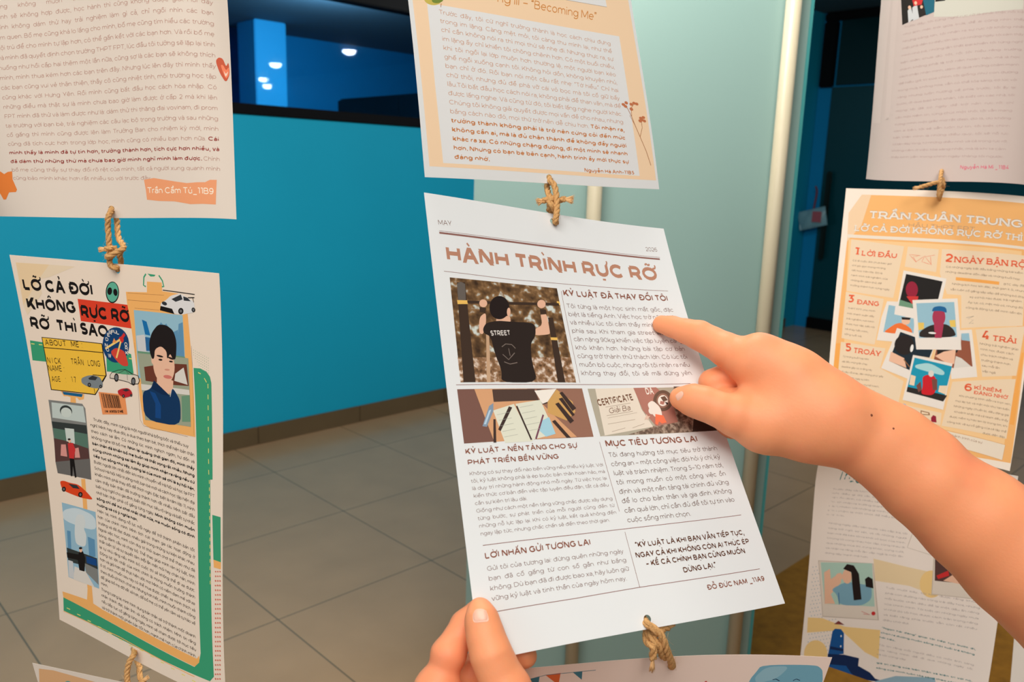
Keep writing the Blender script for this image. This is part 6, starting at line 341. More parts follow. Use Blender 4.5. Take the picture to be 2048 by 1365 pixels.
INK = dict(alien=(96,178,150),armskin=(226,178,150),badge=(14,62,110),bark2=(196,160,128),bgcream=(222,208,192),birdg=(120,140,60),birdy=(205,185,90),black=(22,16,14),blacktx=(70,58,52),blossom=(200,120,80),blueclip=(20,96,140),boatbr=(110,56,40),boatwh=(222,214,204),brickp=(150,84,60),brntx=(120,80,56),browd=(40,28,24),browndk=(96,56,36),brownface=(120,70,60),brownh=(184,132,108),brownhd=(140,88,72),brownln=(150,100,60),brownout=(190,150,120),brownrule=(140,96,88),browntx2=(132,104,98),browntx3=(110,80,68),browntxt=(128,96,86),bunor=(232,110,58),bunteal=(70,124,142),capblue=(20,96,150),carorr=(226,70,28),carred=(190,38,46),carsil=(126,134,138),carwh=(226,222,220),carwin=(50,52,56),cert=(228,216,200),certbg=(176,168,150),certln=(170,150,132),certorange=(240,120,84),certred=(176,120,106),certstar=(222,190,170),certtxt=(120,84,64),certw=(234,224,214),cloudb=(120,174,196),cloudl=(150,192,208),cloudp=(206,218,222),cloudp2=(170,214,216),cream2=(236,222,206),cream3=(238,212,180),cream4=(236,220,200),crowd=(90,60,56),darkph=(52,58,56),deskbrown=(150,108,90),deskdark2=(122,86,76),deskpeach=(214,160,118),dotblue=(178,184,192),dotgrn=(150,176,140),dotred=(216,120,100),faceskin=(238,188,158),floorph=(108,104,100),green=(58,158,116),greenp=(110,150,120),greenp2=(90,160,120),greenph=(88,120,104),greyln=(168,150,140),greyln2=(186,186,206),greyph=(130,130,126),greytx=(172,156,152),greywh=(206,206,206),grpdark=(40,34,30),grpteal=(30,100,120),hairb=(34,24,22),hairc=(30,22,21),halft1=(238,208,166),halft2=(236,214,184),heart1=(196,84,54),heart2=(236,128,92),heart3=(236,206,186),ironbar=(62,46,36),irontop=(100,92,86),jackdark=(60,46,40),lapdark=(82,62,54),lapdark2=(70,54,48),lhblue=(20,84,150),lhdark=(14,40,84),lhred=(130,60,56),lightph=(196,206,200),lightph2=(206,214,206),lips=(214,120,108),medal=(110,84,70),medalin=(150,112,96),navy=(14,52,92),navyb=(18,70,130),navyd=(10,40,76),nbk=(206,160,96),nightp=(18,36,48),noses=(216,150,126),noteblue=(164,206,222),notelines=(160,160,150),notepage=(222,222,204),orangebd=(206,132,76),orangebg=(244,182,112),orangehand=(212,138,62),orangel=(240,206,168),orangelite=(246,202,146),orangep=(246,180,104),orangest=(246,170,84),orangetx=(206,156,126),orbar=(240,150,92),orln=(220,160,100),orred=(232,94,54),orshirt=(240,116,50),orst=(240,150,80),palegr=(208,190,182),palegr2=(206,188,180),palegreen2=(178,208,194),palegrn=(208,204,190),paletx=(186,158,152),paperw=(240,232,222),peach=(246,214,178),peach2=(226,176,128),penblk=(64,48,44),penblue=(130,150,170),pencil=(246,206,120),penmag=(120,70,90),penwhite=(180,206,226),pinkp=(220,150,140),pinktx=(216,120,134),polsh=(206,190,176),polw=(236,226,216),polw2=(230,216,202),red=(214,48,44),redbl=(214,70,54),redbox=(224,64,38),redface=(150,24,52),redface2=(170,50,80),redp=(206,50,50),redp2=(206,24,36),rosetx=(178,136,122),rosebd=(150,72,64),seab=(150,180,196),shirtb=(126,170,190),skyp=(150,190,206),skyp2=(150,186,204),starori=(222,122,52),statue=(214,218,216),stem=(176,118,76),tag=(226,150,106),tagtxt=(240,226,206),teald=(120,170,160),tealp=(96,160,150),tealsky=(20,150,180),tealtx=(50,124,124),tee=(42,32,28),titlew=(238,228,216),towerb=(20,110,170),towerb2=(40,100,150),towerg=(96,146,180),tprint=(214,206,200),tprintd=(120,106,98),water=(160,164,140),wheelg=(110,110,112),whitebox=(230,230,230),whitep=(238,236,232),yellow=(246,194,64),yellowband=(232,186,96),yellowp=(232,196,96),yelsoft=(246,208,140),yelsoft2=(240,214,172),yelw=(236,222,120))

INKM = {}
def ink(k):
    if k in INKM: return INKM[k]
    if k in ('bokeh', 'bokehlow', 'jacket'):
        m = bpy.data.materials.new('print_' + {'bokeh': 'blurred_leaves', 'bokehlow': 'blurred_ground', 'jacket': 'dark_fabric'}[k]); m.use_nodes = True; nt = m.node_tree; b = nt.nodes['Principled BSDF']
        uv = nt.nodes.new('ShaderNodeUVMap'); n = nt.nodes.new('ShaderNodeTexNoise'); r = nt.nodes.new('ShaderNodeValToRGB')
        n.inputs['Scale'].default_value = {'bokeh': 1.3, 'bokehlow': 2.4, 'jacket': 3.0}[k]; n.inputs['Detail'].default_value = 2.5
        nt.links.new(uv.outputs[0], n.inputs['Vector']); nt.links.new(n.outputs['Fac'], r.inputs[0]); nt.links.new(r.outputs[0], b.inputs['Base Color'])
        e = r.color_ramp.elements
        cs = {'bokeh': [(0.30, (58, 40, 26)), (0.48, (104, 76, 48)), (0.57, (140, 106, 70)), (0.66, (205, 212, 205))], 'bokehlow': [(0.3, (84, 58, 36)), (0.5, (150, 112, 80)), (0.62, (215, 195, 178)), (0.75, (240, 230, 222))], 'jacket': [(0.3, (72, 58, 48)), (0.5, (128, 106, 92)), (0.62, (176, 158, 140)), (0.8, (90, 74, 62))]}[k]
        e[0].position = cs[0][0]; e[0].color = (*lin(cs[0][1]), 1); e[1].position = cs[-1][0]; e[1].color = (*lin(cs[-1][1]), 1)
        for p_, c_ in cs[1:-1]: el = e.new(p_); el.color = (*lin(c_), 1)
        b.inputs['Roughness'].default_value = 0.55; b.inputs['Specular IOR Level'].default_value = 0.25
    else:
        m = mat('ink_' + k, INK[k], rough=0.6, spec=0.2)
    INKM[k] = m; return m
BOLDC = {'orangetx': 'orangebd', 'rosetx': 'rosebd', 'blacktx': 'black'}
GX, GW = np.polynomial.legendre.leggauss(10)
class Surf:
    def __init__(s, d): s.ph, s.a = d['b'][0], d['b'][1:]; s.D = np.array(d['d']) if 'd' in d else None
    def pos(s, u, v):
        u = (np.asarray(u, float) - 10.5) / 10; v = (np.asarray(v, float) - 14.85) / 10
        c, n = math.cos(s.ph), math.sin(s.ph); q = u * c + v * n; t = -u * n + v * c
        tt = q[..., None] * (GX + 1) / 2; wt = q[..., None] * GW / 2
        th = s.a[0] * tt + s.a[1] * tt ** 2 + s.a[2] * tt ** 3
        x = (np.cos(th) * wt).sum(-1); z = (np.sin(th) * wt).sum(-1)
        X = np.stack([x * c - t * n, -(x * n + t * c), -z], -1) * 0.1
        if s.D is not None:
            a = u / 1.05; b = v / 1.485
            X = X + np.stack([np.ones_like(a), a, b, a * a, a * b, b * b, a ** 3, a * a * b, a * b * b, b ** 3], -1) @ s.D.T * 0.001
        return X
    def at(s, u, v, off=0.0):
        u = np.asarray(u, float); v = np.asarray(v, float); p = s.pos(u, v)
        if off:
            du = s.pos(u + 0.01, v) - p; dw = s.pos(u, v + 0.01) - p
            n = np.cross(dw, du); n /= np.linalg.norm(n, axis=-1)[..., None] + 1e-15
            p = p + n * off
        return p
# ---- lettering: a geometric sans drawn as strokes (cap height 1, x-height .74), any weight, with Vietnamese marks
import unicodedata
def A(cx, cy, rx, ry, a0, a1):
    n = max(3, int(abs(a1 - a0) / 24) + 1); t = np.radians(np.linspace(a0, a1, n)); return [(cx + rx * c, cy + ry * s) for c, s in zip(np.cos(t), np.sin(t))]
O_ = [A(.36, .37, .36, .37, 90, 450)]
def stem(x, y0, y1): return [(x, y0), (x, y1)]
G = {
 'o': (.72, O_), 'c': (.64, [A(.36, .37, .36, .37, 42, 318)]), 'e': (.72, [[(0.02, .385), (.72, .385)], A(.36, .37, .36, .37, 2, 318)]),
 'a': (.56, [[(.03, .62)] + A(.30, .50, .26, .24, 115, 0) + [(.56, 0)], [(.56, .43), (.27, .43)] + A(.25, .215, .25, .215, 90, 270) + [(.33, .01), (.47, .06), (.56, .17)]]),
 'b': (.74, [stem(0, 0, 1.05), A(.38, .37, .36, .37, 90, 450)]), 'd': (.74, [stem(.74, 0, 1.05), A(.36, .37, .36, .37, 90, 450)]),
 'đ': (.84, [stem(.74, 0, 1.05), A(.36, .37, .36, .37, 90, 450), [(.42, .89), (.90, .89)]]),
 'p': (.74, [stem(0, -.28, .74), A(.38, .37, .36, .37, 90, 450)]), 'q': (.74, [stem(.74, -.28, .74), A(.36, .37, .36, .37, 90, 450)]),
 'g': (.74, [[(.74, .74), (.74, .02)] + A(.37, .02, .37, .30, 0, -145), A(.36, .38, .36, .36, 90, 450)]),
 'h': (.64, [stem(0, 0, 1.05), A(.32, .42, .32, .32, 180, 0) + [(.64, 0)]]), 'n': (.64, [stem(0, 0, .74), A(.32, .42, .32, .32, 180, 0) + [(.64, 0)]]),
 'm': (1.10, [stem(0, 0, .74), A(.275, .45, .275, .29, 180, 0) + [(.55, 0)], A(.825, .45, .275, .29, 180, 0) + [(1.10, 0)]]),
 'u': (.64, [[(0, .74), (0, .33)] + A(.32, .32, .32, .32, 180, 360), stem(.64, 0, .74)]), 'r': (.36, [stem(0, 0, .74), A(.34, .40, .34, .34, 180, 82)]),
 'i': (0, [stem(0, 0, .74)]), 'j': (.2, [[(.2, .74), (.2, -.1)] + A(.02, -.1, .18, .18, 0, -100)]), 'l': (0, [stem(0, 0, 1.05)]),
 'k': (.60, [stem(0, 0, 1.05), [(.57, .74), (0, .22)], [(.20, .41), (.60, 0)]]), 't': (.46, [[(.17, .94), (.17, .2)] + A(.37, .2, .2, .2, 180, 300), [(0, .72), (.43, .72)]]),
 'f': (.44, [[(.17, 0), (.17, .85)] + A(.37, .85, .2, .2, 180, 70), [(0, .72), (.42, .72)]]),
 's': (.52, [A(.265, .55, .245, .19, 32, 270) + A(.265, .185, .255, .185, 90, -148)[1:]]),
 'v': (.66, [[(0, .74), (.33, 0)], [(.33, 0), (.66, .74)]]), 'w': (1.02, [[(0, .74), (.26, 0)], [(.26, 0), (.51, .74)], [(.51, .74), (.76, 0)], [(.76, 0), (1.02, .74)]]),
 'x': (.60, [[(0, .74), (.60, 0)], [(.60, .74), (0, 0)]]), 'y': (.66, [[(0, .74), (.33, .02)], [(.66, .74), (.26, -.18), (.12, -.28), (0, -.26)]]), 'z': (.54, [[(0, .74), (.54, .74)], [(.52, .72), (.02, .02)], [(0, 0), (.54, 0)]]),
 'A': (1.0, [[(0, 0), (.5, 1)], [(.5, 1), (1, 0)], [(.19, .33), (.81, .33)]]), 'B': (.80, [stem(0, 0, 1), [(0, 1), (.46, 1)] + A(.46, .765, .26, .235, 90, -90) + [(0, .53)], [(.46, .53), (.52, .53)] + A(.52, .265, .28, .265, 90, -90) + [(0, 0)]]),
 'C': (.96, [A(.52, .5, .52, .5, 44, 316)]), 'D': (.94, [stem(0, 0, 1), [(0, 1), (.42, 1)] + A(.42, .5, .52, .5, 90, -90) + [(0, 0)]]), 'Đ': (1.06, [stem(.12, 0, 1), [(.12, 1), (.54, 1)] + A(.54, .5, .52, .5, 90, -90) + [(.12, 0)], [(-.06, .5), (.50, .5)]]),
 'E': (.70, [stem(0, 0, 1), [(0, 1), (.70, 1)], [(0, .52), (.62, .52)], [(0, 0), (.70, 0)]]), 'F': (.68, [stem(0, 0, 1), [(0, 1), (.68, 1)], [(0, .48), (.60, .48)]]),
 'G': (.98, [A(.52, .5, .52, .5, 44, 322) + [(.95, .2), (.95, .5)], [(.62, .5), (.98, .5)]]), 'H': (.84, [stem(0, 0, 1), stem(.84, 0, 1), [(0, .52), (.84, .52)]]), 'I': (0, [stem(0, 0, 1)]),
 'J': (.5, [[(.5, 1), (.5, .28)] + A(.25, .28, .25, .28, 0, -150)]), 'K': (.82, [stem(0, 0, 1), [(.78, 1), (0, .27)], [(.27, .54), (.82, 0)]]), 'L': (.66, [stem(0, 0, 1), [(0, 0), (.66, 0)]]),
 'M': (1.04, [stem(0, 0, 1), [(0, 1), (.52, .2)], [(.52, .2), (1.04, 1)], stem(1.04, 0, 1)]), 'N': (.86, [stem(0, 0, 1), [(0, 1), (.86, 0)], stem(.86, 0, 1)]), 'O': (1.10, [A(.55, .5, .55, .5, 90, 450)]),
 'P': (.78, [stem(0, 0, 1), [(0, 1), (.45, 1)] + A(.45, .69, .33, .31, 90, -90) + [(0, .38)]]), 'Q': (1.10, [A(.55, .5, .55, .5, 90, 450), [(.6, .1), (.95, -.12)]]), 'R': (.80, [stem(0, 0, 1), [(0, 1), (.45, 1)] + A(.45, .69, .33, .31, 90, -90) + [(0, .38)], [(.45, .38), (.80, 0)]]),
 'S': (.74, [A(.37, .745, .345, .255, 35, 270) + A(.37, .245, .37, .245, 90, -145)[1:]]), 'T': (.82, [[(0, 1), (.82, 1)], stem(.41, 0, 1)]), 'U': (.84, [[(0, 1), (0, .42)] + A(.42, .42, .42, .42, 180, 360) + [(.84, 1)]]),
 'V': (.96, [[(0, 1), (.48, 0)], [(.48, 0), (.96, 1)]]), 'W': (1.5, [[(0, 1), (.37, 0)], [(.37, 0), (.75, 1)], [(.75, 1), (1.13, 0)], [(1.13, 0), (1.5, 1)]]), 'X': (.86, [[(0, 1), (.86, 0)], [(.86, 1), (0, 0)]]), 'Y': (.88, [[(0, 1), (.44, .38)], [(.88, 1), (.44, .38)], stem(.44, 0, .38)]), 'Z': (.76, [[(0, 1), (.76, 1)], [(.74, .98), (.02, .02)], [(0, 0), (.76, 0)]]),
 '0': (.78, [A(.39, .5, .39, .5, 90, 450)]), '1': (.30, [[(0, 1), (.30, 1)], stem(.30, 0, 1)]), '2': (.66, [A(.32, .70, .32, .30, 160, -35) + [(.02, .02)], [(0, 0), (.66, 0)]]), '3': (.64, [[(.03, 1), (.60, 1)], [(.60, .99), (.29, .60)], A(.29, .30, .34, .30, 90, -140)]),
 '4': (.78, [[(.50, 1), (0, .28)], [(0, .26), (.78, .26)], stem(.56, 0, .5)]), '5': (.64, [[(.58, 1), (.12, 1)], [(.12, 1), (.08, .58)], [(.08, .58)] + A(.29, .30, .34, .30, 90, -140)]), '6': (.70, [A(.42, .5, .42, .5, 55, 180) + [(0, .31)], A(.36, .31, .34, .31, 90, 450)]), '7': (.68, [[(0, 1), (.68, 1)], [(.67, .98), (.22, 0)]]),
 '8': (.72, [A(.36, .76, .29, .24, 90, 450), A(.36, .27, .36, .27, 90, 450)]), '9': (.70, [A(.28, .5, .42, .5, -125, 0) + [(.70, .69)], A(.34, .69, .34, .31, 90, 450)]),
 '.': (0, [[(-.01, .02), (.03, .02)]]), ',': (.04, [[(.05, .06), (0, -.14)]]), ':': (0, [[(-.01, .02), (.03, .02)], [(-.01, .62), (.03, .62)]]), ';': (0, [[(.02, .06), (-.03, -.14)], [(-.01, .62), (.03, .62)]]),
 '-': (.34, [[(0, .38), (.34, .38)]]), '–': (.62, [[(0, .38), (.62, .38)]]), '_': (.7, [[(0, -.12), (.7, -.12)]]), '“': (.24, [[(.05, .78), (0, .78), (.06, 1)], [(.23, .78), (.18, .78), (.24, 1)]]), '”': (.24, [[(.0, 1), (.06, 1), (.0, .78)], [(.18, 1), (.24, 1), (.18, .78)]]), '|': (0, [stem(0, -.2, 1.1)]), '!': (0, [stem(0, .3, 1), [(-.01, .02), (.03, .02)]]), '?': (.5, [A(.25, .75, .25, .25, 170, -60) + [(.25, .3)], [(.24, .02), (.28, .02)]]),
}
MK = {'\u0301': [[(-.05, 0), (.10, .17)]], '\u0300': [[(.05, 0), (-.10, .17)]], '\u0302': [[(-.19, 0), (0, .16)], [(0, .16), (.19, 0)]], '\u0303': [[(-.20, .02), (-.13, .11), (-.05, .11), (.05, .04), (.13, .04), (.20, .13)]], '\u0309': [A(0, .12, .08, .07, 150, -60) + [(0, 0)]], '\u0306': [A(0, .14, .17, .14, 190, 350)]}
WT = {'r': .108, 'b': .215, 'x': .255, 't': .068, 'i': .11, 'm': .135, 's': .20, 'o': .30, 'e': .135}
GLY = {}
def glyph(ch, wt):
    """verts (x,y in cap heights), triangles, advance"""
    key = (ch, wt)
    if key in GLY: return GLY[key]
    w = WT[wt]; fat = w
    if ch == ' ': GLY[key] = (np.zeros((0, 2)), np.zeros((0, 3), int), .36 + .3 * w); return GLY[key]
    nf = unicodedata.normalize('NFD', ch); base = nf[0]; marks = nf[1:]
    width, st = G.get(base, G['-']); up = base.isupper() or base.isdigit()
    iw = .20 if wt == 'o' else w; width = max(width, 0.0)
    ky = [-.28, 0, .74, 1.05] if not up else [-.28, 0, 1.0, 1.3]
    kv = [-.28 + iw / 2, iw / 2, .74 - iw / 2, 1.05 - iw / 2] if not up else [-.28, iw / 2, 1 - iw / 2, 1.3]
    if base in '.,:;-–_“”': ky = kv = [-1, 2]
    gw = width * (1.0 + .25 * w) ; sx = (gw - 0.0) / width if width else 1
    S = []
    for s in st: S.append([(x * sx, float(np.interp(y, ky, kv))) for x, y in s])
    if base in '.:;!?': S[-1] = [(S[-1][0][0], S[-1][0][1] + w * .35), (S[-1][0][0] + w * .9, S[-1][0][1] + w * .35)]
    if base == 'i' and not any(m in MK for m in marks) or base == 'j': S.append([(S[0][0][0] - w * .5, .93), (S[0][0][0] + w * .5, .93)])
    top = (1.0 if up else .74) + .10; xc = gw / 2
    for m in marks:
        if m in MK:
            dx = 0
            if top > (1.2 if up else .95): dx = .20 if m == '\u0301' else -.02 if m in '\u0303' else .16 if m == '\u0309' else .18; top -= .09 if m != '\u0303' else 0
            for s in MK[m]: S.append([(xc + x * 1.15 + dx, top + y * 1.1) for x, y in s])
            top += .21
        elif m == '\u0323': S.append([(xc - w * .55, -.2), (xc + w * .55, -.2)])
        elif m == '\u031b': yt = 1.0 if up else .74; S.append([(gw * (.86 if base in 'oO' else 1.0), yt - .12), (gw + .10, yt - .06), (gw + .15, yt + .05), (gw + .12, yt + .17)])
    if wt == 's':
        ex = []
        for s in list(S):
            if len(s) == 2 and abs(s[0][1] - s[1][1]) > .3:
                for x, y in s:
                    if abs(y - kv[1]) < .02 or abs(y - kv[2]) < .02: ex.append([(x - .20, y), (x + .20, y)])
        S += ex
    V = []; T = []
    mw = w if wt != 's' else w * .8
    for k, s in enumerate(S):
        p = np.array(s, float); d = np.diff(p, axis=0); L = np.hypot(d[:, 0], d[:, 1]); keep = np.concatenate([[True], L > 1e-5]); p = p[keep]
        if len(p) < 2: continue
        closed = np.hypot(*(p[0] - p[-1])) < 1e-4
        t = np.gradient(p, axis=0)
        if closed: t[0] = t[-1] = p[1] - p[-2]
        t /= np.hypot(t[:, 0], t[:, 1])[:, None] + 1e-9
        ww = fat if k < len(st) else min(w, .13 if wt not in 'os' else w)
        if wt == 's' and k >= len(S) - len(ex): ww = .13
        if not closed and len(p) > 2:  # mitre at hard bends
            dd = np.diff(p, axis=0); dd /= np.hypot(dd[:, 0], dd[:, 1])[:, None]; cs = np.clip((dd[:-1] * dd[1:]).sum(1), -1, 1); sc = np.ones(len(p)); sc[1:-1] = np.minimum(1 / np.sqrt((1 + cs) / 2 + 1e-3), 1.6)
        else: sc = np.ones(len(p))
        diag = len(p) == 2 and abs(t[0][0]) > .15 and abs(t[0][1]) > .15 and k < len(st)
        if diag:   # flat horizontal ends for slanted strokes
            h_ = ww / 2 / abs(t[0][1]); n = np.tile([h_, 0], (2, 1)); p = p + np.sign(p[:, 1:2] - p[::-1, 1:2]) * np.array([[0.0, 1.0]]) * iw / 2
        else: n = np.stack([-t[:, 1], t[:, 0]], 1) * ww / 2 * sc[:, None]
        q_, n_ = [p[0]], [n[0]]
        for i in range(len(p) - 1):
            c = max(1, int(np.hypot(*(p[i + 1] - p[i])) / .34 + .5))
            for f in range(1, c + 1): q_.append(p[i] + (p[i + 1] - p[i]) * f / c); n_.append(n[i] + (n[i + 1] - n[i]) * f / c)
        p, n = np.array(q_), np.array(n_)
        b = len(V); m_ = len(p); pn = np.concatenate([p + n, p - n])
        if diag: pn[:, 0] = np.clip(pn[:, 0], -iw / 2, gw + iw / 2)
        V += pn.tolist()
        for i in range(m_ - 1): T += [(b + i, b + m_ + i, b + i + 1), (b + i + 1, b + m_ + i, b + m_ + i + 1)]
    V = np.array(V); 
    sb = .085 if base in 'HIMNUhnmuijlLEFbdpqBDPRk1' else .06
    if base in 'AVWYTvwyfrtxz': sb = .03
    V[:, 0] += sb + iw / 2
    if wt == 'i': V[:, 0] += V[:, 1] * .28
    T = np.array(T)
    # horizontal ends reach the outer edge of the stems: bars start at stem centre, which is hidden by the stem
    GLY[key] = (V, T, gw + 2 * sb + iw); return GLY[key]
CAPH = 1.0

def text_geo(S, it, off):
    """yields (color, V3, T) for one text item"""
    _, col, wt, cap, al, body, E0, dE = it
    size = cap / CAPH; lines = body.split('|'); out = []
    info = []
    for k, ln in enumerate(lines):
        left = ln.startswith('~'); ln = ln.lstrip('~'); bold = False; seq = []
        for ch in ln:
            if ch == '*': bold = not bold; continue
            seq.append((ch, 'b' if bold else wt))
        E = np.array(E0) + np.array(dE) * k; Wd = math.hypot(E[2] - E[0], E[3] - E[1])
        adv = [0.92 if wt == 'm' else glyph(c, w)[2] for c, w in seq]
        info.append((seq, adv, E, Wd, left, sum(adv) * size, sum(1 for c, w in seq if c == ' ')))
    full = [i[3] / i[5] for i in info if not i[4]]
    xs = float(np.median(full)) if full else 1.0
    if al == 'j': xs = min(max(xs * 0.985, 0.6), 1.5)
    if al in 'lr': xs = min(min(full), 1.08)
    for seq, adv, E, Wd, left, nat, ns in info:
        x_s = xs; extra = 0.0; x = 0.0
        if al == 'f': x_s = Wd / nat
        elif al == 'j' and not left:
            rem = Wd - nat * xs
            if ns and rem > -0.08 * ns * size: extra = rem / ns
            else: x_s = Wd / nat
        elif al == 'r' : x = Wd - nat * xs
        d = np.array([E[2] - E[0], E[3] - E[1]]) / (Wd + 1e-9); up = np.array([d[1], -d[0]])
        for (c, w), a in zip(seq, adv):
            V, T, _ = glyph(c, w)
            if len(V):
                xx = x + ((V[:, 0] - _ / 2) * 0.7 + 0.46 if w == 'm' else V[:, 0]) * size * x_s; yy = V[:, 1] * size
                u = E[0] + d[0] * xx + up[0] * yy; v = E[1] + d[1] * xx + up[1] * yy
                out.append((BOLDC.get(col, col) if w == 'b' and wt == 'r' else col, S.at(u, v, off), T, np.stack([u, v], -1)))
            x += a * size * x_s + (extra if c == ' ' else 0)
    return out
SMOOTH = {'heart1', 'heart2', 'heart3', 'cloudb', 'cloudl', 'hairc', 'cloudp', 'cloudp2', 'statue', 'redbl', 'alien', 'carsil', 'carred', 'carorr', 'carwh', 'armskin', 'tee', 'capblue', 'orshirt', 'shirtb', 'certw', 'redp2', 'navy'}
def soften(pts):
    for _ in range(2):
        P = np.array(pts, float); Q = np.roll(P, -1, 0); pts = np.stack([P * 0.8 + Q * 0.2, P * 0.2 + Q * 0.8], 1).reshape(-1, 2)
    return pts
def poly_geo(S, pts, off):
    """a printed patch: outline resampled, filled with a fine net so that it follows the bent paper"""
    P = np.array(pts, float); step = 0.4; B = []
    for a, b in zip(P, np.roll(P, -1, 0)):
        n = max(1, int(np.hypot(*(b - a)) / step))
        B += [a + (b - a) * k / n for k in range(n)]
    B = np.array(B); (u0, v0), (u1, v1) = B.min(0), B.max(0); V = [Vector((p[0], -p[1])) for p in B]; nb = len(V)
    for u in np.arange(math.ceil(u0 / step) * step, u1, step):
        for v in np.arange(math.ceil(v0 / step) * step, v1, step):
            if np.min(np.abs(B - (u, v)).sum(1)) > 0.12: V.append(Vector((u, -v)))
    r = delaunay_2d_cdt(V, [], [list(range(nb))], 1, 1e-5)
    U = np.array([(p[0], -p[1]) for p in r[0]]); T = np.array([f for f in r[2] if len(f) == 3])
    if len(T) == 0: return None
    U[:, 0] = np.clip(U[:, 0], 0.0, 21.0); U[:, 1] = np.clip(U[:, 1], 0.0, 29.7)
    p0, p1, p2 = U[T[:, 0]], U[T[:, 1]], U[T[:, 2]]; T = T[np.abs((p1[:, 0] - p0[:, 0]) * (p2[:, 1] - p0[:, 1]) - (p1[:, 1] - p0[:, 1]) * (p2[:, 0] - p0[:, 0])) > 1e-6]
    if len(T) == 0: return None
    return S.at(U[:, 0], U[:, 1], off), T, U
def line_geo(S, pts, w, off):
    P = np.array(pts, float); Q = [P[0]]
    for a, b in zip(P[:-1], P[1:]):
        n = max(1, int(np.hypot(*(b - a)) / 0.35)); Q += [a + (b - a) * t for t in np.linspace(0, 1, n + 1)[1:]]
    Q = np.array(Q); T = np.gradient(Q, axis=0); T /= np.linalg.norm(T, axis=1)[:, None] + 1e-9; N = np.stack([-T[:, 1], T[:, 0]], 1) * w / 2
    U = np.concatenate([Q + N, Q - N]); n = len(Q); F = []
    for i in range(n - 1): F += [(i, i + 1, n + i + 1), (i, n + i + 1, n + i)]
    U[:, 0] = np.clip(U[:, 0], 0, 21); U[:, 1] = np.clip(U[:, 1], 0, 29.7)
    return S.at(U[:, 0], U[:, 1], off), np.array(F), U
def paper_mesh(S, holes):
    hs = 0.36; hm = round(sum(q[0] for q in holes) / max(1, len(holes)), 3); HH = [(hm, min(max(hv, 0.42), 29.25)) for hu, hv in holes]
    gu = set(np.linspace(0, 21, 37).round(4)); gv = set(np.linspace(0, 29.7, 52).round(4))
    for hu, hv in HH:
        gu = {g for g in gu if abs(g - hu) > 0.5} | {hu - hs, hu, hu + hs}
    for hu, hv in HH:
        gv = {g for g in gv if abs(g - hv) > 0.38 or g in (0.0, 29.7)} | {hv - hs, hv, hv + hs}
    gu = sorted(gu); gv = sorted(gv); nu, nv_ = len(gu), len(gv)
    UV = [(u, v) for u in gu for v in gv]; F = []
    cells = {}
    idx = lambda i, j: i * nv_ + j
    skip = set()
    for hu, hv in HH:
        i, j = gu.index(hu), gv.index(hv)
        ring = [idx(i - 1, j - 1), idx(i, j - 1), idx(i + 1, j - 1), idx(i + 1, j), idx(i + 1, j + 1), idx(i, j + 1), idx(i - 1, j + 1), idx(i - 1, j)]
        # columns may differ when two holes have different u: take every grid vertex on the square's edge
        for a in (-1, 0):
            for b in (-1, 0): skip.add((i + a, j + b))
        base = len(UV); ang = []
        for r_ in ring: ang.append(math.atan2(UV[r_][1] - hv, UV[r_][0] - hu))
        for k in range(8):
            a0 = ang[k]; a1 = ang[(k + 1) % 8]
            while a1 < a0: a1 += 2 * math.pi
            for t in (a0, (a0 + a1) / 2): UV.append((hu + 0.25 * math.cos(t), hv + 0.25 * math.sin(t)))
        for k in range(8):
            b0, b1 = ring[k], ring[(k + 1) % 8]; c0, cm, c1 = base + 2 * k, base + 2 * k + 1, base + (2 * k + 2) % 16
            F += [(b0, c0, cm), (b0, cm, b1), (b1, cm, c1)]
    for i in range(nu - 1):
        for j in range(nv_ - 1):
            if (i, j) not in skip: F.append((idx(i, j), idx(i, j + 1), idx(i + 1, j + 1), idx(i + 1, j)))
    UV = np.array(UV); V = S.at(UV[:, 0], UV[:, 1])
    Bk = S.at(UV[:, 0], UV[:, 1], -0.00018); n0 = len(V); cnt = {}
    for f in F:
        for a, b in zip(f, f[1:] + f[:1]): cnt[(a, b)] = 1
    VV = [tuple(p) for p in V] + [tuple(p) for p in Bk]; FF = list(F) + [tuple(n0 + i for i in f[::-1]) for f in F]; nf = len(FF)
    for (a, b) in cnt:
        if (b, a) not in cnt:
            k = len(VV); VV += [tuple(V[a]), tuple(V[b]), tuple(Bk[b]), tuple(Bk[a])]; FF.append((k + 3, k + 2, k + 1, k))
    me = mesh_from('paper', VV, FF); me.polygons.foreach_set('use_smooth', [i < nf for i in range(len(FF))]); return me
def put_mesh(name, geo, parent, label=None):
    """geo: list of (color,V,T,U)"""
    cols = []; V = []; T = []; M = []; U = []; n = 0
    for c, v, t, u in geo:
        if c not in cols: cols.append(c)
        V.append(v); T.append(t + n); M.append(np.full(len(t), cols.index(c))); U.append(u); n += len(v)
    V = np.concatenate(V); T = np.concatenate(T); M = np.concatenate(M); U = np.concatenate(U)
    me = bpy.data.meshes.new(name); me.vertices.add(len(V)); me.vertices.foreach_set('co', V.ravel())
    me.loops.add(T.size); me.loops.foreach_set('vertex_index', T.ravel().astype(np.int32))
    me.polygons.add(len(T)); me.polygons.foreach_set('loop_start', np.arange(0, T.size, 3, dtype=np.int32))
    me.polygons.foreach_set('material_index', M.astype(np.int32))
    uv = me.uv_layers.new(name='UVMap'); uv.data.foreach_set('uv', U[T.ravel()].ravel())
    for c in cols: me.materials.append(ink(c))
    me.update(); me.validate()
    o = link(name, me, None, parent)
    if label: o['label'] = label
    return o
PAPERS = {}
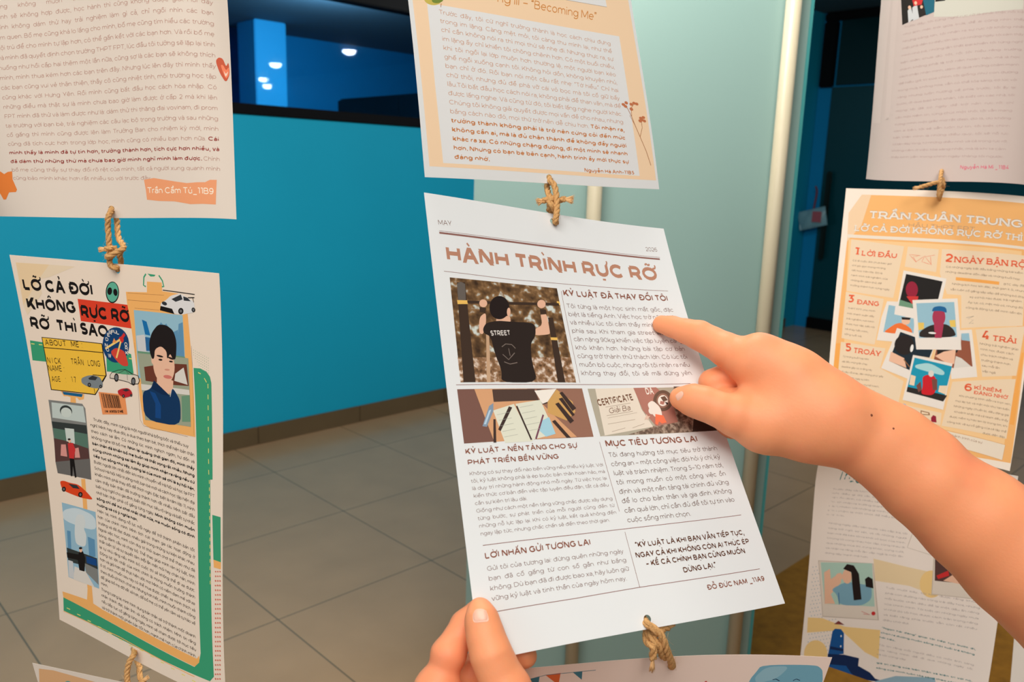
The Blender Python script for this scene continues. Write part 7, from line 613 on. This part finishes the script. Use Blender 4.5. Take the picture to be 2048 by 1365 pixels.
def poster(key, label, paper_rgb, group=None):
    d = SHEETS[key]; S = Surf(d)
    root = empty('poster', (0, 0, 0), label, 'poster', group)
    m = np.array(d['m']); M4 = Matrix(((*m[0], d['o'][0]), (*m[1], d['o'][1]), (*m[2], d['o'][2]), (0, 0, 0, 1))); root.matrix_world = M4
    pm = mat('paper_%d_%d_%d' % paper_rgb, paper_rgb, rough=0.62, spec=0.22)  # paper tint set per sheet, partly standing in for how each is lit
    po = link('paper', paper_mesh(S, d['h']), pm, root)
    LAY = []
    def layer(q):
        A_ = np.array(q); bb = (A_[:, 0].min(), A_[:, 0].max(), A_[:, 1].min(), A_[:, 1].max()); n_ = 1
        for o_, l_ in LAY:
            if l_ >= n_ and bb[0] < o_[1] and bb[1] > o_[0] and bb[2] < o_[3] and bb[3] > o_[2]: n_ = l_ + 1
        LAY.append((bb, n_)); return 0.00002 + 0.000016 * n_
    for name, lab, items in PRINTS[key]:
        geo = []
        for it in items:
            if it[0] == 'X':
                e0, de, k = np.array(it[6]), np.array(it[7]), it[5].count('|'); e1 = e0 + de * k; c = it[3]
                geo += text_geo(S, it, layer([e0[:2] - (0, c), e0[2:] - (0, c), e1[:2], e1[2:]]))
            elif it[0] == 'P':
                g = poly_geo(S, soften(it[2]) if it[1] in SMOOTH else it[2], layer(it[2]))
                if g is not None: geo.append((it[1], *g))
            elif it[0] == 'E':
                c, a, b = np.array(it[2]), np.array(it[3]), np.array(it[4]); nn = 12 if np.hypot(*a) < 0.25 else 28
                q = [c + a * math.cos(t) + b * math.sin(t) for t in np.linspace(0, 2 * math.pi, nn, endpoint=False)]; g = poly_geo(S, q, layer(q))
                if g is not None: geo.append((it[1], *g))
            else: geo.append((it[1], *line_geo(S, it[3], it[2], layer(it[3]))))
        if geo: put_mesh(name, geo, root, lab)
    return root
poster('center', 'white newspaper-style sheet with brown headings, held by the thumb and pointed at', (226, 228, 229))
poster('upcenter', 'cream bordered sheet with orange handwritten-style text hanging above the held white sheet', (228, 229, 229))
poster('upleft', 'cream sheet with brown text, a red heart and an orange star at top left', (214, 200, 187))
poster('lowleft', 'sheet with bold black title, small car stickers, yellow card and green road border', (240, 221, 202))
poster('lowleft2', 'corner of a cream sheet with orange print at the bottom left edge', (232, 218, 204))
poster('upright', 'pinkish white sheet of faint pale text with a group photo, at top right', (202, 184, 176))
poster('right', 'orange poster with six white polaroids and numbered red headings behind the forearm', (244, 228, 212))
poster('tru', 'white sheet with a dark blue lighthouse painting below the pointing forearm', (246, 232, 222))
poster('cbottom', 'pinkish sheet with bunting and a blue cloud under the held white sheet', (248, 224, 212))
poster('far', 'blank pale sheet cut off at the bottom right corner', (240, 230, 220))
# ---------------------------------------------------------------- jute ties
JUTE = mat('jute_twine', (224, 168, 110), rough=0.85, spec=0.15, noise=0.45, nscale=900, bump=0.6, bscale=1500)
JFIB = mat('jute_fibre', (232, 186, 132), rough=0.8, spec=0.2)
def twine(key, label):
    d = TWINES[key]; r = d['r']; rng = random.Random(key)
    o0 = np.array(d['s'][0][0]); root = empty('twine_tie', tuple(o0), label, 'twine')
    acc = Acc(); fz = Acc()
    for st in d['s']:
        p = catmull(np.array(st) - o0, 14)
        seg = np.linalg.norm(np.diff(p, axis=0), axis=1); L = np.concatenate([[0], np.cumsum(seg)])
        n = max(10, int(L[-1] / 0.0006)); s = np.linspace(0, L[-1], n); p = np.stack([np.interp(s, L, p[:, k]) for k in range(3)], 1)
        T = np.gradient(p, axis=0); T /= np.linalg.norm(T, axis=1)[:, None] + 1e-12
        N = np.cross(T, [0.25, 0.3, 0.9]); N /= np.linalg.norm(N, axis=1)[:, None] + 1e-9; B = np.cross(T, N)
        for k in range(3):
            a = s / (r * 4.6) * 2 * np.pi / 1.6 + k * 2 * np.pi / 3
            acc.tube(p + r * 0.5 * (np.cos(a)[:, None] * N + np.sin(a)[:, None] * B), r * 0.60, 8)
        for k in range(int(L[-1] * 1300)):
            i = rng.randrange(n); a = rng.random() * 6.28; dr_ = math.cos(a) * N[i] + math.sin(a) * B[i]
            t_ = T[i] * (rng.random() - 0.5) * 2; l = r * rng.choice([0.5, 0.8, 0.8, 1.2, 2.2])
            q0 = p[i] + dr_ * r * 0.95; q1 = q0 + (dr_ * 0.35 + t_) * l * 0.6; q2 = q0 + (dr_ * 0.55 + t_ * 1.6) * l
            fz.tube([q0, q1, q2], 0.00005, 3)
    link('cord', acc.mesh('cord'), JUTE, root)
    if fz.n: f = link('loose_fibres', fz.mesh('loose_fibres'), JFIB, root); f['kind'] = 'stuff'
    for a, b, wd in d['f']:
        a = np.array(a) - o0; b = np.array(b) - o0; ax = b - a; Ln = np.linalg.norm(ax); ax /= Ln
        n1 = np.cross(ax, [0.2, 0.1, 0.97]); n1 /= np.linalg.norm(n1); n2 = np.cross(ax, n1); fr_ = Acc()
        for k in range(70):
            q = math.sqrt(rng.random()); t_ = rng.random() * 6.28; off = (math.cos(t_) * n1 * 0.5 + math.sin(t_) * n2) * q
            l = Ln * (0.75 + 0.3 * rng.random()); w_ = wd * 0.8
            fr_.tube([a + off * r * 0.5, a + ax * l * 0.35 + off * (r * 0.5 + w_ * 0.15), a + ax * l * 0.7 + off * (r * 0.4 + w_ * 0.55), a + ax * l + off * (w_ + r * 0.2) + n1 * (rng.random() - 0.5) * 0.0008], [0.00035, 0.00035, 0.00025, 0.00009], 5)
        fo = link('frayed_end', fr_.mesh('frayed_end'), JFIB, root)
twine('l1', 'knotted jute tie joining the two left sheets above the alien sticker')
twine('c1', 'jute tie with two frayed ends above the white held sheet')
twine('c2', 'jute tie hanging from the bottom of the white held sheet, ends fraying downwards')
twine('l2', 'jute tie at the bottom edge of the sheet with the green road border')
twine('r1', 'thin jute tie above the orange poster with polaroids')
# ---------------------------------------------------------------- hands
def skin_material():
    m = mat('skin', (242, 158, 112), rough=0.48, spec=0.3, noise=0.07, nscale=38, bump=0.07, bscale=500, sss=0.3)
    nt = m.node_tree; b = nt.nodes['Principled BSDF']; src = b.inputs['Base Color'].links[0].from_socket
    tc = [n for n in nt.nodes if n.type == 'TEX_COORD'][0]; n = nt.nodes.new('ShaderNodeTexNoise'); n.inputs['Scale'].default_value = 22; n.inputs['Detail'].default_value = 3
    nt.links.new(tc.outputs['Object'], n.inputs['Vector']); r = nt.nodes.new('ShaderNodeValToRGB'); r.color_ramp.elements[0].position = 0.5; r.color_ramp.elements[1].position = 0.95
    nt.links.new(n.outputs['Fac'], r.inputs[0]); mx = nt.nodes.new('ShaderNodeMix'); mx.data_type = 'RGBA'; mx.inputs[7].default_value = (*lin((238, 134, 100)), 1)
    nt.links.new(r.outputs[0], mx.inputs[0]); nt.links.new(src, mx.inputs[6]); nt.links.new(mx.outputs[2], b.inputs['Base Color'])
    return m
SKIN = skin_material()
NAIL = mat('fingernail', (236, 182, 158), rough=0.3, spec=0.45)
def chain_sdf(X, ch, k):
    f = None
    for (a, b) in zip(ch[:-1], ch[1:]):
        pa_, pb_ = np.array(a[:3]), np.array(b[:3]); ba = pb_ - pa_; L2 = ba @ ba
        t = np.clip(((X - pa_) @ ba) / L2, 0, 1)
        q = np.linalg.norm(X - pa_ - t[..., None] * ba, axis=-1) - (a[3] + (b[3] - a[3]) * t)
        f = q if f is None else smin(f, q, k)
    return f
def smin(a, b, k):
    h_ = np.clip(0.5 + 0.5 * (b - a) / k, 0, 1); return b + (a - b) * h_ - k * h_ * (1 - h_)
def hand_field(X, c, fingers, kf):
    P = None
    for k_ in c:
        if k_ not in fingers and k_ != 'thumb':
            g = chain_sdf(X, c[k_], 0.004); P = g if P is None else smin(P, g, 0.014)
    P = smin(P, smin(chain_sdf(X, c['thumb'], 0.003), P, kf * 1.2), 0.001) if 'thumb' in c else P
    T = P; Pb = None
    for k_ in c:
        if k_ not in fingers and k_ != 'thumb':
            g = chain_sdf(X, c[k_], 0.004); Pb = g if Pb is None else smin(Pb, g, 0.014)
    for k_ in fingers:
        g = smin(Pb, chain_sdf(X, c[k_], 0.003), kf); T = smin(T, g, 0.0012)
    return T
def surface_nets(f, lo, h_):
    nx, ny, nz = f.shape; ins = f < 0
    c = [ins[i:nx - 1 + i, j:ny - 1 + j, k:nz - 1 + k] for i in (0, 1) for j in (0, 1) for k in (0, 1)]
    s = sum(x.astype(np.int8) for x in c); act = (s > 0) & (s < 8); ids = -np.ones(act.shape, int); I = np.argwhere(act); ids[act] = np.arange(len(I))
    acc = np.zeros((len(I), 3)); cnt = np.zeros(len(I))
    corners = [(i, j, k) for i in (0, 1) for j in (0, 1) for k in (0, 1)]
    for a in corners:
        for ax in range(3):
            if a[ax] == 0:
                b = list(a); b[ax] = 1
                fa = f[I[:, 0] + a[0], I[:, 1] + a[1], I[:, 2] + a[2]]; fb = f[I[:, 0] + b[0], I[:, 1] + b[1], I[:, 2] + b[2]]
                cr = (fa < 0) != (fb < 0); t = np.where(cr, fa / (fa - fb + 1e-20), 0); p = np.tile(np.array(a, float), (len(I), 1)); p[:, ax] += t
                acc += p * cr[:, None]; cnt += cr
    V = (I + acc / cnt[:, None]) * h_ + lo; F = []
    for ax in range(3):
        o1, o2 = [(1, 2), (2, 0), (0, 1)][ax]
        A = np.moveaxis(ins, ax, 0)
        sl0 = [slice(1, -1)] * 3; sl0[ax] = slice(0, -1); sl1 = [slice(1, -1)] * 3; sl1[ax] = slice(1, None)
        d = ins[tuple(sl0)] != ins[tuple(sl1)]; Q = np.argwhere(d); off = np.array([1, 1, 1]); off[ax] = 0; Q = Q + off
        e1 = np.zeros(3, int); e1[o1] = 1; e2 = np.zeros(3, int); e2[o2] = 1
        g = lambda P_: ids[P_[:, 0], P_[:, 1], P_[:, 2]]
        quad = np.stack([g(Q - e1 - e2), g(Q - e2), g(Q), g(Q - e1)], 1)
        flip = ~ins[Q[:, 0], Q[:, 1], Q[:, 2]]
        quad[flip] = quad[flip][:, ::-1]; F.append(quad)
    return V, np.concatenate(F)
def hand(key, name, fingers, lo, hi, h_, label, cat, kf=0.006):
    d = HANDS[key]; c = {k_: v for k_, v in d['c'].items()}
    ax = [np.arange(lo[i], hi[i], h_) for i in range(3)]
    f = np.empty([len(a) for a in ax], np.float32)
    YZ = np.stack(np.meshgrid(ax[1], ax[2], indexing='ij'), -1)
    for i, x in enumerate(ax[0]):   # slab by slab
        X = np.concatenate([np.full(YZ.shape[:2] + (1,), x), YZ], -1); f[i] = hand_field(X, c, fingers, kf)
    V, F = surface_nets(f, np.array(lo), h_)
    root = empty(name, (0, 0, 0), label, cat); m = np.array(d['m']); root.matrix_world = Matrix(((*m[0], d['o'][0]), (*m[1], d['o'][1]), (*m[2], d['o'][2]), (0, 0, 0, 1)))
    bo = link('bare_skin', mesh_from('bare_skin', V, F.tolist(), True), SKIN, root)
    sm = bo.modifiers.new('relax', 'SMOOTH'); sm.factor = 0.5; sm.iterations = 3
    # nail plate hugging the thumb
    c0, ea, eb = (np.array(q) for q in d['nail']); N = 15
    fn = lambda X: hand_field(X, c, fingers, kf)
    def grad(X):
        e = 0.0006; return np.stack([fn(X + np.eye(3)[k] * e) - fn(X - np.eye(3)[k] * e) for k in range(3)], -1) / (2 * e)
    s_, t_ = np.meshgrid(np.linspace(-1, 1, N), np.linspace(-1, 1, N), indexing='ij')
    # squircle-shaped plate
    rr = (np.abs(s_) ** 4 + np.abs(t_) ** 4) ** 0.25; mx = np.maximum(np.abs(s_), np.abs(t_)); sc = np.where(rr > 0, mx / (rr + 1e-9), 1)
    X = c0 + (s_ * sc)[..., None] * ea + (t_ * sc)[..., None] * eb + np.array([0, 0, 0.004])
    for _ in range(8):
        g = grad(X); n = g / (np.linalg.norm(g, axis=-1)[..., None] + 1e-9); dz = fn(X)
        X = X - n * np.clip(dz, -0.003, 0.003)[..., None]
    g = grad(X); n = g / (np.linalg.norm(g, axis=-1)[..., None] + 1e-9)
    edge = np.clip(1 - mx ** 6, 0, 1); top = X + n * (0.0000 + 0.0006 * edge)[..., None]; bot = X - n * 0.0006
    V = np.concatenate([top.reshape(-1, 3), bot.reshape(-1, 3)]); F = []
    for i in range(N - 1):
        for j in range(N - 1):
            a = i * N + j; F.append((a, a + N, a + N + 1, a + 1)); a += N * N; F.append((a, a + 1, a + N + 1, a + N))
    bd = [i * N for i in range(N)] + [(N - 1) * N + j for j in range(1, N)] + [i * N + N - 1 for i in range(N - 2, -1, -1)] + [j for j in range(N - 2, 0, -1)]
    for a, b in zip(bd, bd[1:] + bd[:1]): F.append((a, b, b + N * N, a + N * N))
    nb = mesh_from('thumb_nail', V, F, True)
    link('thumb_nail', nb, NAIL, root)
    for x, y, r in d.get('moles', []):
        X = np.array([[x, y, 0.06]])
        for _ in range(60): X = X - np.array([0, 0, 1.0]) * fn(X)[:, None] * 0.9
        g = grad(X)[0]; g /= np.linalg.norm(g); bm = bmesh.new()
        bmesh.ops.create_uvsphere(bm, u_segments=12, v_segments=8, radius=r, matrix=Matrix.Translation(X[0]) @ Vector(g).to_track_quat('Z', 'Y').to_matrix().to_4x4() @ Matrix.Diagonal((1, 1, 0.35, 1)))
        me = bpy.data.meshes.new('mole'); bm.to_mesh(me); bm.free(); link('mole', me, mat('brown_mole', (120, 62, 40), rough=0.6), root)
    return root
hand('R', 'pointing_arm', ('index', 'middle', 'ring', 'pinky'), (-0.150, -0.075, -0.075), (0.26, 0.075, 0.075), 0.0011, 'bare right forearm and hand pointing at the white sheet', 'arm')
hand('L', 'holding_hand', ('index', 'middle', 'ring'), (-0.045, -0.055, -0.075), (0.12, 0.06, 0.05), 0.0008, 'left hand pinching the bottom left corner of the white sheet', 'hand')
